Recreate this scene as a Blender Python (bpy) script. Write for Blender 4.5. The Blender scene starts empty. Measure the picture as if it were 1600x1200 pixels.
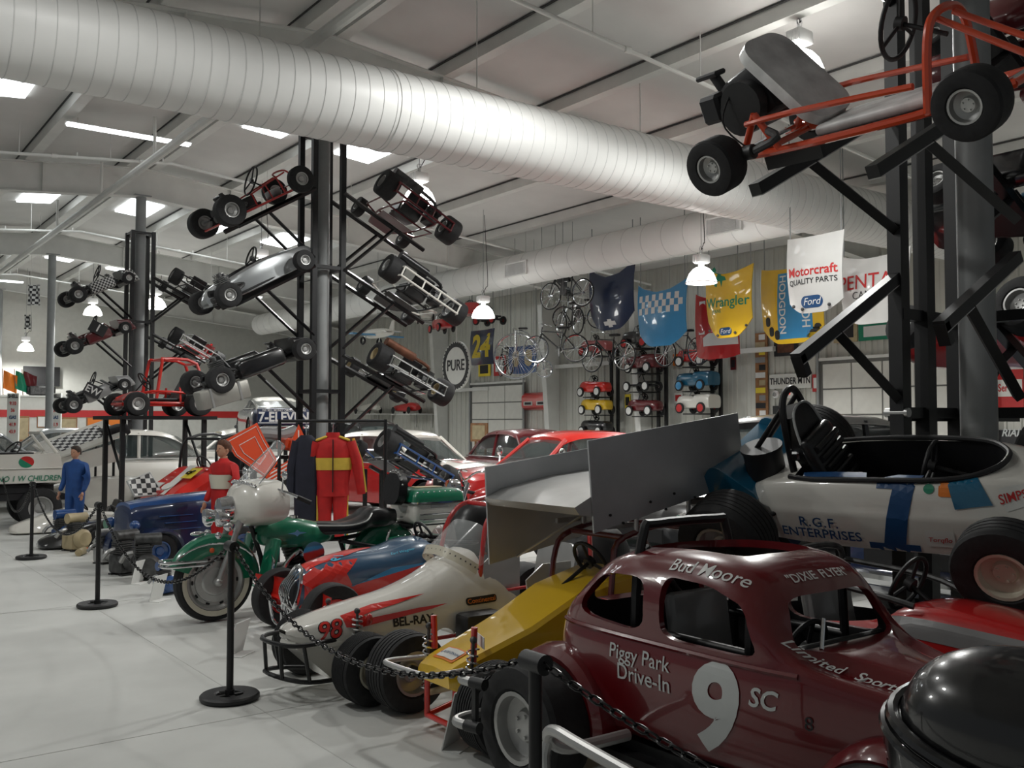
import bpy, bmesh, math, random
from mathutils import Vector, Matrix, Euler
from mathutils.bvhtree import BVHTree
random.seed(7)
PI = math.pi
R = math.radians
SC = bpy.context.scene
COL = SC.collection

# ---------------------------------------------------------------- camera, world, exposure
F = 1500.0            # focal length in pixels of the 1600 x 1200 frame
YAW = R(36.75)
PIT = math.atan(62 / F)
EYE = 1.65
cd = bpy.data.cameras.new('camera')
cd.sensor_width = 36
cd.lens = 36 * F / 1600
cd.clip_start = 0.05
cd.clip_end = 200
cam = bpy.data.objects.new('camera', cd)
COL.objects.link(cam)
cam.location = (0, 0, EYE)
cam.rotation_euler = (PI / 2 + PIT, 0, -YAW)
SC.camera = cam
W = bpy.data.worlds.new('world')
SC.world = W
W.use_nodes = True
W.node_tree.nodes['Background'].inputs[0].default_value = (0.93, 0.98, 1.0, 1)
W.node_tree.nodes['Background'].inputs[1].default_value = 0.10
SC.view_settings.view_transform = 'Standard'
SC.view_settings.look = 'None'
SC.view_settings.exposure = 0.3
SC.view_settings.gamma = 1.0
SC.view_settings.use_curve_mapping = False

# ---------------------------------------------------------------- helpers: pixels of the photograph to points of the place
def ray(px, py):
    x = (px - 800) / F; y = (600 - py) / F
    fy = math.cos(PIT) - y * math.sin(PIT); fz = math.sin(PIT) + y * math.cos(PIT)
    return (x * math.cos(YAW) + fy * math.sin(YAW), fy * math.cos(YAW) - x * math.sin(YAW), fz, fy)
def P(px, py, d):
    X, Y, z, f = ray(px, py); return Vector((X * d / f, Y * d / f, EYE + z * d / f))
def onx(px, py, x0):
    X, Y, z, f = ray(px, py); t = x0 / X; return Vector((x0, Y * t, EYE + z * t))
def ony(px, py, y0):
    X, Y, z, f = ray(px, py); t = y0 / Y; return Vector((X * t, y0, EYE + z * t))
def onz(px, py, z0):
    X, Y, z, f = ray(px, py); t = (z0 - EYE) / z; return Vector((X * t, Y * t, z0))

# ---------------------------------------------------------------- materials
def mat(name, col, rough=.5, metal=0., coat=0., var=.06, scale=6., bump=0., emit=None, es=1., alpha=1., trans=0., spec=None):
    m = bpy.data.materials.new(name); m.use_nodes = True
    nt = m.node_tree; b = nt.nodes['Principled BSDF']
    b.inputs['Roughness'].default_value = rough
    b.inputs['Metallic'].default_value = metal
    b.inputs['Coat Weight'].default_value = coat
    b.inputs['Coat Roughness'].default_value = .04
    b.inputs['Alpha'].default_value = alpha
    b.inputs['Transmission Weight'].default_value = trans
    if spec is not None: b.inputs['Specular IOR Level'].default_value = spec
    c = (*col, 1)
    if var:
        tc = nt.nodes.new('ShaderNodeTexCoord'); nz = nt.nodes.new('ShaderNodeTexNoise')
        nz.inputs['Scale'].default_value = scale; nz.inputs['Detail'].default_value = 5
        rp = nt.nodes.new('ShaderNodeValToRGB')
        rp.color_ramp.elements[0].position = .3; rp.color_ramp.elements[1].position = .7
        rp.color_ramp.elements[0].color = (*[x * (1 - var) for x in col], 1)
        rp.color_ramp.elements[1].color = (*[min(1, x * (1 + var)) for x in col], 1)
        nt.links.new(tc.outputs['Object'], nz.inputs['Vector']); nt.links.new(nz.outputs['Fac'], rp.inputs['Fac'])
        nt.links.new(rp.outputs['Color'], b.inputs['Base Color'])
        if bump:
            bp = nt.nodes.new('ShaderNodeBump'); bp.inputs['Strength'].default_value = bump; bp.inputs['Distance'].default_value = .01
            nt.links.new(nz.outputs['Fac'], bp.inputs['Height']); nt.links.new(bp.outputs['Normal'], b.inputs['Normal'])
    else:
        b.inputs['Base Color'].default_value = c
    if emit:
        b.inputs['Emission Color'].default_value = (*emit, 1); b.inputs['Emission Strength'].default_value = es
    return m
def checker(name, c1, c2, scale, rough=.4, ax=None):
    m = mat(name, c1, rough, var=0); nt = m.node_tree
    tc = nt.nodes.new('ShaderNodeTexCoord'); ck = nt.nodes.new('ShaderNodeTexChecker')
    ck.inputs['Color1'].default_value = (*c1, 1); ck.inputs['Color2'].default_value = (*c2, 1); ck.inputs['Scale'].default_value = scale
    if ax:
        vm = nt.nodes.new('ShaderNodeVectorMath'); vm.operation = 'MULTIPLY_ADD'; vm.inputs[1].default_value = [float(c in ax) for c in 'xyz']; vm.inputs[2].default_value = [.5 / scale] * 3
        nt.links.new(tc.outputs['Object'], vm.inputs[0]); nt.links.new(vm.outputs[0], ck.inputs['Vector'])
    else: nt.links.new(tc.outputs['Object'], ck.inputs['Vector'])
    nt.links.new(ck.outputs['Color'], nt.nodes['Principled BSDF'].inputs['Base Color'])
    return m
M = {}
def paint(n, c, **k): M[n] = mat('paint_' + n, c, **{**dict(rough=.28, coat=1., var=.04, scale=3), **k})
paint('maroon', (.125, .002, .005)); paint('red', (.50, .012, .012)); paint('brightred', (.68, .02, .012)); paint('orange', (.72, .075, .02))
paint('white', (.72, .70, .64)); paint('cream', (.66, .62, .50)); paint('yellow', (.80, .50, .02)); paint('blue', (.008, .06, .22))
paint('navy', (.008, .02, .07)); paint('steelblue', (.03, .085, .16)); paint('skyblue', (.04, .26, .52)); paint('green', (.004, .17, .085))
paint('black', (.006, .006, .007)); paint('silver', (.42, .44, .45), metal=.6, rough=.3); paint('tealblue', (.01, .12, .22)); paint('darkred', (.12, .008, .012))
paint('pink', (.5, .12, .12)); paint('grey', (.25, .25, .25), coat=.3)
M['rubber'] = mat('rubber', (.014, .014, .015), .75, scale=30, var=.3, bump=.15)
M['tube'] = mat('black_tube', (.006, .006, .007), .42, var=.2, scale=14)
M['blackmat'] = mat('black_plastic', (.012, .012, .013), .5, var=.2, scale=9)
M['leather'] = mat('black_leather', (.01, .01, .011), .32, var=.25, scale=18, bump=.12)
M['chrome'] = mat('chrome', (.75, .76, .78), .08, 1., var=.03)
M['alu'] = mat('brushed_aluminium', (.50, .50, .49), .36, .75, var=.12, scale=3)
M['alurim'] = mat('cast_aluminium', (.48, .48, .47), .42, .8, var=.1, scale=8)
M['castiron'] = mat('engine_metal', (.09, .09, .09), .5, .7, var=.4, scale=14, bump=.3)
M['rust'] = mat('brown_exhaust', (.14, .055, .03), .6, .4, var=.35, scale=9)
M['concrete'] = mat('painted_concrete', (.58, .585, .56), .55, var=.10, scale=1.3)
M['ceil'] = mat('ceiling_insulation', (.66, .65, .63), .85, var=.05, scale=1.2, bump=.3)
M['steelwhite'] = mat('white_painted_steel', (.70, .70, .67), .55, var=.05, scale=3)
M['steelgrey'] = mat('grey_column_paint', (.27, .28, .28), .5, var=.08, scale=5)
M['wall'] = mat('ribbed_wall_steel', (.55, .55, .50), .55, var=.05, scale=1.5)
M['wallwhite'] = mat('white_wall', (.62, .62, .58), .7, var=.04)
M['ductwhite'] = mat('white_duct_sheet', (.80, .80, .78), .45, var=.03, scale=2)
M['seam'] = mat('duct_seam', (.62, .62, .61), .5, var=.1)
M['door'] = mat('overhead_door_panel', (.68, .67, .62), .6, var=.04)
M['doorjoint'] = mat('door_joint', (.16, .16, .15), .7, var=.1)
M['glass'] = mat('clear_glass', (.9, .93, .93), .03, trans=1., var=0); M['glass'].node_tree.nodes['Principled BSDF'].inputs['IOR'].default_value = 1.08
M['plexi'] = mat('clear_plastic_screen', (.75, .78, .78), .12, var=0, alpha=.28)
M['wsglass'] = mat('windscreen_tint', (.06, .08, .08), .05, var=0, alpha=.55)
M['lampglass'] = mat('lamp_refractor', (.9, .9, .88), .3, var=0, emit=(1, .99, .95), es=9.0)
M['lampbody'] = mat('lamp_housing_enamel', (.85, .85, .84), .4, var=.02)
M['tubelight'] = mat('fluorescent_tube', (1, 1, 1), .4, var=0, emit=(.95, .98, 1), es=6.)
M['skylight'] = mat('skylight_panel', (1, 1, 1), .5, var=0, emit=(.93, .98, 1), es=4.)
M['paper'] = mat('white_card', (.74, .74, .72), .6, var=.03)
M['signwhite'] = mat('sign_white', (.70, .70, .66), .5, var=.03)
M['ink'] = mat('black_print', (.012, .012, .014), .5, var=.1)
M['inkred'] = mat('red_print', (.5, .02, .02), .5, var=.05)
M['inkwhite'] = mat('white_print', (.72, .72, .70), .5, var=.03)
M['inkgrey'] = mat('pale_grey_print', (.55, .57, .56), .45, var=.03)
M['inkblue'] = mat('blue_print', (.01, .06, .17), .45, var=.05)
M['inkyellow'] = mat('yellow_print', (.80, .62, .04), .5, var=.04)
M['inkorange'] = mat('orange_print', (.75, .2, .02), .5, var=.04)
M['inkgreen'] = mat('green_print', (.01, .22, .12), .5, var=.04)
M['inkcyan'] = mat('cyan_print', (.03, .4, .6), .5, var=.04)
M['suitred'] = mat('red_race_suit', (.50, .012, .012), .75, var=.15, scale=9, bump=.5)
M['suityellow'] = mat('yellow_suit_band', (.68, .46, .06), .75, var=.1, scale=9, bump=.4)
M['suitdark'] = mat('dark_suit_cloth', (.015, .016, .03), .8, var=.2, scale=9, bump=.4)
M['suitblue'] = mat('blue_suit_cloth', (.015, .07, .25), .75, var=.2, scale=9, bump=.4)
M['skin'] = mat('mannequin_skin', (.52, .27, .17), .5, var=.05)
M['hair'] = mat('brown_hair', (.09, .03, .012), .6, var=.4, scale=40, bump=.4)
M['hairdark'] = mat('dark_hair', (.03, .018, .01), .6, var=.4, scale=40, bump=.4)
M['wood'] = mat('varnished_wood', (.28, .13, .05), .5, var=.3, scale=5)
M['orangeplastic'] = mat('orange_plastic', (.7, .12, .03), .5, var=.05)
M['checkbw'] = checker('black_white_check', (.72, .72, .70), (.012, .012, .014), 14, ax='xz')
M['checkxy'] = checker('black_white_check_flat', (.72, .72, .70), (.012, .012, .014), 14, ax='xy')
M['checkfine'] = checker('fine_black_white_check', (.6, .6, .58), (.02, .02, .02), 26)
M['tan'] = mat('tan_engine_paint', (.42, .34, .2), .5, var=.15)

# ---------------------------------------------------------------- mesh helpers; a shape is (verts, faces)
def join(*s):
    V = []; Fc = []
    for v, f in s:
        o = len(V); V += [tuple(p) for p in v]; Fc += [tuple(i + o for i in q) for q in f]
    return V, Fc
def T(s, loc=(0, 0, 0), rot=(0, 0, 0), sc=(1, 1, 1)):
    m = Matrix.LocRotScale(Vector(loc), Euler(rot), Vector(sc))
    return [tuple(m @ Vector(p)) for p in s[0]], s[1]
def mir(s, ax=1):
    return [tuple(-c if i == ax else c for i, c in enumerate(p)) for p in s[0]], [tuple(reversed(f)) for f in s[1]]
def box(sx, sy, sz, c=(0, 0, 0), bev=0, seg=1):
    if not bev:
        x, y, z = sx / 2, sy / 2, sz / 2; a, b, d = c
        return ([(a - x, b - y, d - z), (a + x, b - y, d - z), (a + x, b + y, d - z), (a - x, b + y, d - z),
                 (a - x, b - y, d + z), (a + x, b - y, d + z), (a + x, b + y, d + z), (a - x, b + y, d + z)],
                [(0, 3, 2, 1), (4, 5, 6, 7), (0, 1, 5, 4), (1, 2, 6, 5), (2, 3, 7, 6), (3, 0, 4, 7)])
    bm = bmesh.new(); bmesh.ops.create_cube(bm, size=1)
    for v in bm.verts: v.co = (v.co.x * sx, v.co.y * sy, v.co.z * sz)
    bmesh.ops.bevel(bm, geom=bm.edges[:], offset=bev, segments=seg, profile=.5, affect='EDGES')
    bm.verts.index_update()
    r = ([(v.co.x + c[0], v.co.y + c[1], v.co.z + c[2]) for v in bm.verts], [tuple(v.index for v in f.verts) for f in bm.faces]); bm.free()
    return r
def loft(loops, caps=True, closed=True):
    n = len(loops[0]); V = [tuple(p) for l in loops for p in l]; Fc = []
    for i in range(len(loops) - 1):
        for j in range(n if closed else n - 1):
            k = (j + 1) % n; Fc.append((i * n + j, i * n + k, (i + 1) * n + k, (i + 1) * n + j))
    if caps and closed: Fc += [tuple(range(n))[::-1], tuple(range((len(loops) - 1) * n, len(loops) * n))]
    return V, Fc
def frame(d):
    d = Vector(d).normalized(); u = Vector((0, 0, 1)) if abs(d.z) < .9 else Vector((1, 0, 0))
    a = d.cross(u).normalized(); return a, a.cross(d).normalized()
def ring(c, r, a, b, n): return [Vector(c) + a * (r * math.cos(2 * PI * i / n)) + b * (r * math.sin(2 * PI * i / n)) for i in range(n)]
def cyl(p, q, r, r2=None, n=12):
    p = Vector(p); q = Vector(q); a, b = frame(q - p)
    return loft([ring(p, r, a, b, n), ring(q, r if r2 is None else r2, a, b, n)])
def cat(pts, k, closed=False):
    pts = [Vector(p) for p in pts]; n = len(pts); out = []
    for i in range(n if closed else n - 1):
        g = lambda j: pts[j % n] if closed else pts[max(0, min(n - 1, j))]
        p0, p1, p2, p3 = g(i - 1), g(i), g(i + 1), g(i + 2)
        for s in range(k):
            t = s / k; out.append(.5 * ((2 * p1) + (p2 - p0) * t + (2 * p0 - 5 * p1 + 4 * p2 - p3) * t * t + (3 * p1 - p0 - 3 * p2 + p3) * t ** 3))
    if not closed: out.append(pts[-1])
    return out
def tube(pts, r, n=8, closed=False, sub=0):
    pts = cat(pts, sub, closed) if sub else [Vector(p) for p in pts]
    m = len(pts); L = []; a = None
    for i in range(m):
        d = (pts[(i + 1) % m] - pts[i - 1]) if (closed or 0 < i < m - 1) else (pts[1] - pts[0] if i == 0 else pts[-1] - pts[-2])
        d = d.normalized() if d.length > 1e-9 else Vector((0, 0, 1))
        if a is None: a, _ = frame(d)
        a = (a - d * a.dot(d)); a = a.normalized() if a.length > 1e-6 else frame(d)[0]
        L.append(ring(pts[i], r[i] if isinstance(r, (list, tuple)) else r, a, a.cross(d), n))
    if closed: return loft(L + [L[0]], caps=False)
    return loft(L)
def lathe(prof, n=24, axis='z'):
    L = [[(r * math.cos(2 * PI * i / n), r * math.sin(2 * PI * i / n), z) for i in range(n)] for r, z in prof]
    v, f = loft(L, caps=prof[0][0] > 1e-5 and False)
    if axis == 'y': v = [(x, z, y) for x, y, z in v]
    if axis == 'x': v = [(z, x, y) for x, y, z in v]
    return v, f
def prism(poly, h, axis='z', c=0.):
    def q(p, t):
        return (p[0], p[1], t) if axis == 'z' else ((p[0], t, p[1]) if axis == 'y' else (t, p[0], p[1]))
    return loft([[q(p, c - h / 2) for p in poly], [q(p, c + h / 2) for p in poly]])
def ball(c, r, n=16, m=10, sc=(1, 1, 1)):
    L = [[(c[0] + sc[0] * r * math.sin(PI * i / m) * math.cos(2 * PI * j / n), c[1] + sc[1] * r * math.sin(PI * i / m) * math.sin(2 * PI * j / n), c[2] + sc[2] * r * math.cos(PI * i / m)) for j in range(n)] for i in range(m + 1)]
    return loft(L, caps=False)
def torus(Rr, r, n=24, m=8, c=(0, 0, 0), axis='z'):
    pts = [(Rr * math.cos(2 * PI * i / n), Rr * math.sin(2 * PI * i / n), 0) for i in range(n)]
    v, f = tube(pts, r, m, closed=True)
    if axis == 'y': v = [(x, z, y) for x, y, z in v]
    if axis == 'x': v = [(z, x, y) for x, y, z in v]
    return [(x + c[0], y + c[1], z + c[2]) for x, y, z in v], f
def rrect(w, h, r, n=4, cx=0, cy=0):
    o = []
    for k, (sx, sy) in enumerate(((1, 1), (-1, 1), (-1, -1), (1, -1))):
        for i in range(n + 1):
            a = PI / 2 * k + PI / 2 * i / n; o.append((cx + sx * (w / 2 - r) + r * math.cos(a), cy + sy * (h / 2 - r) + r * math.sin(a)))
    return o
def superel(cy, cz, hw, hh, e=2.6, n=20, top=1., bot=1.):
    o = []
    for i in range(n):
        a = 2 * PI * i / n; c, s = math.cos(a), math.sin(a)
        o.append((cy + hw * math.copysign(abs(c) ** (2 / e), c), cz + hh * math.copysign(abs(s) ** (2 / e), s) * (top if s > 0 else bot)))
    return o
def mesh(name, s, m, smooth=35):
    bm = bmesh.new(); vs = [bm.verts.new(p) for p in s[0]]
    for f in s[1]:
        try: bm.faces.new([vs[i] for i in f])
        except ValueError: pass
    bmesh.ops.remove_doubles(bm, verts=bm.verts[:], dist=1e-5)
    bmesh.ops.recalc_face_normals(bm, faces=bm.faces[:])
    me = bpy.data.meshes.new(name); bm.to_mesh(me); bm.free()
    if smooth:
        me.shade_smooth(); me.set_sharp_from_angle(angle=R(smooth))
    if isinstance(m, str): m = M[m]
    me.materials.append(m)
    return me
def link(name, me, parent=None, loc=(0, 0, 0), rot=(0, 0, 0), sc=None):
    o = bpy.data.objects.new(name, me); COL.objects.link(o)
    o.location = loc; o.rotation_euler = rot
    if sc: o.scale = sc
    if parent: o.parent = parent
    return o
def part(name, s, m, parent=None, smooth=35, loc=(0, 0, 0), rot=(0, 0, 0), label=None):
    o = link(name, mesh(name, s, m, smooth), parent, loc, rot)
    if label: o['label'] = label
    return o
def tag(o, label, cat_, group=None):
    o['label'] = label; o['category'] = cat_
    if group: o['group'] = group
    return o
def thing(name, label, cat_, loc=(0, 0, 0), rot=0, group=None):
    o = bpy.data.objects.new(name, None); COL.objects.link(o); o.empty_display_size = .1
    o.location = loc; o.rotation_euler = rot if isinstance(rot, (tuple, Euler)) else (0, 0, rot)
    return tag(o, label, cat_, group)
def struct(name, s, m, smooth=35, parent=None):
    o = part(name, s, m, parent, smooth)
    if not parent: o['kind'] = 'structure'
    return o
def boolean(s, cutters, m, name, parent=None, smooth=35):
    o = part(name, s, m, parent, smooth)
    tmp = []
    for c in cutters:
        cm = m
        if len(c) == 3: cm = c[2]; c = c[:2]
        k = part('cutter', c, cm, None, 0); tmp.append(k)
        md = o.modifiers.new('b', 'BOOLEAN'); md.operation = 'DIFFERENCE'; md.solver = 'EXACT'; md.material_mode = 'TRANSFER'; md.object = k
        if parent: k.parent = parent
    dg = bpy.context.evaluated_depsgraph_get(); dg.update()
    me = bpy.data.meshes.new_from_object(o.evaluated_get(dg))
    o.modifiers.clear(); old = o.data; o.data = me; bpy.data.meshes.remove(old)
    for k in tmp:
        d = k.data; bpy.data.objects.remove(k); bpy.data.meshes.remove(d)
    me.shade_smooth(); me.set_sharp_from_angle(angle=R(smooth))
    return o
def text_shape(s, size=1., bold=0., shear=0., spacing=1., align='CENTER', ext=.003, xs=1., res=3):
    cu = bpy.data.curves.new('t', 'FONT'); cu.body = s; cu.size = size; cu.offset = bold * size; cu.shear = shear
    cu.space_character = spacing; cu.align_x = align; cu.align_y = 'CENTER'; cu.extrude = ext; cu.resolution_u = res
    o = bpy.data.objects.new('t', cu); COL.objects.link(o)
    dg = bpy.context.evaluated_depsgraph_get(); dg.update()
    me = bpy.data.meshes.new_from_object(o.evaluated_get(dg))
    r = ([(v.co.x * xs, v.co.y, v.co.z) for v in me.vertices], [tuple(p.vertices) for p in me.polygons])
    bpy.data.objects.remove(o); bpy.data.curves.remove(cu); bpy.data.meshes.remove(me)
    return r
def lettering(s, size, m, parent, loc, rot, name='lettering', **k):
    return part(name, text_shape(s, size, **k), m, parent, 0, loc, rot)
def bvh(o):
    me = o.data; return BVHTree.FromPolygons([v.co.copy() for v in me.vertices], [tuple(p.vertices) for p in me.polygons])
def dense(s, L=.04, n=4):
    bm = bmesh.new(); vs = [bm.verts.new(p) for p in s[0]]
    for f in s[1]:
        try: bm.faces.new([vs[i] for i in f])
        except ValueError: pass
    bm.normal_update(); bmesh.ops.triangulate(bm, faces=bm.faces[:])
    for _ in range(n):
        e = [e for e in bm.edges if e.calc_length() > L]
        if not e: break
        bmesh.ops.subdivide_edges(bm, edges=e, cuts=1); bmesh.ops.triangulate(bm, faces=bm.faces[:])
    bm.verts.index_update()
    r = ([tuple(v.co) for v in bm.verts], [tuple(v.index for v in q.verts) for q in bm.faces]); bm.free(); return r
def wrap(s, target, origin, ex, ey, d, off=.003):
    """lay a flat shape (x, y, z thickness) onto the target mesh: cast along d from origin + x ex + y ey"""
    t = target if isinstance(target, BVHTree) else bvh(target)
    ex, ey, d, origin = Vector(ex), Vector(ey), Vector(d).normalized(), Vector(origin)
    V = []
    for x, y, z in s[0]:
        p = origin + ex * x + ey * y; hit = t.ray_cast(p, d)
        q = hit[0] if hit[0] is not None else p + d * .3
        n = -d
        V.append(tuple(q + n * (off + (z if z > 0 else 0))))
    return V, s[1]
def grid(poly_fn, nx, ny):
    """a flat sheet of nx by ny cells, poly_fn(u, v) -> point"""
    V = [poly_fn(i / nx, j / ny) for j in range(ny + 1) for i in range(nx + 1)]
    return V, [(j * (nx + 1) + i, j * (nx + 1) + i + 1, (j + 1) * (nx + 1) + i + 1, (j + 1) * (nx + 1) + i) for j in range(ny) for i in range(nx)]
def flat(poly):
    """subdivided flat polygon for decals"""
    bm = bmesh.new(); f = bm.faces.new([bm.verts.new((x, y, 0)) for x, y in poly])
    bm.normal_update(); bmesh.ops.triangulate(bm, faces=bm.faces[:])
    for _ in range(3): bmesh.ops.subdivide_edges(bm, edges=[e for e in bm.edges if e.calc_length() > .05], cuts=1, use_grid_fill=False); bmesh.ops.triangulate(bm, faces=bm.faces[:])
    bm.verts.index_update()
    r = ([tuple(v.co) for v in bm.verts], [tuple(v.index for v in q.verts) for q in bm.faces]); bm.free(); return r
_wc = {}
def wheel(parent, loc, rad, w, rim=.55, rm='alurim', rotz=0., rot=None, tread=0, whitewall=False, name='tyre'):
    """tyre (axle along local y) with its rim as a sub-part"""
    key = (round(rad, 3), round(w, 3), rim, rm, tread, whitewall)
    if key not in _wc:
        rr = rad * rim; h = w / 2
        pr = [(rr, -h * .8), (rr * 1.12, -h * .98), ((rr + rad) / 2, -h * 1.04), (rad * .95, -h * .93), (rad * .99, -h * .75)]
        k = 3 if tread == 0 else tread
        for i in range(k):
            a = -h * .72 + (1.44 * h) * i / k; b = -h * .72 + 1.44 * h * (i + 1) / k
            if tread: pr += [(rad, a + .003), (rad, b - .006), (rad * .972, b - .005), (rad * .972, b + .001)]
            else: pr += [(rad, a)]
        pr += [(rad * .99, h * .75), (rad * .95, h * .93), ((rr + rad) / 2, h * 1.04), (rr * 1.12, h * .98), (rr, h * .8)]
        ty = mesh('tyre', lathe(pr + [pr[0]], 36, 'y'), 'rubber', 30)
        q = []
        for s in (1, -1):
            q.append(lathe([(rr * 1.03, s * h * .86), (rr * 1.03, s * h * .92), (rr * .9, s * h * .9), (rr * .86, s * h * .45), (rr * .5, s * h * .3), (rr * .42, s * h * .5), (rr * .2, s * h * .52), (0.0001, s * h * .52)], 28, 'y'))
        for i in range(5):
            a = 2 * PI * i / 5
            q.append(T(cyl((0, -h * .6, 0), (0, h * .6, 0), rr * .06, n=6), (rr * .31 * math.cos(a), 0, rr * .31 * math.sin(a))))
        ri = mesh('rim', join(*q), rm, 30)
        ww = mesh('whitewall', join(lathe([(rr * 1.1, h * .99), (rr * 1.32, h * 1.06)], 36, 'y'), lathe([(rr * 1.1, -h * .99), (rr * 1.32, -h * 1.06)], 36, 'y')), 'cream', 30) if whitewall else None
        _wc[key] = (ty, ri, ww)
    ty, ri, ww = _wc[key]
    o = link(name, ty, parent, loc, rot if rot else (0, 0, rotz)); link('rim', ri, o)
    if ww: link('whitewall', ww, o)
    return o
# ================================================================ the building
XW, YF, YN = 20.0, 41.0, -5.0        # ribbed side wall, far wall, near end
RX = 6.0                             # ridge and column line
def zc(x): return 7.5 - .095 * abs(x - RX)
floor = struct('floor', box(30, 50, .2, (7, 18, -.1)), 'concrete')
jm = mat('floor_joint', (.50, .50, .48), .7, var=.1)
js = [box(30, .008, .002, (7, y, .0005)) for y in (1.2, 5.3, 9.4, 13.5, 17.6, 21.7)] + [box(.008, 50, .002, (x, 18, .0005)) for x in (-1.6, 2.2, 6., 9.8)]
for s in js: part('saw_cut_joint', s, jm, floor, 0)
for sgn in (-1, 1):
    x1 = -8 if sgn < 0 else XW
    prof = [(RX, zc(RX)), (x1, zc(x1)), (x1, zc(x1) + .1), (RX, zc(RX) + .1)]
    c = struct('ceiling', prism(prof, YF - YN, 'y', (YF + YN) / 2), 'ceil', 0)
    if sgn < 0: CE2 = c
    else: CE = c
PX = [-4.9, -2.7, -.6, 1.6, 3.75, 5.75, 6.25, 8.1, 10.2, 12.35, 14.5, 16.65, 18.75]
pm = mesh('purlin', join(box(.19, YF - YN, .035, (0, (YF + YN) / 2, -.2)), box(.035, YF - YN, .2, (-.08, (YF + YN) / 2, -.1))), 'steelwhite', 0)
gm = mesh('gap_shadow', box(.03, YF - YN, .02, (-.115, (YF + YN) / 2, -.012)), mat('gap_shade', (.07, .07, .07), .9, var=.1), 0)  # dark strip standing in for the shadow line where purlin meets insulation
for x in PX:
    o = link('purlin', pm, CE2 if x < 6 else CE, (x, 0, zc(x))); link('gap_shadow', gm, o)
FY = [3.1, 12.6, 21.7, 30.8, 39.9]
def rafter(x0, x1):
    p = lambda x, d: zc(x) - .22 - d
    dep = lambda x: .62
    web = prism([(x0, p(x0, 0)), (x1, p(x1, 0)), (x1, p(x1, dep(x1))), (x0, p(x0, dep(x0)))], .02, 'y')
    f1 = prism([(x0, p(x0, 0)), (x1, p(x1, 0)), (x1, p(x1, .02)), (x0, p(x0, .02))], .22, 'y')
    f2 = prism([(x0, p(x0, dep(x0))), (x1, p(x1, dep(x1))), (x1, p(x1, dep(x1) + .02)), (x0, p(x0, dep(x0) + .02))], .22, 'y')
    st = [box(.015, .2, .6, (x, 0, p(x, .31))) for x in ([8, 11, 14, 17] if x1 > 6 else [4, 0])]
    return join(web, f1, f2, *st)
r1 = mesh('rafter', rafter(RX, XW), 'steelwhite', 0); r2 = mesh('rafter', rafter(-8, RX), 'steelwhite', 0)
for y in FY:
    link('rafter', r1, CE, (0, y, 0)); link('rafter', r2, CE2, (0, y, 0))
ctop = zc(RX) - .22 - .62
colm = mesh('column', join(cyl((0, 0, 0), (0, 0, ctop - .02), .11, n=28), box(.36, .36, .02, (0, 0, ctop - .01)), box(.36, .36, .02, (0, 0, .01))), 'steelgrey')
for y, l in zip(FY, ('nearest grey round steel column at the right edge, cut off by the frame', 'grey round column carrying the rack of silver and white karts', 'grey round column carrying the rack of chequered karts', 'slim grey column left of the chequered kart rack', 'farthest grey column at the left edge')):
    tag(link('column', colm, None, (RX, y, 0)), l, 'column', 'roof columns')
# flange reinforcing strips behind the second column (it reads as a doubled post)
# ---- ribbed side wall
wall = struct('wall_right', box(.1, YF - YN, 7, (XW + .11, (YF + YN) / 2, 3.5)), 'wall', 0)
W_ = .92; pr = [(0, 0)]
for k in range(3):
    a = .04 + k * .307; pr += [(a, 0), (a + .02, -.035), (a + .06, -.035), (a + .08, 0), (a + .18, 0), (a + .185, -.008), (a + .2, -.008), (a + .205, 0)]
pr += [(W_ - .004, 0)]
pn = mesh('wall_panel', loft([[(y - 0, x, 0) for x, y in pr], [(y, x, zc(XW)) for x, y in pr]], caps=False, closed=False), 'wall', 0)
k = 0
y = YN
while y < YF - .5:
    link('wall_panel', pn, wall, (XW + .05, y, 0)); y += W_
# tapered frame columns standing off the wall
fcol = mesh('trim_column', prism([(0, 0), (-.32, 0), (-.75, 5.5), (0, 5.6)], .22, 'y'), 'steelwhite', 0)
for i, y in enumerate((24.3, 20.1, 12.6 - 2.5, 31.)):
    o = link('trim_%d' % (i + 1), fcol, None, (XW, y, 0)); o['kind'] = 'structure'
for i, (y, z, w) in enumerate(((22.6, 3.5, 3.4), (13.2 + 3.1, 3.55, 1.6), (30.0, 2.9, 4.))):
    o = struct('trim_%d' % (10 + i), box(.12, w, .12, (XW - .12, y, z)), 'steelwhite', 0)
# overhead doors made of panels
def odoor(n, y0, y1, zt, rows, cols):
    d = struct('door_%d' % n, box(.05, y1 - y0 + .2, zt + .1, (XW - .06, (y0 + y1) / 2, zt / 2 + .05)), 'doorjoint', 0)
    w = (y1 - y0) / cols; h = zt / rows
    pmesh = mesh('door_panel', box(.04, w - .035, h - .035, (0, 0, 0), .008), 'door')
    for r in range(rows):
        for c in range(cols): link('door_panel', pmesh, d, (XW - .09, y0 + w * (c + .5), h * (r + .5)))
    part('door_header', box(.06, y1 - y0 + .3, .07, (XW - .11, (y0 + y1) / 2, zt + .1)), 'steelwhite', d, 0)
    for yy in (y0 - .1, y1 + .1): part('door_track', box(.05, .06, zt + .9, (XW - .13, yy, zt / 2 + .45)), 'steelgrey', d, 0)
odoor(1, 26.05, 29.1, 3.0, 5, 3)
odoor(2, 10.9, 14.1, 3.1, 5, 4)
d = struct('door_3', box(.06, 1., 2.1, (XW - .05, 15.1, 1.05)), 'blackmat', 0)
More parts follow.
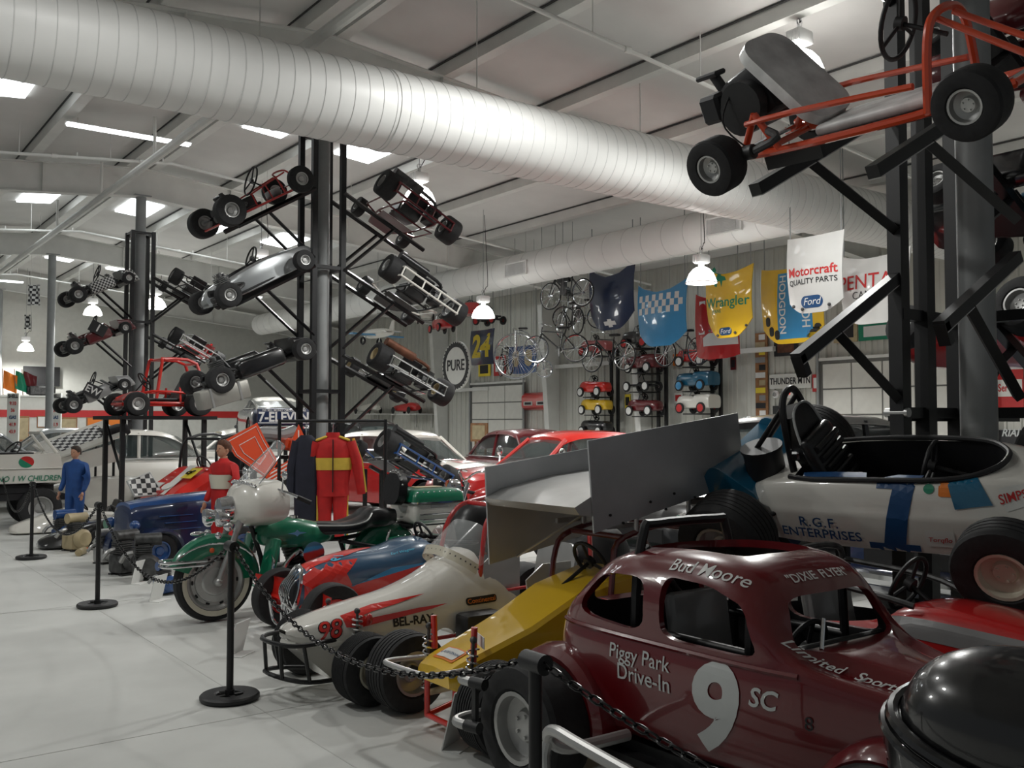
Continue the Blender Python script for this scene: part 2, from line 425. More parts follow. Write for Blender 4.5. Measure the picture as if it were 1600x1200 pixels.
# ---- far wall with a low display front before it
struct('wall_far', box(30, .2, 7, (7, YF + .1, 3.5)), 'wallwhite', 0)
fr = struct('wall_low_front', box(16, .15, 2.62, (8, 38.6, 1.31)), 'wallwhite', 0)
part('red_band', box(16, .03, .26, (8, 38.5, 2.02)), 'inkred', fr, 0)
part('capping', box(16, .5, .06, (8, 38.7, 2.65)), 'steelwhite', fr, 0)
# ---- air ducts
ZD = 5.58; YD = 10.5; RD = .5
def duct(name, label, p, q, r, step, kind):
    p = Vector(p); q = Vector(q); L = (q - p).length; d = (q - p).normalized()
    t = thing(name, label, 'duct', p)
    a, b = frame(d); prof = []; s = 0
    part('duct_pipe', cyl((0, 0, 0), d * L, r, n=48), 'ductwhite', t)
    # raised spiral lock seam, as evenly spaced beads
    me = mesh('seam_bead', T(lathe([(r, -.006), (r + .005, -.004), (r + .005, .004), (r, .006)], 48), rot=d.to_track_quat('Z', 'Y').to_euler()), 'seam')
    n = int(L / step)
    for i in range(n):
        link('seam_bead', me, t, d * (i + .5) * step)
    return t
D1 = duct('main_duct', 'wide white spiral air duct running across the hall under the roof', (-.8, YD, ZD), (19.6, YD, ZD), RD, .19, 0)
hr = mesh('hanger_rod', cyl((0, 0, RD - .02), (0, 0, 2.2), .008, n=6), 'steelwhite')
for x in (1.2, 4.2, 7.25, 10.3, 13.2): 
    h = link('hanger_rod', hr, D1, (x + .8, 0, 0)); h.scale = (1, 1, (zc(x) - ZD) / 2.2)
clm = mesh('joint_collar', T(lathe([(RD, -.05), (RD + .012, -.045), (RD + .012, .045), (RD, .05)], 48), rot=(0, PI / 2, 0)), 'ductwhite')
for x in (5.85, 10.0, 14.0, 15.3): link('joint_collar', clm, D1, (x + .8, 0, 0))
D2 = duct('side_duct', 'narrower white air duct with grilles running above the hanging hoods', (14.6, 10.6, ZD - .05), (14.6, 36, ZD - .05), .4, .6, 0)
gl = mesh('grille_slat', box(.012, .62, .012), 'seam', 0)
for px_, py_ in ((1132, 346), (807, 421)):
    p = onx(px_, py_, 14.22); y = p.y - 10.6
    g = part('register_grille', join(box(.04, .8, .30, (-.4, y, -.06))), 'seam', D2, 0)
    part('grille_frame', join(box(.05, .9, .03, (-.41, y, .1)), box(.05, .9, .03, (-.41, y, -.22)), box(.05, .04, .3, (-.41, y - .43, -.06)), box(.05, .04, .3, (-.41, y + .43, -.06))), 'ductwhite', g, 0)
    for i in range(9): link('grille_slat', gl, g, (-.425, y, -.17 + i * .028))
# ---- sprinkler pipes
def pipe(label, pts, r):
    t = thing('sprinkler_pipe', label, 'pipe', pts[0])
    o = Vector(pts[0]); q = [Vector(p) - o for p in pts]
    part('pipe_run', tube(q, r, 10), 'steelwhite', t)
    return t, q
def branch(y, label, drop=.5):
    z = lambda x: zc(x) - .22 - drop
    t, q = pipe(label, [(-4, y, z(-4)), (RX, y, z(RX)), (XW - .5, y, z(XW - .5))], .03)
    o = Vector(t.location)
    for x in (0, 3.2, 4.8, 8, 10, 12, 15):
        part('hanger', cyl(Vector((x, y, z(x))) - o, Vector((x, y, zc(x))) - o, .008, n=6), 'steelwhite', t)
        part('coupling', T(cyl((-.05, 0, 0), (.05, 0, 0), .045), Vector((x + .6, y, z(x + .6))) - o), 'steelwhite', t)
        part('sprinkler_head', cyl(Vector((x + 1., y, z(x + 1.) + .02)) - o, Vector((x + 1., y, z(x + 1.) + .1)) - o, .015, n=6), 'steelwhite', t)
branch(9.0, 'white sprinkler pipe passing over the main duct at the top')
branch(19.5, 'white sprinkler pipe bending over the ridge behind the main duct', .38)
branch(27.3, 'white sprinkler pipe bending over the ridge above the chequered karts', .5)
branch(36.5, 'farthest white sprinkler pipe by the far lights', .5)
t, q = pipe('thick white sprinkler main rising diagonally across the upper left', [(5.0, 2, 6.35), (5.0, 40, 6.35)], .075)
for y in (14.5, 17.3, 21, 25.2): part('riser', cyl((0, y - 2, 0), (0, y - 2, .75), .03, n=8), 'steelwhite', t)
# ---- skylights
def skylight(x, y, lab, w=.8, l=1.7):
    a = math.atan(.095) * (1 if x > RX else -1)
    o = struct('window_%d' % (int(x * 10) + int(y)), T(box(w, l, .03), (x, y, zc(x) - .03), (0, a, 0)), 'skylight', 0); o['label'] = lab
for x, y in ((4.8, 26.2), (7.2, 26.2), (9.2, 26.2), (11.3, 26.2), (2.6, 26.2), (9.15, 17.), (7.2, 17.), (17.6, 17.2), (17.6, 25.6), (4.8, 35.3), (7.2, 35.3), (9.2, 35.3), (2.6, 17.)):
    skylight(x, y, 'bright skylight panel in the roof')
# ---- fluorescent strips
def strip(x0, x1, y, z, lab):
    t = thing('fluorescent_light', lab, 'light', ((x0 + x1) / 2, y, z), 0, 'fluorescent strip lights'); L = x1 - x0
    part('housing', prism([(-.06, .03), (.06, .03), (.12, .0), (-.12, 0)], L, 'x'), 'lampbody', t, 0)
    for dy in (-.05, .05): part('lamp_tube', cyl((-L / 2 + .02, dy, -.02), (L / 2 - .02, dy, -.02), .02, n=8), 'tubelight', t)
    for xx in (-L / 2 + .2, L / 2 - .2): part('suspension_rod', cyl((xx, 0, 0), (xx, 0, zc(x0) - z - .2), .008, n=6), 'steelwhite', t)
strip(3.7, 5.9, 18.1, 6.95, 'fluorescent strip light hanging left, just under the main duct')
strip(5.0, 6.3, 37., 6.6, 'fluorescent strip light at the far left edge')
strip(9.8, 11.6, 28.6, 5.6, 'fluorescent strip light far beyond the white caged kart')
# ---- bay lamps with prismatic domes
def lamp(px_, py_, d, k, energy, lab):
    p = P(px_, py_, d); t = thing('bay_lamp', lab, 'lamp', p, 0, 'bell-shaped bay lamps'); s = k
    part('dome', T(lathe([(.10, .28), (.15, .25), (.22, .17), (.26, .07), (.285, 0), (.28, -.005), (.25, .07), (.21, .16), (.14, .235), (.09, .25)], 32), sc=(s, s, s)), 'lampglass', t)
    part('dome_rim', T(torus(.285, .012, 32, 6), sc=(s, s, s)), 'lampbody', t)
    part('neck', T(cyl((0, 0, .26), (0, 0, .36), .055), sc=(s, s, s)), 'lampbody', t)
    b = part('ballast_housing', T(box(.26, .2, .17, (0, 0, .44), .03, 2), sc=(s, s, s)), 'lampbody', t)
    for i in range(5): part('cooling_fin', T(box(.28, .012, .13, (0, -.08 + i * .04, .44)), sc=(s, s, s)), 'lampbody', b, 0)
    part('hook', T(join(cyl((0, 0, .52), (0, 0, .6), .03), torus(.04, .01, 14, 6, (0, 0, .63), 'y')), sc=(s, s, s)), 'chrome', t)
    part('supply_cord', tube([(0, 0, .6 * s), (.12, .05, .75 * s), (.2, .1, .6 * s + .35), (.1, .1, zc(p.x) - p.z - .1)], .008, 6, sub=4), 'blackmat', t)
    part('suspension_chain', cyl((0, 0, .62 * s), (0, 0, zc(p.x) - p.z + .02), .006, n=5), 'steelgrey', t)
    part('bulb', ball((0, 0, .12 * s), .06 * s, 12, 8), 'tubelight', t)
    ld = bpy.data.lights.new('hall_spot', 'SPOT'); ld.spot_size = R(168); ld.spot_blend = .35; ld.energy = energy; ld.shadow_soft_size = .2; ld.color = (1, 1., .97)
    lo = bpy.data.objects.new('hall_spot', ld); COL.objects.link(lo); lo.parent = t; lo.location = (0, 0, -.12)
LE = 320
lamp(1250, 118, 12.2, 1.12, LE * 1.4, 'bay lamp directly behind the orange kart with the silver seat')
lamp(1096, 442, 17.5, 1., LE, 'bay lamp between the blue chequered hood and the yellow hood')
lamp(755, 496, 23, 1., LE, 'bay lamp to the left of the penny-farthing bicycle')
lamp(655, 318, 16, 1., LE, 'bay lamp hidden behind the dark red kart shown from below')
lamp(408, 425, 22, 1., LE, 'bay lamp glowing behind the silver bodied kart')
lamp(243, 482, 30, 1.2, LE, 'bay lamp right of the grey column with the chequered karts')
lamp(145, 492, 30, 1., LE, 'bay lamp behind the karts with number 1')
lamp(40, 548, 35.5, 1., LE, 'small far bay lamp at the left above the flags')
# added lights without fixtures outside the frame, placed to brighten duct and hall
for X, Y, Z, K in ((6.9, 7.9, 6.45, 1.), (2.2, 7.4, 6.5, .4), (-.6, 6.2, 6.3, .7), (-3.5, 12., 6.2, 1.)):
    ld = bpy.data.lights.new('hall_spot', 'SPOT'); ld.spot_size = R(168); ld.spot_blend = .35; ld.energy = LE * K; ld.shadow_soft_size = .2; ld.color = (1, 1., .97)
    lo = bpy.data.objects.new('hall_spot', ld); COL.objects.link(lo); lo.location = (X, Y, Z)
# ================================================================ the big near vehicles
def smoothsec(half, k=3):
    """half section [(y, z) bottom centre -> top centre] -> full closed loop (y >= 0 side first, then mirrored)"""
    c = [(p.x, p.y) for p in cat([(a, b, 0) for a, b in half], k)]
    return c + [(-a, b) for a, b in reversed(c[1:-1])]
def body(stations, sec, k=3, ks=3, caps=True):
    """stations: [(x, params...)] interpolated k-fold; sec(params) -> half section"""
    n = len(stations[0]); cols = [[s[i] for s in stations] for i in range(n)]
    pts = []
    ip = [[p.x for p in cat([(v, 0, 0) for v in c], k)] for c in cols]
    for i in range(len(ip[0])):
        q = [c[i] for c in ip]; pts.append([(q[0], y, z) for y, z in smoothsec(sec(*q[1:]), ks)])
    return loft(pts, caps=caps)
def spring(p, q, r, turns, rw=.006, n=60):
    p = Vector(p); q = Vector(q); a, b = frame(q - p)
    return tube([p + (q - p) * (i / n) + a * r * math.cos(2 * PI * turns * i / n) + b * r * math.sin(2 * PI * turns * i / n) for i in range(n + 1)], rw, 6)
def steering(parent, c, ax, r=.15, m='blackmat', col=None):
    rot = Vector(ax).to_track_quat('Z', 'Y').to_euler()
    s = [torus(r, .012, 28, 8)] + [cyl((0, 0, -.01), (r * math.cos(a), r * math.sin(a), 0), .01, n=6) for a in (R(90), R(210), R(330))] + [cyl((0, 0, -.03), (0, 0, .01), .035)]
    w = part('steering_wheel', T(join(*s), c, rot), m, parent)
    if col: part('steering_column', cyl(c, col, .012, n=8), 'tube', w)
    return w

# ---------------------------------------------------------------- maroon coupe, number 9
c9 = thing('race_coupe', 'dark red vintage race coupe with a big white number 9 on its side', 'race car', (3.32, 2.6, 0), R(-90))
def sec9(wb, wm, zb, zm, wt, zt):
    return [(0, zb), (wb * .7, zb), (wb, zb + .05), (wm * 1.0, zb + (zm - zb) * .55), (wm, zm - .04), (wm * .965, zm + .03), (wm * .5 + wt * .5 + .035, zm + (zt - zm) * .5), (wt + .02, zt - .07), (wt * .8, zt - .02), (wt * .4, zt - .004), (0, zt)]
st9 = [(-1.03, .26, .28, .36, .52, .14, .58), (-.98, .40, .42, .32, .64, .26, .76), (-.86, .46, .50, .29, .70, .345, .94), (-.68, .48, .53, .28, .715, .40, 1.055), (-.45, .48, .54, .28, .72, .43, 1.115),
       (-.1, .48, .54, .28, .72, .44, 1.13), (.12, .47, .535, .28, .72, .42, 1.10), (.25, .46, .525, .28, .72, .39, 1.01), (.34, .45, .51, .28, .715, .34, .90), (.44, .43, .49, .28, .71, .30, .82), (.7, .37, .41, .28, .67, .20, .775), (1.05, .30, .33, .3, .62, .14, .74), (1.35, .22, .24, .34, .56, .08, .68), (1.42, .15, .16, .38, .52, .05, .62)]
st9 = [(a, b * .82, c * .82, d, e, f * .82, g) for a, b, c, d, e, f, g in st9]
outer = dense(body(st9, sec9, 3, 3), 9, 0)
stin = [(x, wb - .03, wm - .03, zb + .03, zm, max(.03, wt - .03), zt - .03) for x, wb, wm, zb, zm, wt, zt in st9 if -.9 < x < .4]
inner = body(stin, sec9, 3, 3)
def rpoly(pts, k=4, t=.25):
    o = []
    n = len(pts)
    for i in range(n):
        p0, p1, p2 = Vector(pts[i - 1]), Vector(pts[i]), Vector(pts[(i + 1) % n])
        a = p1 + (p0 - p1) * t; b = p1 + (p2 - p1) * t
        for j in range(k + 1):
            u = j / k; q = a * (1 - u) ** 2 + p1 * 2 * u * (1 - u) + b * u * u; o.append((q.x, q.y))
    return o
cut = [(*inner, 'blackmat'),
       prism(rpoly([(-.80, .79), (-.345, .765), (-.335, 1.0), (-.66, .985)], 5, .33), 2, 'y'),
       prism(rpoly([(-.25, .765), (.25, .765), (.17, .95), (.0, 1.01), (-.24, 1.02)], 5, .25), 2, 'y'),
       T(prism(rpoly([(-.325, .80), (.325, .80), (.26, .985), (-.26, .985)], 5, .2), .8, 'x'), (.55, 0, 0)),
       T(prism(rpoly([(-.26, .80), (.26, .80), (.2, .97), (-.2, .97)], 5, .3), .5, 'x'), (-1.05, 0, 0)),
       T(prism(rpoly([(-.52, -.25), (.02, -.25), (.06, 0), (.02, .25), (-.52, .25), (-.56, 0)], 4, .25), .5), (0, 0, 1.2)),
       cyl((-.9, -.7, .28), (-.9, -.24, .28), .30, n=32), cyl((-.9, .7, .28), (-.9, .24, .28), .30, n=32),
       cyl((.78, -.8, .28), (.78, -.20, .28), .27, n=32), cyl((.78, .8, .28), (.78, .20, .28), .27, n=32)]
shell = boolean(outer, cut, 'maroon', 'body_shell', c9, 40)
tb = BVHTree.FromPolygons([Vector(p) for p in outer[0]], outer[1])
def fender(cx, s, r, w, a0, a1, y0):
    L = []
    for i in range(17):
        a = R(a0 + (a1 - a0) * i / 16); cc, ss = math.cos(a), math.sin(a)
        L.append([(cx + (r + d) * cc, s * (y0 + e), .28 + (r + d) * ss) for d, e in ((0, -.08), (.035, -.08), (.05, w * .45), (.035, w * .8), (0, w), (-.025, w * .95), (-.01, w * .5))])
    return loft(L)
for s in (-1, 1):
    part('rear_fender', fender(-.9, s, .30, .13, -5, 175, .36), 'maroon', c9)
    part('front_fender', fender(.78, s, .27, .2, -5, 180, .27), 'maroon', c9)
    wheel(c9, (-.9, s * .58, .28), .28, .24, .56, 'alurim'); wheel(c9, (.78, s * .48, .27), .27, .17, .56, 'alurim')
    # raised belt moulding and window seals
    bl = [wrap(([(x, 0, 0)], []), tb, (0, s * 1., .735), (1, 0, 0), (0, 0, 1), (0, -s, 0), .0)[0][0] for x in [-.92 + i * .07 for i in range(20)]]
    part('belt_moulding', tube(bl, .012, 6), 'maroon', c9)
    part('bonnet_louvres', join(*[box(.5, .012, .012, (.72, s * (.335 - .016 * i), .56 - .035 * i)) for i in range(4)]), 'darkred', c9)
part('axle', cyl((-.9, -.6, .28), (-.9, .6, .28), .03), 'castiron', c9); part('axle', cyl((.78, -.5, .27), (.78, .5, .27), .025), 'castiron', c9)
part('chassis', join(box(2.3, .06, .08, (0, .3, .22)), box(2.3, .06, .08, (0, -.3, .22)), box(.06, .6, .08, (-1.1, 0, .22)), box(1.7, .8, .03, (-.1, 0, .2))), 'blackmat', c9)
part('roll_cage', join(tube([(-.5, -.33, .3), (-.5, -.32, .9), (-.5, -.27, 1.17), (-.5, -.2, 1.2), (-.5, .2, 1.2), (-.5, .27, 1.17), (-.5, .32, .9), (-.5, .33, .3)], .022, 8, sub=4), tube([(.12, -.33, .3), (.12, -.3, .95), (.1, -.25, 1.02), (.1, .25, 1.02), (.12, .3, .95), (.12, .33, .3)], .02, 8, sub=4),
     cyl((-.5, -.31, .75), (.12, -.31, .75), .018), cyl((-.5, .31, .75), (.12, .31, .75), .018), cyl((-.5, .3, .5), (-.5, -.26, 1.1), .018)), 'tube', c9)
part('seat', join(box(.4, .36, .08, (-.2, 0, .45), .03, 2), T(box(.08, .36, .4, (0, 0, .25), .03, 2), (-.38, 0, .45), (0, -.15, 0))), 'grey', c9)
part('dashboard', box(.05, .68, .12, (.29, 0, .74), .02, 2), 'blackmat', c9)
steering(c9, (.06, .12, .70), (-1, 0, .35), .13, 'blackmat', (.33, .12, .62))
part('wiper', cyl((.37, -.2, .80), (.33, -.13, .90), .008, n=6), 'chrome', c9)
for z, k in ((.46, 0), (.27, .03)):
    part('rear_bumper', tube([(-1.0, .4, z), (-1.2, .4, z), (-1.215, .1, z), (-1.215, -.6, z), (-1.21, -.74 - k, z), (-1.16, -.8 - k, z), (-1.06, -.78 - k, z)], .022, 10, sub=4), 'alu', c9)
    part('bumper_end_cap', cyl((-1.10, -.79 - k, z), (-1.02, -.77 - k, z), .027), 'blackmat', c9)
part('bumper_link', box(.03, .02, .2, (-1.07, -.79, .365)), 'blackmat', c9)
for y in (-.45, .2): part('bumper_strut', box(.03, .03, .2, (-1.215, y, .365)), 'alu', c9, 0)
part('nerf_bar', join(tube([(-.42, -.45, .33), (-.44, -0.76, .33), (-.46, -0.85, .38), (-.40, -0.87, .43), (-.2, -0.87, .41), (.5, -0.85, .33), (.56, -.75, .3), (.56, -.4, .3)], .025, 10, sub=5), tube([(-.46, -0.85, .38), (-.46, -0.87, .3), (-.4, -0.87, .22), (.0, -0.87, .2), (.5, -0.85, .22)], .022, 10, sub=5)), 'alu', c9)
def w9(s, size, x, z, m, **k):
    sh = dense(text_shape(s, size, ext=.0, **k), .05); part('lettering', wrap(sh, tb, (x, -1.2, z), (1, 0, 0), (0, 0, 1), (0, 1, 0), .005), m, c9, 0)
def w9b(s, size, x, z, m, **k): pass
w9('9', .47, .03, .53, 'inkgrey', bold=.035, shear=.15, res=5); w9('SC', .10, .275, .63, 'inkgrey', bold=.02, shear=.2)
w9('Piggy Park', .088, -.36, .665, 'inkgrey', bold=.004); w9('Drive-In', .095, -.33, .585, 'inkgrey', bold=.006)
w9('8', .07, .46, .58, 'ink')
sh = text_shape('Bud Moore', .085, bold=.006, shear=.2, ext=.0); part('lettering', wrap(sh, tb, (-.04, -.72, 1.36), (1, 0, 0), (0, .65, .75), (0, .75, -.65), .004), 'inkwhite', c9, 0)
for wd, yy in (('"DIXIE', -.105), ('FLYER"', .105)): part('lettering', wrap(text_shape(wd, .062, bold=.012, ext=.0), tb, (.50, yy, 1.47), (0, 1, 0), (-.85, 0, .5), (-.55, 0, -.83), .004), 'inkwhite', c9, 0)
for wd, xx in (('Limited', .40), ('Sports', .605)): part('lettering', wrap(text_shape(wd, .058, bold=.012, shear=.3, ext=.0), tb, (xx, -.60 + .12 * (xx - .4), 1.1), (1, .12, 0), (0, .7, .7), (0, .7, -.7), .004), 'inkwhite', c9, 0)

# ---------------------------------------------------------------- glossy black body in the corner
bb = thing('vehicle_body', 'glossy black bulbous moulded body at the lower right corner', 'vehicle', (2.655, 1.19, 0), R(-75))
def lobe(cx, cy, a, b, z0, h, rot, n=28, m=9):
    L = []
    for i in range(m + 1):
        t = i / m; s = math.cos(t * PI / 2) ** .55
        L.append([(cx + (a * s * math.cos(u) * (1.12 - .12 * math.cos(u))) * math.cos(rot) - b * s * math.sin(u) * math.sin(rot), cy + a * s * math.cos(u) * math.sin(rot) + b * s * math.sin(u) * math.cos(rot), z0 + h * math.sin(t * PI / 2)) for u in [2 * PI * j / n for j in range(n)]])
    return loft(L)
def rim(cx, cy, a, b, z, rot, r=.012, n=40): 
    return tube([(cx + a * math.cos(u) * (1.12 - .12 * math.cos(u)) * math.cos(rot) - b * math.sin(u) * math.sin(rot), cy + a * math.cos(u) * math.sin(rot) + b * math.sin(u) * math.cos(rot), z) for u in [2 * PI * j / n for j in range(n)]], r, 8, closed=True)
part('front_lobe', T(lobe(0, 0, .27, .23, 0, .2, 0), (-.02, -.08, .84), (.32, .12, .25)), 'black', bb)
part('front_lobe_rim', T(join(rim(0, 0, .285, .245, .0, 0, .018), rim(0, 0, .30, .26, -.03, 0, .014)), (-.02, -.08, .84), (.32, .12, .25)), 'black', bb)
part('rear_lobe', T(lobe(0, 0, .3, .26, 0, .22, 0), (.36, .14, .80), (.2, .1, .1)), 'black', bb)
part('rear_lobe_rim', T(rim(0, 0, .315, .275, 0, 0, .016), (.36, .14, .80), (.2, .1, .1)), 'black', bb)
part('under_body', join(T(lobe(0, 0, .36, .3, 0, -.42, 0), (.02, -.02, .84)), T(lobe(0, 0, .34, .3, 0, -.5, 0), (.36, .14, .84)), box(1.1, .2, .3, (.2, .05, .35), .05, 2)), 'black', bb)
wheel(bb, (-.1, .05, .3), .3, .14, .6, 'chrome'); wheel(bb, (.75, .1, .3), .3, .14, .6, 'chrome')

# ---------------------------------------------------------------- white single-seater number 1, shown tilted on a stand
f1 = thing('formula_car', 'tilted white single-seater with a blue number 1 and blue rear wing', 'race car', (5.27, 3.25, .985), (R(24), 0, R(-78.5)))
def secf(w, zb, zs, zt, wt):
    return [(0, zb), (w * .85, zb), (w * .98, zb + .03), (w, zs - .04), (w * .97, zs), (wt + (w - wt) * .5, zs + (zt - zs) * .45), (wt, zt - .02), (wt * .8, zt), (0, zt + .005)]
stf = [(-.74, .25, .16, .30, .38, .18), (-.7, .31, .13, .32, .43, .24), (-.55, .35, .12, .34, .47, .28), (-.2, .37, .11, .35, .50, .30), (.3, .37, .11, .35, .50, .30), (.62, .35, .11, .34, .51, .26), (.85, .31, .12, .32, .47, .2), (1.2, .25, .13, .28, .39, .14), (1.6, .17, .14, .24, .3, .08), (1.75, .09, .16, .21, .25, .04)]
fo = dense(body(stf, secf, 3, 2), 9, 0)
stc = [(-.44, .2, .16, .3, .62, .22), (.1, .3, .16, .3, .62, .262), (.5, .27, .16, .3, .62, .235), (.66, .12, .2, .3, .62, .1)]
ft = boolean(fo, [(*body(stc, secf, 4, 2), 'ink')], 'white', 'body_tub', f1, 40)
tf = BVHTree.FromPolygons([Vector(p) for p in fo[0]], fo[1])
rimp = [(x, -w, z) for x, w, z in ((-.46, .24, .49), (-.3, .275, .495), (0, .285, .51), (.35, .272, .515), (.55, .22, .52), (.66, .11, .525))]
part('cockpit_rim', tube(rimp + [(.69, 0, .53)] + [(x, -y, z) for x, y, z in reversed(rimp)], .016, 8, sub=4), 'blackmat', f1)
part('seat', join(T(box(.09, .36, .52, (0, 0, .26), .04, 3), (-.20, 0, .2), (0, -.35, 0)), T(box(.5, .36, .09, (0, 0, 0), .04, 3), (.08, 0, .18), (0, -.1, 0)), *[T(cyl((0, -.15, 0), (0, .15, 0), .022, n=10), (-.17 - .022 * i, 0, .26 + .06 * i)) for i in range(7)]), 'leather', f1)
part('head_cushion', T(prism([(-.13, 0), (.13, 0), (.17, .16), (.12, .36), (0, .41), (-.12, .36), (-.17, .16)], .07, 'x'), (-.37, 0, .46), (0, -.25, 0)), 'leather', f1)
part('cushion_piping', T(tube([(0, y, z) for y, z in [(-.13, 0), (-.17, .16), (-.12, .36), (0, .41), (.12, .36), (.17, .16), (.13, 0)]], .008, 6, sub=4), (-.33, 0, .46), (0, -.25, 0)), 'inkgrey', f1)
part('roll_hoop', join(tube([(-.47, -.15, .35), (-.47, -.15, .72), (-.48, -.1, .9), (-.48, 0, .95), (-.48, .1, .9), (-.47, .15, .72), (-.47, .15, .35)], .022, 10, sub=5), cyl((-.48, -.1, .88), (-.95, -.12, .32), .016), cyl((-.48, .1, .88), (-.95, .12, .32), .016)), 'tube', f1)
part('chrome_bracket', box(.05, .1, .06, (-.42, -.15, .6), .01), 'chrome', f1)
steering(f1, (.28, 0, .47), (-1, 0, .25), .14, 'blackmat', (.6, 0, .38))
for s in (-1, 1):
    wheel(f1, (.80, s * .66, .25), .25, .19, .5, 'cream', tread=4); wheel(f1, (-.72, s * .64, .27), .27, .30, .5, 'alurim', tread=6)
    part('wishbone', join(cyl((.80, s * .58, .29), (.55, s * .3, .3), .012), cyl((.80, s * .58, .29), (1., s * .24, .3), .012), cyl((.80, s * .58, .2), (.55, s * .3, .16), .012), cyl((-.72, s * .5, .27), (-.5, s * .3, .3), .014), cyl((-.72, s * .5, .27), (-1., s * .2, .3), .014), cyl((-.72, s * .52, .27), (-.85, s * .1, .27), .02)), 'tube', f1)
part('engine', join(box(.36, .3, .26, (-.88, 0, .31), .04, 2), cyl((-.85, -.18, .42), (-.85, .18, .42), .08), ball((-.85, 0, .46), .08)), 'castiron', f1)
part('air_filter', T(join(cyl((0, 0, 0), (0, 0, .16), .12, n=20), cyl((0, 0, .16), (0, 0, .18), .13, n=20)), (-.68, -.1, .44)), 'blackmat', f1)
part('exhaust', tube([(-.85, -.22, .36), (-.95, -.28, .33), (-1.15, -.28, .3)], .03, 8, sub=4), 'castiron', f1)
wg = part('rear_wing', T(prism([(-.17, 0), (-.1, .03), (.05, .035), (.17, .01), (.05, 0), (-.1, -.005)], 0.76, 'y'), (-.80, 0, .46), (0, .65, 0)), 'tealblue', f1)
for s in (-1, 1): part('end_plate', T(prism(rrect(.36, .2, .06), .012, 'y'), (-.80, s * .38, .44), (0, .65, 0)), 'tealblue', wg)
for s in (-.16, .16): part('wing_strut', join(cyl((-.95, s, .3), (-.82, s, .46), .014), cyl((-.65, s, .38), (-.76, s, .46), .012)), 'tube', wg)
def wf(sh, o, ex, ey, d, m, nm='decal'): return part(nm, wrap(dense(sh, .05, 2), tf, o, ex, ey, d, {'blue_tape': .007, 'lettering': .008}.get(nm, .004)), m, f1, 0)
S1 = (1, 0, 0)
wf(text_shape('R.G.F.', .085, bold=.012, spacing=1.15, ext=.0), (-.27, -1, .265), S1, (0, 0, 1), (0, 1, 0), 'inkblue', 'lettering')
wf(text_shape('ENTERPRISES', .085, bold=.012, ext=.0), (-.27, -1, .19), S1, (0, 0, 1), (0, 1, 0), 'inkblue', 'lettering')
one = [(-.16, -.27), (.12, -.27), (.12, -.19), (.045, -.19), (.14, .25), (.0, .25), (-.09, .2), (-.09, .13), (0, .13), (-.075, -.19), (-.16, -.19)]
_hs = [Vector((-y, z)) for y, z in [(p.x, p.y) for p in cat([(a, b, 0) for a, b in secf(.37, .11, .35, .50, .30)], 6)]]
_ac = [0]
for a, b in zip(_hs, _hs[1:]): _ac.append(_ac[-1] + (b - a).length)
def unroll(sh, x0, s0):
    V = []
    for x, y, z in sh[0]:
        s = max(.02, min(_ac[-1] - .02, s0 + y)); i = max(k for k in range(len(_ac)) if _ac[k] <= s)
        i = min(i, len(_hs) - 2); t = _hs[i + 1] - _hs[i]; p = _hs[i] + t * ((s - _ac[i]) / t.length); t.normalize(); n = Vector((-t.y, t.x)) if False else Vector((-t.y, t.x))
        if n.dot(p - Vector((0, .3))) < 0: n = -n
        q = p + n * .12; h = tf.ray_cast(Vector((x0 + x, q.x, q.y)), Vector((0, -n.x, -n.y)))
        o = h[0] if h[0] is not None else Vector((x0 + x, p.x, p.y))
        V.append((o.x, o.y + n.x * .004, o.z + n.y * .004))
    return V, sh[1]
part('number_one', unroll(flat(one), .17, .60), 'inkblue', f1, 0)
part('blue_stripe', unroll(flat([(-.22, -.03), (.16, -.03), (.14, .03), (-.24, .03)]), -.15, .83), 'inkblue', f1, 0)
part('sticker', unroll(flat(rrect(.18, .1, .01)), .50, .75), 'inkorange', f1, 0)
part('sticker', unroll(flat(rrect(.055, .055, .027)), .36, .74), 'inkgreen', f1, 0)
wf(flat([(-.1, -.08), (.1, -.08), (.08, .08), (-.08, .08)]), (.55, -.62, .85), (.9, .25, 0), (-.4, .7, .6), (0, .6, -.7), 'tealblue', 'blue_tape')
wf(flat(rrect(.22, .11, .01)), (.80, -.42, .95), (.8, .35, .2), (-.35, .8, .1), (0, .35, -1), 'signwhite', 'sticker')
wf(text_shape('SIMPSON', .062, bold=.012, ext=0), (.80, -.425, .96), (.8, .35, .2), (-.35, .8, .1), (0, .35, -1), 'inkred', 'lettering')
wf(flat(rrect(.15, .1, .02)), (.40, -1, .215), S1, (0, 0, 1), (0, 1, 0), 'signwhite', 'sticker')
wf(text_shape('Torqflo', .04, bold=.01, shear=.2, ext=0), (.40, -1.05, .21), S1, (0, 0, 1), (0, 1, 0), 'inkred', 'lettering')
wf(flat(rrect(.2, .07, .03)), (.92, -.36, .95), (.8, .3, .1), (-.3, .8, .1), (0, .35, -1), 'inkyellow', 'sticker')
fs = thing('display_stand', 'black tubular stand holding the tilted white single-seater', 'stand', (5.3, 3.25, 0), R(-78.5))
for x in (-.45, .5):
    for y, h in ((-.28, .90), (.28, 1.14)): part('leg', box(.07, .07, h, (x, y, h / 2)), 'tube', fs, 0)
    part('cross_bar', T(box(.07, .75, .05, (0, 0, 0)), (x, 0, 1.02), (R(24), 0, 0)), 'tube', fs, 0)
part('side_rail', join(box(1.1, .06, .06, (0, -.28, .25)), box(1.1, .06, .06, (0, .28, .25))), 'tube', fs, 0)
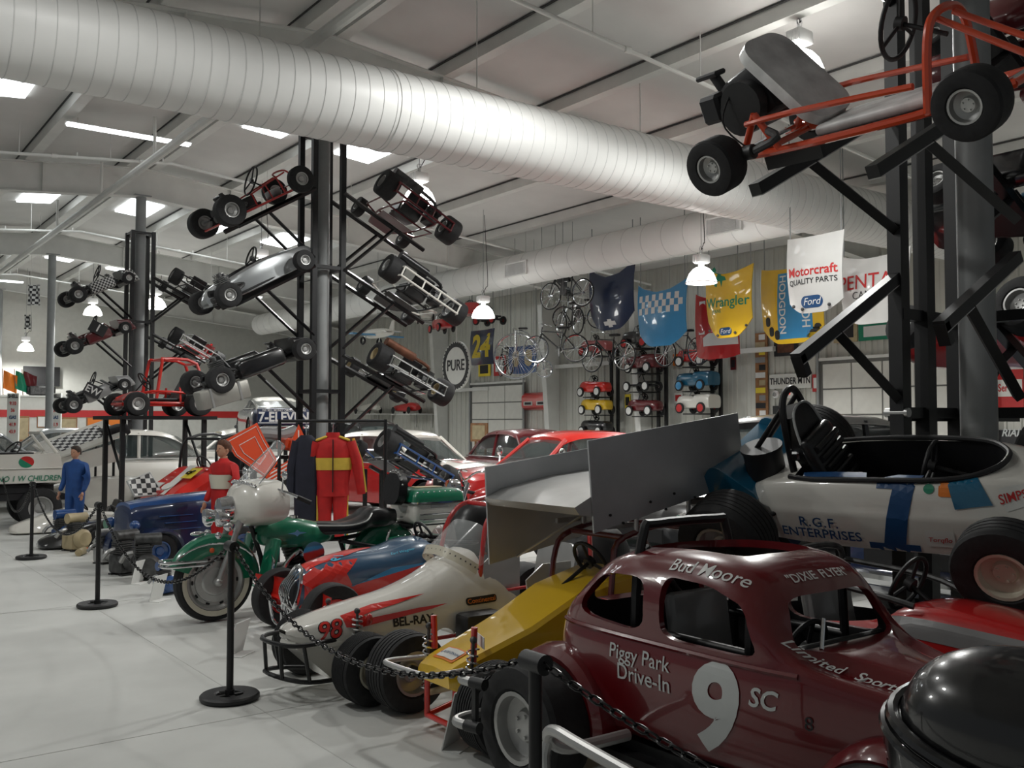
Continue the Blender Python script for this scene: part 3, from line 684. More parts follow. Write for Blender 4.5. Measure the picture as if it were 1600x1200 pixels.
# items on the floor behind, seen under the single-seater
oc = tag(part('oil_case', box(.5, .34, .32, (0, 0, .16), .015), 'skyblue', None), 'blue oil carton under the tilted white single-seater', 'box'); oc.location = (5.75, 2.35, .32); oc.rotation_euler.z = R(-50)
lettering('GOODYEAR', .07, 'ink', oc, (0, -.173, .14), (PI / 2, 0, 0), bold=.01)
lettering('STP', .07, 'inkwhite', oc, (.18, -.173, .25), (PI / 2, 0, 0), bold=.02)
ot = thing('low_bench', 'low black bench carrying the blue oil carton', 'bench', (5.75, 2.35, 0), R(-50))
part('bench_top', box(.7, .45, .03, (0, 0, .305)), 'blackmat', ot, 0)
for x in (-.3, .3):
    for y in (-.18, .18): part('leg', box(.04, .04, .29, (x, y, .145)), 'blackmat', ot, 0)

# ---------------------------------------------------------------- red open racer with a grey stripe behind the coupe
rr = thing('open_racer', 'faded red open racer with a grey stripe behind the number 9 coupe', 'race car', (4.45, 2.62, 0), R(-88))
def secr(w, zb, zt): return [(0, zb), (w * .8, zb), (w, zb + .06), (w, zb + (zt - zb) * .6), (w * .8, zt - .04), (w * .4, zt - .005), (0, zt)]
str_ = [(-1.0, .16, .3, .55), (-.8, .26, .22, .66), (-.4, .31, .2, .70), (-.1, .31, .2, .74), (.1, .3, .2, .80), (.4, .28, .2, .79), (.9, .24, .22, .72), (1.3, .15, .26, .62), (1.42, .07, .32, .52)]
ro = dense(body(str_, secr, 3, 3), 9, 0)
boolean(ro, [body([(-.75, .2, .3, 1.), (-.4, .25, .3, 1.), (-.05, .24, .3, 1.), (.02, .2, .3, 1.)], secr, 3, 2) + ('ink',)], 'red', 'body_shell', rr, 40)
tr_ = BVHTree.FromPolygons([Vector(p) for p in ro[0]], ro[1])
part('grey_stripe', wrap(grid(lambda u, v: (-.0 + 1.25 * u, -.055 + .11 * v, 0), 24, 6), tr_, (0, -.7, 1.15), (1, 0, 0), (0, .5, .6), (0, .6, -.62), .004), 'grey', rr, 0)
part('roll_bar', join(tube([(-.55, -.28, .5), (-.58, -.27, .88), (-.58, -.18, .98), (-.58, .18, .98), (-.58, .27, .88), (-.55, .28, .5)], .018, 8, sub=4), tube([(-.58, -.27, .88), (-.1, -.29, .84), (.12, -.26, .80)], .016, 8, sub=4), tube([(-.58, .27, .9), (-.1, .29, .86), (.12, .26, .80)], .016, 8, sub=4)), 'castiron', rr)
part('seat', join(T(box(.08, .38, .42, (0, 0, .21), .03, 2), (-.45, 0, .42), (0, -.2, 0)), box(.35, .36, .08, (-.28, 0, .42), .03, 2)), 'grey', rr)
steering(rr, (-.05, 0, .86), (-1, 0, .45), .14, 'blackmat', (.15, 0, .72))
for s in (-1, 1): wheel(rr, (.95, s * .36, .23), .23, .13, .55, 'alurim'); wheel(rr, (-.75, s * .37, .25), .25, .16, .55, 'alurim')
part('axle', cyl((.95, -.36, .23), (.95, .36, .23), .02), 'castiron', rr); part('axle', cyl((-.75, -.36, .25), (-.75, .36, .25), .025), 'castiron', rr)
# ---------------------------------------------------------------- coil-over, bar and wheel helpers for the small racers
def shock(parent, p, q, m='alu'):
    s = part('shock_absorber', join(cyl(p, Vector(p).lerp(Vector(q), .6), .016, n=8), cyl(Vector(p).lerp(Vector(q), .5), q, .009, n=8), ball(p, .02, 8, 6), ball(q, .02, 8, 6)), 'castiron', parent)
    part('coil_spring', spring(Vector(p).lerp(Vector(q), .15), Vector(p).lerp(Vector(q), .9), .03, 8), m, s)
def axles(parent, xs, w, z):
    for x in xs: part('axle', cyl((x, -w, z), (x, w, z), .02), 'castiron', parent)
# ---------------------------------------------------------------- yellow winged racer
yr = thing('winged_racer', 'yellow wedge-nosed racer with a large bare aluminium wing on top', 'race car', (3.73, 4.40, 0), PI)
def secy(wb, wt, zb, zt): return [(0, zb), (wb, zb), (wb + .005, zb + .01), (wt + .01, zt - .03), (wt - .01, zt - .005), (0, zt + .004)]
sty = [(.97, .155, .14, .27, .355), (.9, .17, .155, .24, .39), (.45, .23, .2, .24, .54), (.12, .26, .215, .26, .69), (.02, .27, .215, .26, .715), (-.3, .3, .24, .24, .78)]
L = []
for x, wb, wt, zb, zt in sty:
    h = secy(wb, wt, zb, zt); L.append([(x, y, z) for y, z in h + [(-a, b) for a, b in reversed(h[1:-1])]])
nose = part('nose_bodywork', loft(L), 'yellow', yr, 25)
tny = bvh(nose)
boolean(body([(-.3, .3, .2, .60), (-.8, .26, .2, .58), (-1.1, .16, .25, .5)], secr, 2, 2), [box(.7, .4, .5, (-.5, 0, .6))], 'yellow', 'rear_bodywork', yr)
part('seat', T(box(.06, .36, .4, (0, 0, 0), .02), (-.6, 0, .55), (0, -.2, 0)), 'leather', yr)
part('tail_tank', T(ball((0, 0, 0), .3, 20, 12, (1, .75, .85)), (-1.0, 0, .62)), 'white', yr)
part('nose_sticker', wrap(flat(rrect(.11, .19, .01)), tny, (.86, 0, 1), (1, 0, 0), (0, 1, 0), (0, 0, -1), .004), 'inkorange', yr, 0)
part('nose_sticker', wrap(flat(rrect(.085, .16, .01)), tny, (.86, 0, 1), (1, 0, 0), (0, 1, 0), (0, 0, -1), .007), 'signwhite', yr, 0)
part('sticker_lettering', wrap(text_shape('HAND BUILT', .028, bold=.01, ext=0), tny, (.86, 0, 1), (0, -1, 0), (1, 0, 0), (0, 0, -1), .01), 'inkblue', yr, 0)
fr_ = []
for s in (-1, 1):
    fr_ += [tube([(.93, s * .14, .34), (.92, s * .14, .3), (.92, s * .14, .06)], .016), cyl((.92, s * .14, .06), (.5, s * .2, .12), .016), cyl((.92, s * .14, .30), (.4, s * .2, .26), .014), cyl((.4, s * .2, .12), (-.9, s * .26, .12), .016), cyl((.4, s * .2, .26), (-.3, s * .28, .26), .014)]
fr_ += [cyl((.92, -.14, .30), (.92, .14, .30), .016), cyl((.92, -.14, .06), (.92, .14, .06), .016)]
part('front_frame', join(*fr_), 'brightred', yr)
for s in (-1, 1): part('shock_mount', cyl((.84, s * .19, .40), (.84, s * .2, .58), .018, n=10), 'brightred', yr); shock(yr, (.88, s * .21, .12), (.86, s * .22, .52), 'chrome')
part('front_bumper', tube([(.9, .18, .36), (1.0, .2, .365), (1.11, .2, .37), (1.14, .14, .37), (1.16, -.14, .37), (1.13, -.2, .37), (1.0, -.2, .365), (.9, -.18, .36)], .015, 10, sub=4), 'alu', yr)
part('radius_rod', cyl((.90, .12, .27), (.86, -.2, .16), .018), 'tan', yr)
part('tie_rod', cyl((.84, .36, .24), (.84, -.36, .24), .012), 'brightred', yr)
for s in (-1, 1): wheel(yr, (.86, s * .46, .225), .225, .22, .55, 'alurim', tread=8 if s > 0 else 5); wheel(yr, (-.95, s * .45, .29), .29, .3, .5, 'alurim')
axles(yr, (.86, -.95), .44, .25)
cg = []
for s in (-1, 1): cg += [tube([(-.05, s * .27, .3), (-.08, s * .27, .8), (-.2, s * .24, .98), (-.75, s * .24, 1.0), (-.85, s * .26, .5), (-.85, s * .26, .14)], .018, 8, sub=4), cyl((-.75, s * .24, 1.0), (-1.15, s * .2, .4), .016), cyl((-.15, s * .26, .5), (-.8, s * .26, .5), .016)]
cg += [cyl((-.2, -.24, .98), (-.2, .24, .98), .018), cyl((-.75, -.24, 1.), (-.75, .24, 1.), .018)]
part('roll_cage', join(*cg), 'darkred', yr)
part('engine', join(box(.4, .36, .34, (-.55, 0, .42), .04, 2), cyl((-.5, -.25, .5), (-.5, .25, .5), .08)), 'castiron', yr)
steering(yr, (-.15, 0, .82), (-1, 0, .6), .13, 'blackmat', (.1, 0, .68))
# the wing: foil between two tall side boards
wy = lambda X: 3.65 - X
wing = part('wing_foil', T(prism([(0, 0), (.03, .05), (-.1, .085), (-.5, .09), (-1.35, .03), (-1.35, .02), (-.4, -.02), (-.1, -.03)], .87, 'y'), (.22, -.107, 1.14), (0, .16, 0)), 'alu', yr, 30)
bm_ = mat('aluminium_side_board', (.46, .47, .48), .34, .35, var=.16, scale=2.2)
part('side_board', T(prism([(-.08, -.14), (-.12, .38), (-1.40, .34), (-1.40, -.10)], .012, 'y'), (.22, .33, 1.16), (0, .16, 0)), bm_, wing, 0)
part('side_board', T(prism([(.04, -.36), (.0, .25), (-1.38, .25), (-1.38, -.3)], .012, 'y'), (.22, -.545, 1.13), (0, .12, 0)), bm_, wing, 0)
part('wing_brace', join(cyl((.12, -.54, 1.22), (-.25, -.30, 1.24), .006, n=6), cyl((-.0, -.54, .80), (-.3, -.1, 1.14), .008, n=6), cyl((-.3, -.1, 1.13), (-.35, .1, 1.16), .008, n=6)), 'alu', wing)
for y in (-.30, .16): part('wing_stay', box(.24, .02, .03, (-.25, y, 1.04)), 'alu', wing, 0)
for y in (-.24, .24):
    part('wing_post', cyl((-.3, y, .98), (-.3, y, 1.16), .014), 'alu', wing); part('wing_post', cyl((-.75, y, .98), (-.75, y, 1.24), .014), 'alu', wing)
for x, z in ((-.1, 1.13), (-.2, 1.08), (-.42, 1.19), (-.55, 1.14), (-.62, 1.23), (-.8, 1.2)): part('rivet', T(cyl((0, 0, 0), (0, .012, 0), .008, n=8), (x + .1, .332, z)), 'blackmat', wing)

# ---------------------------------------------------------------- white BEL-RAY racer, number 98
br = thing('sprint_racer', 'white sprint racer with red flame stripes and clear windscreen, BEL-RAY on its flank', 'race car', (3.68, 5.54, 0), PI)
def secb(w, zb, zt, e): return [(0, zb), (w * .8, zb), (w, zb + .04), (w * 1.0, zb + (zt - zb) * .4), (w * (.85 - .1 * e), zb + (zt - zb) * .75), (w * .5, zt - .02), (0, zt)]
stb = [(1.28, .05, .36, .41, 0), (1.24, .11, .33, .44, 0), (1.1, .18, .30, .48, 0), (.85, .21, .28, .53, 0), (.55, .225, .27, .58, 0), (.3, .25, .27, .66, .3), (.15, .28, .26, .735, .3), (0, .31, .26, .79, .2), (-.1, .32, .25, .80, 0), (-.32, .32, .25, .62, 0), (-.5, .31, .25, .45, 0)]
bo = dense(body(stb, secb, 3, 3), 9, 0)
bs = boolean(bo, [body([(-.02, .28, .3, 1.1, 0), (-.2, .3, .28, 1.1, 0), (-.7, .3, .28, 1.1, 0)], secb, 2, 2), cyl((.28, -.6, .25), (.28, .6, .25), .08, n=20), cyl((.06, -.6, .22), (.06, .6, .22), .16, n=20)], 'white', 'body_shell', br, 40)
tbr = BVHTree.FromPolygons([Vector(p) for p in bo[0]], bo[1])
part('nose_duct', loft([[(1.24, s * a, z) for s, a, z in ((-1, .1, .34), (1, .1, .34), (1, .13, .30), (-1, .13, .30))], [(1.0, s * a, z) for s, a, z in ((-1, .14, .32), (1, .14, .32), (1, .16, .08), (-1, .16, .08))], [(.9, s * a, z) for s, a, z in ((-1, .14, .32), (1, .14, .32), (1, .14, .08), (-1, .14, .08))]]), 'white', br)
part('front_bumper', join(tube([(1.0, .18, .34), (1.24, .22, .34), (1.34, .12, .34), (1.36, -.12, .34), (1.24, -.22, .34), (1.0, -.18, .34)], .014, 8, sub=3), tube([(1.0, .18, .1), (1.2, .22, .12), (1.32, .12, .14), (1.34, -.12, .14), (1.2, -.22, .12), (1.0, -.18, .1)], .014, 8, sub=3), *[cyl((1.345, y, .34), (1.33, y, .14), .012, n=6) for y in (-.12, .12)], *[cyl((1.24, y, .34), (1.2, y, .12), .012, n=6) for y in (-.22, .22)]), 'tube', br)
ws = [(.02, .27, .70), (.10, .24, .755), (.16, .15, .80), (.17, 0, .815), (.16, -.15, .80), (.10, -.24, .755), (.02, -.27, .70)]
top = [(-.18, .29, .80), (-.13, .25, .90), (-.06, .16, .97), (-.03, 0, .99), (-.06, -.16, .97), (-.13, -.25, .90), (-.18, -.29, .80)]
part('windscreen', loft([cat(ws, 4), cat(top, 4)], caps=False, closed=False), 'plexi', br)
part('windscreen_flange', loft([cat([(x + .03, y * 1.05, z - .045) for x, y, z in ws], 4), cat([(x + .004, y * 1.03, z + .015) for x, y, z in ws], 4)], caps=False, closed=False), 'cream', br)
for x, y, z in cat(ws, 3): part('screen_screw', ball((x + .012, y * 1.045, z - .012), .006, 6, 4), 'castiron', br)
wb_ = lambda sh, o, ex, ey, d, m, nm='decal', off=.004: part(nm, wrap(sh, tbr, o, ex, ey, d, off), m, br, 0)
wb_(text_shape('BEL-RAY', .075, bold=.03, ext=0), (.50, 1, .40), (-1, 0, 0), (0, 0, 1), (0, -1, 0), 'ink', 'lettering')
wb_(flat(rrect(.22, .05, .02)), (.02, 1, .49), (-1, 0, .06), (.06, 0, 1), (0, -1, 0), 'ink', 'badge')
wb_(text_shape('Continental', .042, bold=.012, ext=0), (.02, 1, .49), (-1, 0, .06), (.06, 0, 1), (0, -1, 0), 'inkorange', 'lettering', .007)
for s in (-1, 1):
    for pl in ([(-.42, .08), (-.40, .0), (-.3, -.012), (.18, .035), (.30, .055), (.1, .055), (-.25, .035)], [(-.42, .08), (-.25, .035), (-.28, .06), (-.22, .075), (-.05, .1), (.16, .14), (-.2, .125)]):
        wb_(flat(pl), (.55, s * .85, .65), (-1, 0, 0), (0, -s * .35, .94), (0, -s * .94, -.35), 'brightred', 'flame_stripe')
for o_, m_, b_ in ((.003, 'ink', .05), (.006, 'brightred', .012)): wb_(text_shape('98', .15, bold=b_, shear=.2, ext=0), (1.06, .65, .75), (-1, 0, 0), (0, -.6, .8), (0, -.8, -.6), m_, 'number', o_)
for s in (-1, 1):
    wheel(br, (.93, s * .44, .205), .205, .20, .5, 'cream', tread=9); wheel(br, (-.95, s * .46, .28), .28, .28, .5, 'alurim')
    shock(br, (.9, s * .25, .2), (.88, s * .2, .5))
axles(br, (.93, -.95), .43, .22)
part('shock_cap', ball((.82, .245, .45), .022, 10, 8, (1, 1, 1.6)), 'red', br)
part('fuel_box', box(.3, .16, .24, (.08, .37, .31), .03, 2), 'blackmat', br)
part('seat', join(T(prism(rrect(.44, .46, .1), .03, 'x'), (-.85, -.0, .55), (0, -.2, 0)), box(.4, .4, .03, (-.62, 0, .3)), T(prism([(-.2, -.2), (.15, -.2), (.2, .1), (.05, .2), (-.2, .2)], .012, 'y'), (-.55, .3, .48)), T(prism([(-.2, -.2), (.15, -.2), (.2, .1), (.05, .2), (-.2, .2)], .012, 'y'), (-.55, -.3, .48))), 'alu', br)
cb = []
for s in (-1, 1): cb += [tube([(.02, s * .25, .3), (-.02, s * .25, .78), (-.1, s * .22, 1.02), (-.3, s * .21, 1.1), (-.9, s * .22, 1.12), (-1.0, s * .24, .6), (-1.0, s * .24, .15)], .017, 8, sub=4), cyl((.3, s * .2, .15), (-1.1, s * .24, .15), .015), cyl((-.05, s * .26, .40), (-.95, s * .26, .42), .013)]
cb += [cyl((-.22, -.21, 1.085), (-.22, .21, 1.085), .017), cyl((-.9, -.22, 1.12), (-.9, .22, 1.12), .017), cyl((-.3, 0, 1.1), (-.9, 0, 1.12), .014)]
part('roll_cage', join(*cb), 'red', br)
part('tail_tank', T(ball((0, 0, 0), .32, 20, 12, (.9, .8, .9)), (-1.25, 0, .62)), 'blackmat', br)
part('engine', join(box(.3, .3, .3, (-1.05, -.2, .38), .04, 2), cyl((-1.05, -.25, .5), (-1.05, -.25, .62), .07)), 'castiron', br)
part('brake_cable', tube([(-.35, .33, .5), (-.55, .38, .55), (-.7, .36, .42), (-.68, .33, .3)], .006, 6, sub=5), 'alu', br)

# ---------------------------------------------------------------- blue and red midget
mg = thing('midget_racer', 'blue and red bullet-nosed midget racer with an oval grille', 'race car', (3.88, 7.0, 0), PI)
def secm(w, zb, zt): return [(0, zb), (w * .7, zb + .01), (w * .97, zb + .1), (w, zb + (zt - zb) * .5), (w * .88, zt - .1), (w * .5, zt - .02), (0, zt)]
stm = [(.78, .10, .24, .46), (.74, .15, .2, .52), (.6, .21, .16, .575), (.3, .26, .14, .63), (0, .29, .13, .65), (-.2, .31, .13, .70), (-.38, .31, .13, .70), (-.6, .3, .13, .62), (-1.0, .24, .16, .58), (-1.3, .12, .24, .46), (-1.36, .05, .3, .4)]
mo = dense(body(stm, secm, 3, 3), 9, 0)
boolean(mo, [body([(-.34, .2, .25, .9), (-.5, .26, .25, .9), (-.85, .22, .25, .9), (-.95, .12, .25, .9)], secm, 3, 2) + ('leather',)], 'steelblue', 'body_shell', mg, 40)
tm = BVHTree.FromPolygons([Vector(p) for p in mo[0]], mo[1])
part('cockpit_trim', T(torus(.27, .02, 30, 8), (-.62, 0, .655), (0, -.08, 0), (1.15, .95, 1)), 'leather', mg)
for s in (-1, 1):
    wm_ = lambda pts, z, m, nm, off=.004: part(nm, wrap(flat(pts), tm, (0, s * 1., z), (-1, 0, 0), (0, 0, 1), (0, -s, 0), off), m, mg, 0)
    wm_([(-.79, -.08), (-.74, -.16), (-.42, -.12), (-.2, -.06), (.3, .15), (-.1, .12), (-.38, .02), (-.42, .12), (-.3, .22), (-.6, .2), (-.78, .08)], .37, 'brightred', 'flame_panel')
    wm_([(-.40, .025), (-.36, .03), (-.05, .135), (.34, .165), (.3, .15), (-.1, .12), (-.38, .02)], .37, 'skyblue', 'pinstripe', .006)
part('top_flame', wrap(flat([(-.7, -.1), (-.35, -.1), (-.1, -.02), (-.1, .02), (-.35, .1), (-.7, .1)]), tm, (0, 0, 1), (-1, 0, 0), (0, 1, 0), (0, 0, -1), .004), 'brightred', mg, 0)
part('grille_shell', T(torus(.185, .02, 30, 8, axis='x'), (.765, 0, .36), (0, -.25, 0), (1, .66, 1.02)), 'chrome', mg)
g_ = part('grille', T(lathe([(.0001, .06), (.1, .05), (.17, .01), (.18, 0)], 24, 'x'), (.76, 0, .36), (0, -.25, 0), (1, .66, 1)), 'ink', mg)
for i in range(7):
    y = -.09 + i * .03; h = .17 * math.sqrt(max(.05, 1 - (y / .125) ** 2)); part('grille_bar', T(tube([(.0, y, -h), (.045, y, -h * .5), (.062, y, 0), (.045, y, h * .5), (0, y, h)], .006, 6, sub=3), (.775, 0, .36), (0, -.25, 0)), 'chrome', g_)
part('front_bumper', tube([(.6, .2, .2), (.82, .2, .22), (.9, .12, .3), (.9, .1, .14), (.88, -.1, .14), (.9, -.12, .3), (.82, -.2, .22), (.6, -.2, .2)], .012, 8, sub=3), 'chrome', mg)
part('number', wrap(text_shape('61', .12, bold=.02, shear=.2, ext=0), tm, (.45, .1, 1), (-.7, -.6, 0), (-.6, .6, 0), (0, 0, -1), .008), 'inkcyan', mg, 0)
wrap_n = wrap(text_shape('Earl Wagner', .04, shear=.3, ext=0), tm, (-.08, .6, .95), (-1, 0, 0), (0, -.6, .7), (0, -.75, -.65), .005); part('lettering', wrap_n, 'inkcyan', mg, 0)
for s in (-1, 1):
    wheel(mg, (.66, s * .46, .235), .235, .15, .52, 'red'); wheel(mg, (-.85, s * .46, .26), .26, .2, .52, 'red')
    part('radius_arm', cyl((.66, s * .36, .23), (.2, s * .3, .24), .012), 'chrome', mg)
axles(mg, (.66, -.85), .44, .235)
part('side_latch', join(cyl((-.3, .31, .42), (-.3, .36, .43), .012), box(.09, .03, .025, (-.3, .37, .43), .008)), 'chrome', mg)
steering(mg, (-.42, 0, .70), (-1, 0, .5), .13, 'blackmat', (-.1, 0, .55))
part('seat', T(box(.08, .4, .4, (0, 0, 0), .03, 2), (-.9, 0, .5), (0, -.2, 0)), 'red', mg)
part('head_fairing', T(ball((0, 0, 0), .3, 20, 12, (1.1, .78, 1.05)), (-1.0, 0, .68)), 'leather', mg)
# ---------------------------------------------------------------- green and white touring motorcycle
mc = thing('touring_motorcycle', 'green and white touring motorcycle with whitewall tyres and rear top box', 'motorcycle', (3.66, 8.0, 0), PI)
def mwheel(x):
    o = part('tyre', T(lathe([(.235, -.055), (.27, -.068), (.30, -.066), (.325, -.045), (.335, 0), (.325, .045), (.30, .066), (.27, .068), (.235, .055), (.235, -.055)], 44, 'y'), (0, 0, 0)), 'rubber', mc, loc=(x, 0, .335))
    for s in (-1, 1): part('whitewall', lathe([(.243, s * .0625), (.27, s * .0705), (.285, s * .071)], 44, 'y'), 'cream', o)
    r = part('rim', join(*[lathe([(.24, s * .05), (.24, s * .058), (.225, s * .056), (.2, s * .03), (.175, s * .03), (.17, s * .045), (.12, s * .05), (.11, s * .06), (.1, s * .062), (.03, s * .06), (.025, s * .09), (.0001, s * .09)], 40, 'y') for s in (-1, 1)]), 'alurim', o)
    for k in range(10):
        a = 2 * PI * k / 10
        for s in (1,): part('rim_slot', T(box(.035, .004, .016, (0, 0, 0), .005), (.19 * math.cos(a), s * .032, .19 * math.sin(a)), (0, -a + PI / 2, 0)), 'ink', r)
    return o
mwheel(.81); mwheel(-.81)
# front fender: arch over the wheel with a skirt
def mfender(cx, a0, a1, r, w, dr=0):
    L = []
    for i in range(21):
        a = R(a0 + (a1 - a0) * i / 20); c, s = math.cos(a), math.sin(a); e = .75 + .25 * math.sin(PI * min(1, i / 10) / 2) if i < 10 else 1
        sec = [(-w, -.12 + dr), (-w, -.02), (-w * .8, .025), (-w * .4, .045), (0, .05), (w * .4, .045), (w * .8, .025), (w, -.02), (w, -.12 + dr), (w * .93, -.12 + dr), (w * .9, -.02), (0, .035), (-w * .9, -.02), (-w * .93, -.12 + dr)]
        L.append([(cx + (r + d * (1 if d > 0 else e)) * c, y, .335 + (r + d * (1 if d > 0 else e)) * s) for y, d in sec])
    return loft(L)
ff = part('front_fender', mfender(.81, 20, 178, .345, .085), 'green', mc)
part('fender_trim', tube([(.81 + .37 * math.cos(R(a)) + .02, .088, .335 + .25 * math.sin(R(a)) + .07) for a in range(25, 165, 14)], .008, 6), 'chrome', ff)
part('fender_bumper', join(tube([(.9, .095, .52), (1.15, .1, .52), (1.23, .06, .52), (1.24, -.06, .52), (1.15, -.1, .52), (.9, -.095, .52)], .014, 8, sub=3), tube([(.9, .095, .485), (1.15, .1, .485), (1.23, .06, .485), (1.24, -.06, .485), (1.15, -.1, .485), (.9, -.095, .485)], .012, 8, sub=3)), 'chrome', ff)
part('fender_lamp', ball((.95, 0, .735), .035, 12, 8, (1.8, .7, .6)), 'chrome', ff); part('fender_badge', T(ball((0, 0, 0), .022, 10, 6, (1, .3, 1)), (.86, .093, .60)), 'orangeplastic', ff)
for s in (-1, 1):
    part('fork_leg', join(cyl((.81, s * .115, .335), (.62, s * .115, .85), .026, n=12), cyl((.55, s * .11, 1.02), (.66, s * .115, .74), .034, n=12), ball((.81, s * .115, .335), .036, 12, 8)), 'alurim', mc)
part('headlamp_nacelle', T(lathe([(.0001, .1), (.09, .08), (.11, .0), (.10, -.1), (.05, -.16)], 20, 'x'), (.70, 0, .93)), 'chrome', mc)
for s in (-1, 1):
    part('spot_lamp', T(lathe([(.0001, .07), (.06, .055), (.066, .03), (.05, -.04), (.0001, -.06)], 18, 'x'), (.79, s * .16, .86)), 'chrome', mc)
    part('turn_signal', T(ball((0, 0, 0), .04, 12, 8), (.78, s * .24, .80)), 'chrome', mc); part('marker_lamp', ball((.82, s * .13, .72), .032, 12, 8), 'chrome', mc)
# batwing fairing
fl = [(.0, .18), (.10, .2), (.24, .17), (.33, .08), (.36, -.02), (.33, -.11), (.22, -.16), (.1, -.19), (0, -.2)]
fo_ = [(a, b) for a, b in fl] + [(-a, b) for a, b in reversed(fl[1:-1])]
fo_ = [(p.x, p.y) for p in cat([(a, b, 0) for a, b in fo_], 3, True)]
Lf = []
for t_ in range(7):
    u = t_ / 6; k_ = (1, .995, .98, .94, .86, .66, .02)[t_]; x = (.38, .48, .56, .61, .645, .675, .69)[t_]
    Lf.append([(x - .42 * (y * k_) ** 2 * 1.6 - .25 * max(0, z * k_), y * k_, .97 + z * k_) for y, z in fo_])
fa = part('fairing', loft(Lf, caps=True), 'white', mc, 60)
part('stud_strip', tube([(.60 - .67 * (y) ** 2, y, 1.145 - .35 * y * y) for y in [-.26 + i * .04 for i in range(14)]], .01, 6), 'chrome', fa)
for i in range(14):
    y = -.26 + i * .04; part('stud', ball((.61 - .67 * y * y, y, 1.16 - .35 * y * y), .011, 8, 6), 'chrome', fa)
w0 = [(.55 - .5 * y * y, y, 1.15 - .2 * y * y) for y in [-.24 + .06 * i for i in range(9)]]; w1 = [(.40 - .3 * y * y, y * .95, 1.30) for y in [-.24 + .06 * i for i in range(9)]]; w2 = [(.26 - .2 * y * y, y * .6, 1.50 - .8 * y * y) for y in [-.24 + .06 * i for i in range(9)]]
part('windscreen', loft([w0, w1, w2], caps=False, closed=False), 'plexi', fa)
part('screen_edge', tube([w0[0], w1[0]] + w2 + [w1[-1], w0[-1]], .006, 6), 'chrome', fa)
part('handlebar', tube([(.45, 0, 1.02), (.42, .2, 1.1), (.3, .36, 1.06), (.18, .42, 1.0)], .014, 8, sub=3), 'chrome', mc); part('handlebar', tube([(.45, 0, 1.02), (.42, -.2, 1.1), (.3, -.36, 1.06), (.18, -.42, 1.0)], .014, 8, sub=3), 'chrome', mc)
for s in (-1, 1): part('grip', cyl((.24, s * .39, 1.03), (.14, s * .44, .98), .02), 'blackmat', mc); part('mirror', join(cyl((.36, s * .34, 1.08), (.38, s * .42, 1.2), .008), ball((.38, s * .44, 1.22), .05, 12, 8, (.35, 1, .8))), 'chrome', mc)
# tank
tk = [(.46, .06, .66, .74), (.40, .13, .60, .79), (.2, .165, .58, .83), (0, .15, .58, .80), (-.2, .09, .60, .74), (-.28, .04, .62, .69)]
part('fuel_tank', body(tk, lambda w, zb, zt: [(0, zb), (w * .9, zb), (w, zb + .06), (w * .98, (zb + zt) / 2), (w * .75, zt - .03), (w * .3, zt), (0, zt)], 3, 2), 'green', mc)
part('tank_badge', prism(rrect(.16, .02, .009), .012, 'y', .168) and T(prism([(-.09, 0), (-.02, .012), (.0, .03), (.02, .012), (.09, 0), (.02, -.012), (0, -.03), (-.02, -.012)], .01, 'y'), (.14, .166, .70)), 'chrome', mc)
part('tank_cap', cyl((.12, .05, .82), (.12, .05, .845), .035), 'chrome', mc)
# saddle, passenger pad, backrest
sd = [(.0, .07, .68, .76), (-.15, .13, .66, .77), (-.35, .19, .66, .76), (-.52, .19, .68, .80), (-.62, .16, .70, .87), (-.75, .16, .70, .87), (-.88, .12, .72, .85)]
sq = lambda w, zb, zt: [(0, zb), (w * .8, zb), (w, (zb + zt) / 2), (w * .8, zt - .01), (w * .4, zt), (0, zt - .008)]
part('saddle', body(sd, sq, 3, 3), 'leather', mc)
part('saddle_piping', tube([(-.06, .13, .75), (-.2, .19, .745), (-.38, .2, .74), (-.52, .2, .77), (-.6, .15, .83)], .008, 6, sub=4), 'alurim', mc)
part('backrest', T(prism(rrect(.30, .30, .12, 6), .09, 'x'), (-.93, 0, 1.03), (0, -.12, 0)), 'leather', mc, 50)
for i in range(10):
    a = R(10 + i * 18); part('backrest_stud', ball((-.92 - .0, .155 * math.cos(a), 1.05 + .155 * math.sin(a)), .011, 8, 6), 'chrome', mc)
# top box
tp = part('top_box', T(box(.56, .50, .2, (0, 0, 0), .05, 3), (-1.28, 0, .80)), 'white', mc)
part('lid', T(loft([[(x * a, y * a2, z) for x, y in rrect(.58, .52, .06)] for a, a2, z in ((1, 1, 0), (1, 1, .03), (.95, .94, .09), (.86, .84, .12), (.5, .5, .13))]), (-1.28, 0, .905)), 'green', tp)
part('lid_trim', T(join(loft([[(x, y, z) for x, y in rrect(.59, .53, .06)] for z in (-.008, .008)])), (-1.28, 0, .905)), 'chrome', tp)
part('lid_emblem', T(prism(rrect(.3, .16, .05), .006), (-1.28, .0, 1.037)), 'tan', tp)
for i in range(9): part('lid_stud', ball((-1.04 - i * .06, .23, 1.0), .012, 8, 6), 'chrome', tp)
for z in (.75, .80): part('box_rail', tube([(-1.05, .255, z), (-1.08, .275, z), (-1.5, .275, z), (-1.56, .2, z)], .009, 8), 'chrome', tp)
part('box_badge', box(.2, .006, .025, (-1.27, .254, .87)), 'alurim', tp)
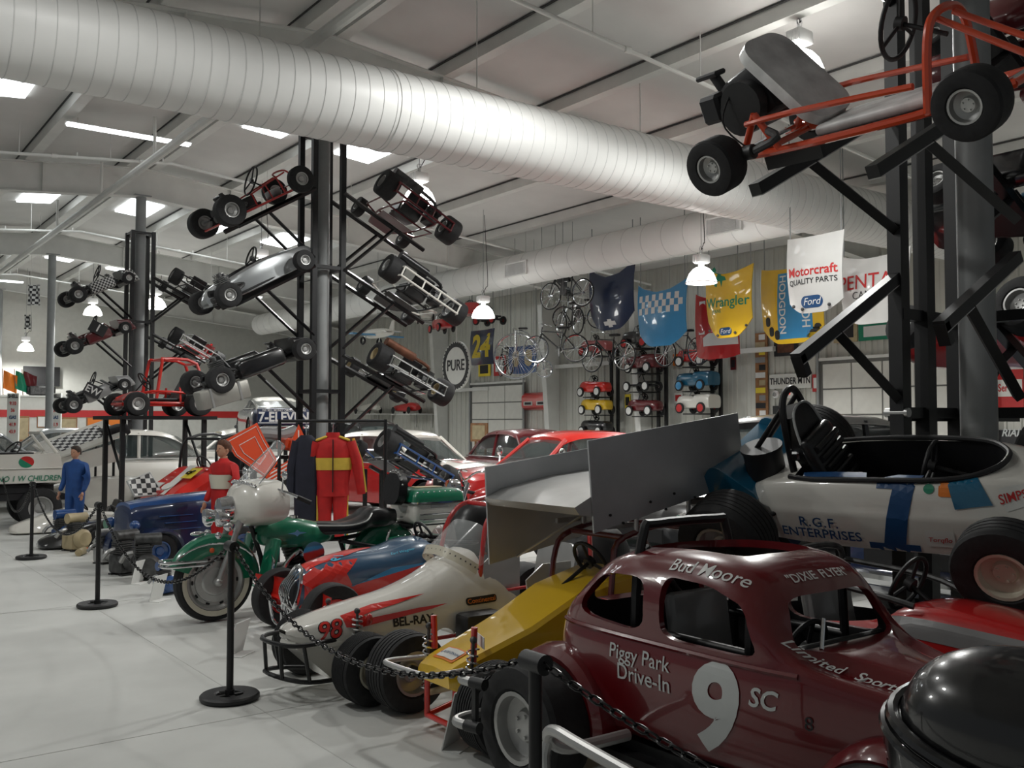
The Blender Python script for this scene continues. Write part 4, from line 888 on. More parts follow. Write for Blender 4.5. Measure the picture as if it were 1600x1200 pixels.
for s in (-1, 1):
    bg = part('saddlebag', T(box(.58, .17, .24, (0, 0, 0), .06, 3), (-.98, s * .30, .44)), 'green', mc)
    part('bag_lid', T(loft([[(x * a, y * a, z) for x, y in rrect(.6, .19, .06)] for a, z in ((1, 0), (1, .03), (.9, .075), (.6, .09))]), (-.98, s * .30, .53)), 'green', bg)
    for i in range(6): part('bag_stud', ball((-.78 - i * .07, s * .32, .625), .011, 8, 6), 'chrome', bg)
    part('guard_bar', tube([(-.62, s * .2, .36), (-.6, s * .38, .4), (-.62, s * .4, .62), (-.7, s * .3, .68)], .012, 8, sub=3), 'chrome', mc)
    part('lower_shield', T(box(.05, .2, .52, (0, 0, 0), .02, 2), (.44, s * .26, .43), (0, -.22, s * .1)), 'green', mc)
    part('engine_guard', tube([(.4, s * .1, .62), (.42, s * .32, .55), (.44, s * .36, .4), (.38, s * .3, .24), (.34, s * .1, .2)], .014, 8, sub=3), 'chrome', mc)
    part('footboard', box(.28, .09, .025, (.18, s * .3, .24), .01), 'blackmat', mc)
part('rear_fender', mfender(-.81, 0, 150, .345, .095, 0), 'green', mc)
part('engine', join(box(.5, .22, .22, (.02, 0, .32), .05, 2), *[T(cyl((0, 0, 0), (0, 0, .24), .085, n=16), (.02, 0, .38), (0, s * .4, 0)) for s in (1, -1)], *[T(cyl((0, 0, .03 + .03 * k), (0, 0, .042 + .03 * k), .105, n=16), (.02, 0, .38), (0, s * .4, 0)) for s in (1, -1) for k in range(7)]), 'castiron', mc)
part('primary_cover', T(prism(rrect(.52, .17, .08, 6), .05, 'y'), (-.08, .17, .33)), 'chrome', mc); part('air_cleaner', T(cyl((0, 0, 0), (0, .07, 0), .1, n=24), (.0, .14, .52)), 'chrome', mc)
part('exhaust', tube([(.1, .12, .55), (.28, .2, .4), (.2, .26, .24), (-.2, .28, .2), (-1.3, .3, .24)], [.02] * 9 + [.022] * 4 + [.04] * 4, 10, sub=4) if False else join(tube([(.1, .12, .55), (.28, .2, .4), (.2, .26, .24), (-.2, .28, .2)], .022, 10, sub=4), cyl((-.2, .28, .2), (-1.3, .3, .24), .042)), 'chrome', mc)
part('frame', join(tube([(.55, 0, .95), (.4, 0, .5), (.36, 0, .2), (-.5, 0, .18), (-.81, 0, .335)], .022, 8), tube([(.5, 0, .85), (.2, 0, .62), (-.35, 0, .6), (-.81, 0, .65)], .02, 8), cyl((-.5, 0, .18), (-.35, 0, .6), .02), cyl((-.81, -.12, .335), (-.81, .12, .335), .02), cyl((-.3, .12, .6), (-.95, .2, .45), .02), cyl((-.9, 0, .62), (-1.28, 0, .7), .02), box(.5, .3, .02, (-1.2, 0, .69))), 'blackmat', mc)
# ================================================================ kart racks on the columns
def kart(label, loc, rot, fm='tube', sm='leather', pan='blackmat', bodyk=None, bm='silver', rw=(.14, .2), fw=(.125, .13), wb=1.05, tr=.5, tf=.44, nerf=None, steer=True, sw=.16, group='racing karts on the racks', engm='castiron', rimm='alurim', tank=True, hoop=None, muffler=None):
    t = thing('racing_kart', label, 'kart', loc, rot, group); xr, xf = -wb * .5, wb * .5
    z0 = .1
    fr = []
    for s in (-1, 1): fr += [tube([(xr - .1, s * .3, z0), (xr + .3, s * .31, z0), (.1, s * .3, z0), (xf - .05, s * .22, z0), (xf + .12, s * .16, z0)], .015, 8, sub=2)]
    fr += [cyl((x, -w, z0), (x, w, z0), .014, n=8) for x, w in ((xr - .1, .3), (xr + .3, .31), (.12, .3), (xf + .12, .16))]
    part('frame', join(*fr), fm, t)
    part('floor_pan', prism([(.0, -.28), (xf - .02, -.21), (xf + .1, -.15), (xf + .1, .15), (xf - .02, .21), (.0, .28)], .006, 'z', z0 - .016), pan, t, 0)
    part('axle', cyl((xr, -tr, rw[0]), (xr, tr, rw[0]), .015, n=8), 'chrome', t); part('axle', cyl((xf, -tf, fw[0]), (xf, tf, fw[0]), .012, n=8), 'chrome', t)
    for s in (-1, 1): wheel(t, (xr, s * tr, rw[0]), rw[0], rw[1], .48, rimm); wheel(t, (xf, s * tf, fw[0]), fw[0], fw[1], .48, rimm)
    part('seat', join(T(box(.05, .34, .36, (0, 0, .17), .022, 2), (-.28, 0, .12), (0, -.4, 0)), box(.32, .34, .05, (-.12, 0, .13), .022, 2), box(.24, .03, .14, (-.14, .17, .2), .012), box(.24, .03, .14, (-.14, -.17, .2), .012)), sm, t)
    if steer: steering(t, (.12, 0, .44), (-1, 0, .9), sw, 'blackmat', (.4, 0, .14))
    e = part('engine', join(box(.2, .18, .16, (xr + .1, -.27, .2), .02, 2), *[box(.15, .19, .012, (xr + .1, -.27, .3 + .022 * k)) for k in range(5)], cyl((xr + .1, -.27, .4), (xr + .1, -.27, .45), .03)), engm, t)
    part('air_cleaner', cyl((xr - .06, -.27, .24), (xr - .14, -.27, .26), .045), 'blackmat', e)
    part('exhaust', join(tube([(xr + .2, -.27, .24), (xr + .32, -.36, .2), (xr + .2, -.42, .17)], .022, 8, sub=3), cyl((xr + .2, -.42, .17), (xr - .2, -.42, .17), .04)) if not muffler else join(tube([(xr + .1, -.27, .32), (xr + .0, -.2, .42), (xr - .05, .1, .42)], .025, 8, sub=3), cyl((xr - .05, .1, .42), (xr - .05, .6, .42), .065)), muffler or 'castiron', t)
    if tank: part('fuel_tank', box(.18, .2, .11, (.33, 0, .17), .03, 2), 'silver', t)
    if nerf:
        rb = [tube([(xr - .1, tr * .92, z), (xr - .22, tr * .9, z), (xr - .22, -tr * .9, z), (xr - .1, -tr * .92, z)], .016, 8) for z in (.1, .24)] + [cyl((xr - .22, y, .1), (xr - .22, y, .24), .013, n=8) for y in (-tr * .88, -.15, .15, tr * .88)] + [cyl((xr - .1, y, .1), (xr - .22, y, .1), .013, n=8) for y in (-.28, .28)]
        part('rear_bumper', join(*rb), nerf, t)
        for s in (-1, 1): part('side_bar', tube([(xf - .25, s * .25, z0), (xf - .28, s * .46, z0 + .04), (xr + .3, s * .48, z0 + .04), (xr + .27, s * .3, z0)], .014, 8), nerf, t)
    if hoop: part('front_hoop', join(tube([(xf + .05, .2, z0), (xf, .2, .34), (xf - .06, .12, .40), (xf - .06, -.12, .40), (xf, -.2, .34), (xf + .05, -.2, z0)], .013, 8, sub=3), *[cyl((xf - .04, s * .18, .36), (-.1, s * .3, .28), .011, n=8) for s in (-1, 1)], *[cyl((x, s * (.3 - .1 * (x + .1)), .28 + .1 * (x + .1) / .6), (x, s * .3, z0), .009, n=6) for s in (-1, 1) for x in (-.1, .15, .35)]), hoop, t)
    if bodyk == 'stream':
        st = [(-.75, .12, .1, .2), (-.6, .22, .08, .3), (-.2, .3, .06, .36), (.2, .3, .06, .38), (.6, .24, .06, .34), (.85, .16, .08, .3), (.95, .08, .12, .25)]
        o = boolean(body(st, lambda w, a, b: [(0, a), (w * .9, a), (w, a + .05), (w, b - .08), (w * .8, b), (0, b + .01)], 3, 2), [body([(-.5, .2, .14, .6), (-.1, .24, .14, .6), (.2, .22, .14, .6)], lambda w, a, b: [(0, a), (w * .9, a), (w, a + .05), (w, b - .08), (w * .8, b), (0, b + .01)], 2, 2) + ('ink',)], bm, 'body_shell', t)
    if bodyk in ('pods', 'check'):
        m2 = 'checkfine' if bodyk == 'check' else bm
        part('nose_cone', loft([[(xf + .28, y * .75, z * .6 + .05) for y, z in rrect(.5, .14, .04, 3)], [(xf + .2, y, z + .0) for y, z in rrect(.6, .24, .05, 3, 0, .14)], [(xf - .05, y, z) for y, z in rrect(.66, .34, .06, 3, 0, .18)]]), m2, t)
        part('steering_fairing', T(prism([(-.14, 0), (.14, 0), (.11, .28), (-.11, .28)], .02, 'x'), (xf - .12, 0, .14), (0, -.6, 0)), m2, t, 0)
        for s in (-1, 1): part('side_pod', loft([[(x, s * .40 + y * k, z * k + .13) for y, z in rrect(.18, .25, .05, 3, 0, .05)] for x, k in ((xf - .3, .75), (xf - .35, 1), (xr + .35, 1), (xr + .3, .8))]), m2, t)
    return t
def rack(label, x, y, top, posts, levels, side):
    t = thing('kart_rack', label, 'rack', (x, y, 0), 0, 'black kart racks on the columns')
    for dx, dy in posts: part('post', box(.075, .075, top, (dx, dy, top / 2)), 'tube', t, 0)
    for z in (top - .04, top * .66, top * .36): part('tie_plate', join(*[box(abs(a[0] - b[0]) + .06, abs(a[1] - b[1]) + .06, .05, ((a[0] + b[0]) / 2, (a[1] + b[1]) / 2, z)) for a, b in zip(posts, posts[1:] + posts[:1]) if a[0] == b[0] or a[1] == b[1]]), 'tube', t, 0)
    for sgn, z, run, slope in levels:
        for dy in (-.25, .25):
            a = R(slope); p = Vector((sgn * .22, dy, z)); q = p + Vector((sgn * run * math.cos(a), 0, -run * math.sin(a)))
            part('arm', cyl(p, q, .035, n=4), 'tube', t, 0)
            part('strut', cyl(Vector((sgn * .22, dy, z - run * .75)), p.lerp(q, .62), .025, n=4), 'tube', t, 0)
    return t
PS = [(-.22, -.22), (.22, -.22), (.22, .22), (-.22, .22)]
rack('black square-tube rack on the column with the silver bodied kart', 6, 12.6, 5.85, PS, [(-1, 4.95, 1.3, 31), (-1, 3.86, 1.3, 29), (-1, 2.78, 1.3, 24), (1, 4.95, 1.5, 27), (1, 3.85, 1.5, 27), (1, 2.62, 1.5, 25)], 0)
rack('black square-tube rack on the column with the chequered kart', 6, 21.7, 5.85, PS, [(-1, 4.82, 1.2, 26), (-1, 3.78, 1.2, 26), (-1, 2.6, 1.2, 26), (1, 4.85, 1.3, 26), (1, 3.6, 1.3, 26)], 0)
def lk(x, y, z, deg): return (x, y, z), (0, R(-deg), 0)
def rk(x, y, z, deg): return (x, y, z), (R(deg), 0, R(90))
G2 = 'karts on the rack behind the motorcycle'; G3 = 'karts on the rack with chequered karts'
kart('red tube-framed kart with a tall black steering wheel, top left of the rack', (5.0, 12.45, 4.50), (0, R(-31), 0), fm='red', sm='leather', rw=(.2, .2), fw=(.18, .12), hoop='red', sw=.2, group=G2, engm='castiron', wb=1.15)
kart('kart in a smooth silver body with a chequered seat, middle left of the rack', (5.0, 12.45, 3.44), (0, R(-29), 0), sm='checkfine', bodyk='stream', rw=(.16, .2), fw=(.14, .14), group=G2, wb=1.2)
kart('low black kart above the boxy metal tank, lower left of the rack', (4.95, 12.45, 2.28), (0, R(-22), 0), bodyk='pods', bm='black', rw=(.17, .22), fw=(.15, .16), group=G2, wb=1.25, sm='leather', steer=False)
sd_ = thing('fuel_tank', 'boxy bare-metal side tank hanging before the low black kart', 'tank', (4.36, 12.0, 2.02), (0, R(-16), R(8)))
part('tank_body', box(.7, .2, .24, (0, 0, 0), .03, 2), mat('dull_sheet_metal', (.36, .35, .32), .45, .5, var=.1), sd_); [part('tank_strap', box(.03, .21, .25, (x, 0, 0)), 'alu', sd_) for x in (-.2, .2)]; part('tank_bracket', box(.5, .4, .03, (0, .25, .05)), 'tube', sd_)
kart('maroon-floored kart shown from below with dark red bars, top right of the rack', (7.15, 12.5, 4.62), (R(27), 0, R(90)), fm='darkred', nerf='darkred', pan='darkred', rw=(.2, .25), fw=(.15, .14), tr=.58, group=G2, muffler='castiron', steer=False)
kart('kart with white tubular bars shown from below, middle right of the rack', (7.25, 12.5, 3.42), (R(27), 0, R(90)), fm='tube', nerf='white', rw=(.19, .25), fw=(.15, .14), tr=.6, group=G2, muffler='leather', steer=False)
kart('black kart with a brown exhaust and chrome bars, lower right of the rack', (7.05, 12.5, 2.18), (R(25), 0, R(90)), nerf='chrome', rw=(.19, .25), fw=(.15, .14), tr=.56, group=G2, muffler='rust', steer=False, rimm='tan')
kart('black kart with bright blue tubular bars beside the hanging red suit', (7.1, 12.4, .92), (R(28), 0, R(90)), nerf='blue', pan='ink', rw=(.2, .25), fw=(.15, .14), tr=.56, group=G2, muffler='leather', steer=False)
ks = thing('kart_trestle', 'low black trestle propping up the kart with blue bars', 'stand', (7.1, 12.4, 0))
for x, h in ((-.3, .98), (.3, .66)): 
    for y in (-.15, .35): part('leg', box(.05, .05, h, (x, y, h / 2)), 'tube', ks, 0)
part('cross_bar', T(box(.8, .06, .05), (0, .1, .84), (0, R(28), 0)), 'tube', ks, 0)
# rack with the chequered karts
kart('kart with a fine chequered body and raised steering wheel, top of the far left rack', (5.15, 21.5, 4.38), (0, R(-26), 0), bodyk='check', group=G3, rw=(.17, .22), sw=.19, wb=1.1)
kart('maroon and black kart with a white number 1 panel on the far left rack', (5.1, 21.5, 3.32), (0, R(-26), 0), bodyk='pods', bm='darkred', group=G3, rw=(.17, .22), sm='darkred', sw=.18, wb=1.1)
kart('black kart with white striped panels, lowest on the far left rack', (5.1, 21.5, 2.12), (0, R(-26), 0), bodyk='pods', bm='grey', group=G3, rw=(.17, .22), sw=.18, wb=1.1)
kart('black kart with three round gauges, upper right of the far left rack', (6.95, 21.5, 4.45), (R(26), 0, R(90)), nerf='tube', group=G3, rw=(.18, .22), tr=.52)
kart('red-engined kart with chrome bars, lower right of the far left rack', (6.95, 21.5, 3.15), (R(28), 0, R(90)), nerf='chrome', fm='red', group=G3, rw=(.18, .22), tr=.52, engm='red')
for (x, y, z), s, sz in (((4.98, 20.98, 3.62), '1', .22), ((4.9, 20.98, 2.33), 'EW', .2)):
    p = thing('number_panel', 'small black number panel with white %s on the far left rack' % s, 'sign', (x, y, z), (PI / 2, R(26), 0)); part('panel', box(.34, .24, .01), 'ink', p, 0); lettering(s, sz, 'inkwhite', p, (0, 0, .006), (0, 0, 0), bold=.02)
# ---- near rack at the right with the orange kart
r1_ = thing('kart_rack', 'black square-tube rack on the nearest column with empty sloping arms', 'rack', (6, 3.1, 0), 0, 'black kart racks on the columns')
for dx, dy in ((-.34, .33), (-.09, .30), (.3, .3), (.3, -.3)): part('post', box(.095, .095, 5.9, (dx, dy, 2.95)), 'tube', r1_, 0)
for z in (5.8, 2.35, 1.72): part('tie_plate', join(box(.7, .08, .07, (-.02, .32, z)), box(.08, .65, .07, (.3, 0, z))), 'tube', r1_, 0)
def arm(y, x0, z0, x1, z1, lip=True):
    d = Vector((x1 - x0, 0, z1 - z0)); a = math.atan2(-d.z, d.x)
    m = part('arm', T(box(d.length, .07, .07, (0, 0, 0)), ((x0 + x1) / 2, y, (z0 + z1) / 2), (0, a, 0)), 'tube', r1_, 0)
    part('wear_strip', T(box(d.length, .072, .006, (0, 0, .036)), ((x0 + x1) / 2, y, (z0 + z1) / 2), (0, a, 0)), 'alu', m, 0)
    if lip: part('lip', T(box(.05, .07, .13, (d.length / 2 - .02, 0, .05)), ((x0 + x1) / 2, y, (z0 + z1) / 2), (0, a, 0)), 'tube', m, 0)
    part('strut', cyl((x0, y, z0 - .85), (x0 * .35 + x1 * .65, y, z0 * .35 + z1 * .65 - .03), .04, n=4), 'tube', r1_, 0)
arm(.33, -.3, 2.62, -1.40, 2.02); arm(-.3, -.1, 2.66, -.98, 2.18)
arm(.33, -.3, 3.72, -1.75, 2.95, False); arm(-.3, -.1, 3.74, -1.6, 2.94, False)
arm(.3, .3, 2.62, 1.5, 2.0); arm(.3, .3, 3.7, 1.5, 3.1); arm(-.3, .3, 3.7, 1.5, 3.1)
part('level_beam', box(1.6, .07, .07, (.42, .36, 1.70)), 'tube', r1_, 0); part('beam_bolt', cyl((-.36, .42, 1.72), (-.36, .26, 1.72), .03), 'alu', r1_)
ok = kart('orange-red kart with a patched silver seat hanging at the top right', (4.52, 2.78, 3.13), (R(27), R(1.5), R(-90)), fm='orange', sm='leather', rw=(.155, .16), fw=(.155, .15), wb=1.42, tr=.50, tf=.50, group='karts on the near right rack', steer=False, tank=False, engm='blackmat')
for c in list(ok.children):
    if c.name.split('.')[0] in ('seat', 'engine', 'frame', 'floor_pan'):
        for g in list(c.children): bpy.data.objects.remove(g)
        bpy.data.objects.remove(c)
part('frame', join(*[j for s in (-1, 1) for j in (tube([(-.78, s * .26, .14), (-.5, s * .28, .12), (.3, s * .26, .12), (.75, s * .16, .14)], .022, 8, sub=3), tube([(-.62, s * .28, .30), (-.3, s * .3, .30), (.35, s * .28, .26)], .017, 8, sub=2), cyl((-.72, s * .26, .12), (-.55, s * .28, .34), .02), cyl((-.55, s * .28, .34), (-.45, s * .28, .12), .02), cyl((-.8, s * .42, .155), (-.55, s * .2, .14), .022))], tube([(.38, .26, .12), (.42, .2, .42), (.43, .1, .53), (.43, -.1, .53), (.42, -.2, .42), (.38, -.26, .12)], .022, 8, sub=4), cyl((.43, .08, .51), (.85, .1, .2), .016), cyl((.43, -.08, .51), (.85, -.1, .2), .016), cyl((-.6, -.28, .13), (-.6, .28, .13), .02), cyl((.38, -.27, .13), (.38, .27, .13), .02), cyl((.74, -.17, .14), (.74, .17, .14), .02)), 'orange', ok)
silv = mat('silver_patched_vinyl', (.74, .74, .73), .35, .0, var=.3, scale=5, bump=.25)
part('seat_back', T(prism(rrect(.40, .62, .12, 6), .06, 'x'), (-.44, 0, .44), (0, -.62, 0)), silv, ok, 50)
part('seat_base', T(box(.68, .40, .06, (0, 0, 0), .025, 3), (.06, 0, .16), (0, -.02, 0)), silv, ok)
part('floor_pan', box(.8, .5, .01, (.0, 0, .1)), 'blackmat', ok, 0)
part('engine', join(T(box(.30, .32, .3, (0, 0, 0), .05, 2), (-.68, .02, .42), (0, -.3, 0)), T(box(.14, .3, .16, (0, 0, 0), .02), (-.9, -.05, .42)), cyl((-.7, -.2, .36), (-.7, .2, .36), .13, n=20), cyl((-.88, -.05, .5), (-.92, -.05, .6), .03), box(.16, .1, .03, (-.94, -.05, .6), .01)), 'ink', ok)
part('pull_starter', T(cyl((0, 0, 0), (0, -.07, 0), .13, n=24), (-.66, -.16, .40)), 'blackmat', ok)
part('chain_guard', box(.36, .03, .1, (-.42, -.22, .07)), 'tube', ok)
part('throttle_cable', tube([(-.7, -.2, .5), (-.75, -.3, .35), (-.66, -.3, .2), (-.6, -.24, .14)], .005, 6, sub=4), 'tube', ok)
steering(ok, (.2, 0, .54), (-1, 0, .35), .17, 'blackmat', (.42, 0, .42))
kart('dark kart above the orange one, mostly outside the top of the frame', (4.75, 2.85, 4.62), (R(26), 0, R(-90)), rw=(.19, .2), fw=(.16, .15), wb=1.3, tr=.5, group='karts on the near right rack', fm='red', sm='darkred')
kart('black kart with a teal tank on the right of the nearest column', (7.3, 3.35, 3.15), (R(27), 0, R(90)), rw=(.17, .2), fw=(.15, .15), group='karts on the near right rack', sm='tealblue', bodyk='pods', bm='black')
kart('dark red kart high on the right of the nearest column', (7.3, 3.35, 4.3), (R(27), 0, R(90)), rw=(.19, .2), group='karts on the near right rack', fm='darkred', sm='darkred', bodyk='pods', bm='darkred')
kart('bright red bodied kart low on the right of the nearest column', (7.45, 3.7, 2.12), (R(20), 0, R(80)), rw=(.2, .22), fw=(.17, .16), group='karts on the near right rack', bodyk='stream', bm='red')
arm(.3, .3, 4.75, 1.5, 4.2)
arm(.33, -.3, 5.2, -1.7, 4.5); arm(-.45, -.1, 5.2, -1.7, 4.5)
# ================================================================ hanging hoods, signs, bicycles and pedal cars along the side wall
def tfit(s, width, **k):
    v, f = text_shape(s, 1., ext=0, **k); x0 = min(p[0] for p in v); x1 = max(p[0] for p in v); q = width / (x1 - x0); c = (x0 + x1) / 2
    return [((p[0] - c) * q, p[1] * q, 0) for p in v], f
FACE = (PI / 2, 0, -PI / 2)           # a board facing the aisle: local x -> -Y, local y -> up, local z -> toward -X
def quad(px0, py0, px1, py1, X):
    a = onx(px0, py1, X); b = onx(px1, py1, X); c = onx((px0 + px1) / 2, py0, X); m = onx((px0 + px1) / 2, py1, X)
    return Vector((X, (a.y + b.y) / 2, (c.z + m.z) / 2)), abs(a.y - b.y), c.z - m.z
def chainlink(parent, x, y, z0, z1): part('hanging_chain', cyl((x, y, z0), (x, y, z1), .012, n=6), 'steelgrey', parent)
def hood(label, px0, py0, px1, py1, X, m, dip=.12, rise=.2, bow=.1, tilt=0, group='racing hoods hung from the roof'):
    c, w, h = quad(px0, py0, px1, py1, X)
    t = thing('racing_hood', label, 'car hood', c, (PI / 2, R(tilt), -PI / 2), group); rows = []
    n = 14
    for j in range(11):
        v = j / 10; fr_, bk = [], []
        for i in range(n + 1):
            u = i / n * 2 - 1; ww = w / 2 * (1 - .06 * v); yt = h / 2 - dip * h * (1 - u * u); yb = -h / 2 + rise * h * max(0, abs(u) - .35) ** 1.6
            y = yt + (yb - yt) * v; z = bow * (1 - u * u) + .05 * math.sin(v * PI)
            fr_.append((u * ww, y, z)); bk.append((u * ww, y, z - .025))
        rows.append(fr_ + bk[::-1])
    o = part('hood_panel', loft(rows), m, t, 40)
    for s in (-1, 1): chainlink(t, s * w * .46, h / 2 - .05, 0, 0) if False else part('hanging_chain', cyl((s * w * .45, h / 2 - .06, 0), (s * w * .45, zc(X) - c.z + .03, 0), .012, n=6), 'steelgrey', t)
    b = bvh(o)
    def put(sh, x, y, mm, nm='decal', off=.006, ex=(1, 0, 0), ey=(0, 1, 0)): return part(nm, wrap(sh, b, (x * w, y * h, .6), ex, ey, (0, 0, -1), off), mm, t, 0)
    def bolt(x, y): part('hood_pin', ball((x * w, y * h, .05 + bow * (1 - 4 * x * x)), .03, 8, 6), 'castiron', t)
    return t, put, w, h, bolt
paint('whitehood', (.60, .60, .58), coat=.4)
t, put, w, h, bolt = hood('plain navy blue hood with a white bowtie emblem, above the pedal cars', 922, 412, 993, 516, 16, 'navy', .2, .5)
put(flat([(-.2, -.05), (-.07, -.05), (-.05, -.1), (.09, -.1), (.07, -.05), (.2, -.05), (.16, .05), (.05, .05), (.03, .1), (-.11, .1), (-.09, .05), (-.24, .05)]), .04, -.40, 'inkwhite', 'emblem')
t, put, w, h, bolt = hood('blue hood with a white chequered band across its top', 998, 440, 1075, 541, 16, 'skyblue', .16, .4)
for r_ in range(3):
    for c_ in range(6):
        put(flat([(-.06, -.075), (.06, -.075), (.06, .075), (-.06, .075)]), -.40 + c_ * .148 + (.066 if r_ % 2 else 0), .26 - r_ * .10, 'inkwhite', 'check_square')
t, put, w, h, bolt = hood('yellow hood lettered Wrangler with a small horse rider', 1105, 417, 1178, 528, 15.6, 'yellow', .1, .5)
put(tfit('Wrangler', .92 * w, bold=.012), 0, .0, 'inkgreen', 'lettering'); put(tfit('JEANS', .22 * w, bold=.01), -.2, -.12, 'inkgreen', 'lettering')
put(flat([(-.14, -.1), (-.1, 0), (-.16, .06), (-.08, .08), (-.02, .2), (.05, .26), (.1, .18), (.04, .1), (.16, .06), (.2, -.02), (.1, -.02), (.08, -.16), (.03, -.02), (-.04, -.02), (-.06, -.14)]), -.15, .32, 'inkgreen', 'horse_rider')
put(flat(rrect(.34, .16, .078, 6)), -.02, -.41, 'inkblue', 'badge'); put(text_shape('Ford', .14, shear=.3, ext=0), -.02, -.41, 'inkwhite', 'lettering', .012)
for x, y in ((-.38, -.38), (-.17, -.46), (.2, -.44), (.4, -.35)): bolt(x, y)
t, put, w, h, bolt = hood('blue and yellow hood lettered HODGDON down its side', 1191, 414, 1291, 537, 16.6, 'yellow', .05, .4)
put(flat([(-.26 * w, -.42 * h), (.26 * w, -.42 * h), (.26 * w, .42 * h), (-.26 * w, .42 * h)]), .08, -.02, 'skyblue', 'blue_panel')
put(tfit('HODGDON', .74 * h, bold=.015), -.1, .0, 'inkwhite', 'lettering', .012, (0, -1, 0), (1, 0, 0)); put(tfit('OH', .22 * h, bold=.015), .25, -.2, 'inkwhite', 'lettering', .012, (0, -1, 0), (1, 0, 0))
for x, y in ((-.36, -.2), (-.3, -.33), (-.2, -.38), (.4, -.33)): put(flat(rrect(.14, .2, .06)), x, y, 'ink', 'scuffed_hole')
t, put, w, h, bolt = hood('white hood lettered Motorcraft Quality Parts in front of the duct', 1232, 366, 1321, 489, 13.4, 'whitehood', .03, .3)
put(tfit('Motorcraft', .86 * w, bold=.02), 0, .03, 'inkred', 'lettering'); put(tfit('QUALITY PARTS', .84 * w, bold=.015), 0, -.1, 'ink', 'lettering')
put(flat(rrect(.42, .2, .098, 6)), .0, -.36, 'inkblue', 'badge'); put(text_shape('Ford', .17, shear=.3, ext=0), 0, -.36, 'inkwhite', 'lettering', .012)
for x, y in ((-.33, -.4), (-.15, -.45), (.3, -.42)): bolt(x, y)
t, put, w, h, bolt = hood('white hood lettered PENTAX CAMERAS behind the black rack posts', 1315, 392, 1425, 506, 14.8, 'whitehood', .1, .3)
put(tfit('PENTAX', .98 * w, bold=.005), -.0, .08, 'inkred', 'lettering'); put(tfit('CAMERAS', .6 * w), .03, -.1, 'ink', 'lettering')
t, put, w, h, bolt = hood('dark red hood with worn white numerals hung behind the yellow hood', 1088, 455, 1158, 561, 17.4, 'red', .1, .1)
put(text_shape('1', 1., bold=.06, ext=0), -.3, .1, 'inkwhite', 'number'); put(flat([(-.5, -.2), (.5, -.2), (.5, .0), (.2, .1), (-.3, .1), (-.5, .0)]), .1, -.18, 'inkwhite', 'worn_numeral')
t, put, w, h, bolt = hood('dark hood with yellow number 24 near the round PURE sign', 736, 515, 772, 570, 17.2, 'navy', .02, .0, .03)
put(tfit('24', .8 * w, bold=.04, shear=.1), 0, .0, 'inkyellow', 'number')
t, put, w, h, bolt = hood('blue hood with a faded painted portrait behind the penny-farthing', 796, 540, 840, 584, 17.6, 'blue', .02, .1, .04)
put(flat(rrect(.34, .5, .15)), -.2, .05, 'tan', 'portrait'); put(flat(rrect(.34, .5, .15)), .25, .05, 'tan', 'portrait')
def board(name, label, cat_, px0, py0, px1, py1, X, m, th=.03, round_=0):
    c, w, h = quad(px0, py0, px1, py1, X); t = thing(name, label, cat_, c, FACE)
    part('panel', prism(rrect(w, h, round_ or .01), th), m, t, 0); return t, w, h
c, w, h = quad(695, 533, 732, 610, 16.4)
t = thing('pure_sign', 'round white PURE sign with a toothed black ring', 'sign', c, FACE); r0 = h / 2
part('disc', T(cyl((0, 0, -.03), (0, 0, .03), r0, n=48)), 'signwhite', t); part('toothed_ring', T(lathe([(r0 * .76, .032), (r0 * .76, .04), (r0 * .93, .04), (r0 * .93, .032)], 48)), 'ink', t)
for i in range(36): part('tooth', T(box(.05, .04, .012), (r0 * .94 * math.cos(i * PI / 18), r0 * .94 * math.sin(i * PI / 18), .038), (0, 0, i * PI / 18)), 'ink', t, 0)
lettering('PURE', h * .31, 'ink', t, (0, 0, .034), (0, 0, 0), bold=.02, xs=.9); part('hanger', cyl((0, r0, 0), (0, zc(16.4) - c.z + .03, 0), .02, n=6), 'steelwhite', t)
t, w, h = board('sign_board', 'white THUNDER MTN sign over the dark exit door', 'sign', 1203, 584, 1268, 607, 19.985, 'signwhite'); lettering('THUNDER MTN', h * .62, 'ink', t, (0, 0, .02), (0, 0, 0), bold=.015, xs=.75)
t, w, h = board('exit_sign', 'lit red EXIT sign with two lamp heads', 'exit sign', 1224, 607, 1240, 622, 19.985, 'signwhite', .08); 
exm = mat('exit_glow', (.6, .03, .03), .4, var=0, emit=(1, .08, .05), es=1.2); lettering('EXIT', h * .5, exm, t, (0, 0, .042), (0, 0, 0), bold=.04, xs=.8)
for s in (-1, 1): part('emergency_lamp', T(lathe([(.0001, .0), (.09, .02), (.1, .06), (.06, .1)], 14), (s * .33, -.02, .03)), 'lampbody', t)
part('bracket', box(.8, .04, .04, (0, -.02, 0)), 'steelwhite', t, 0)
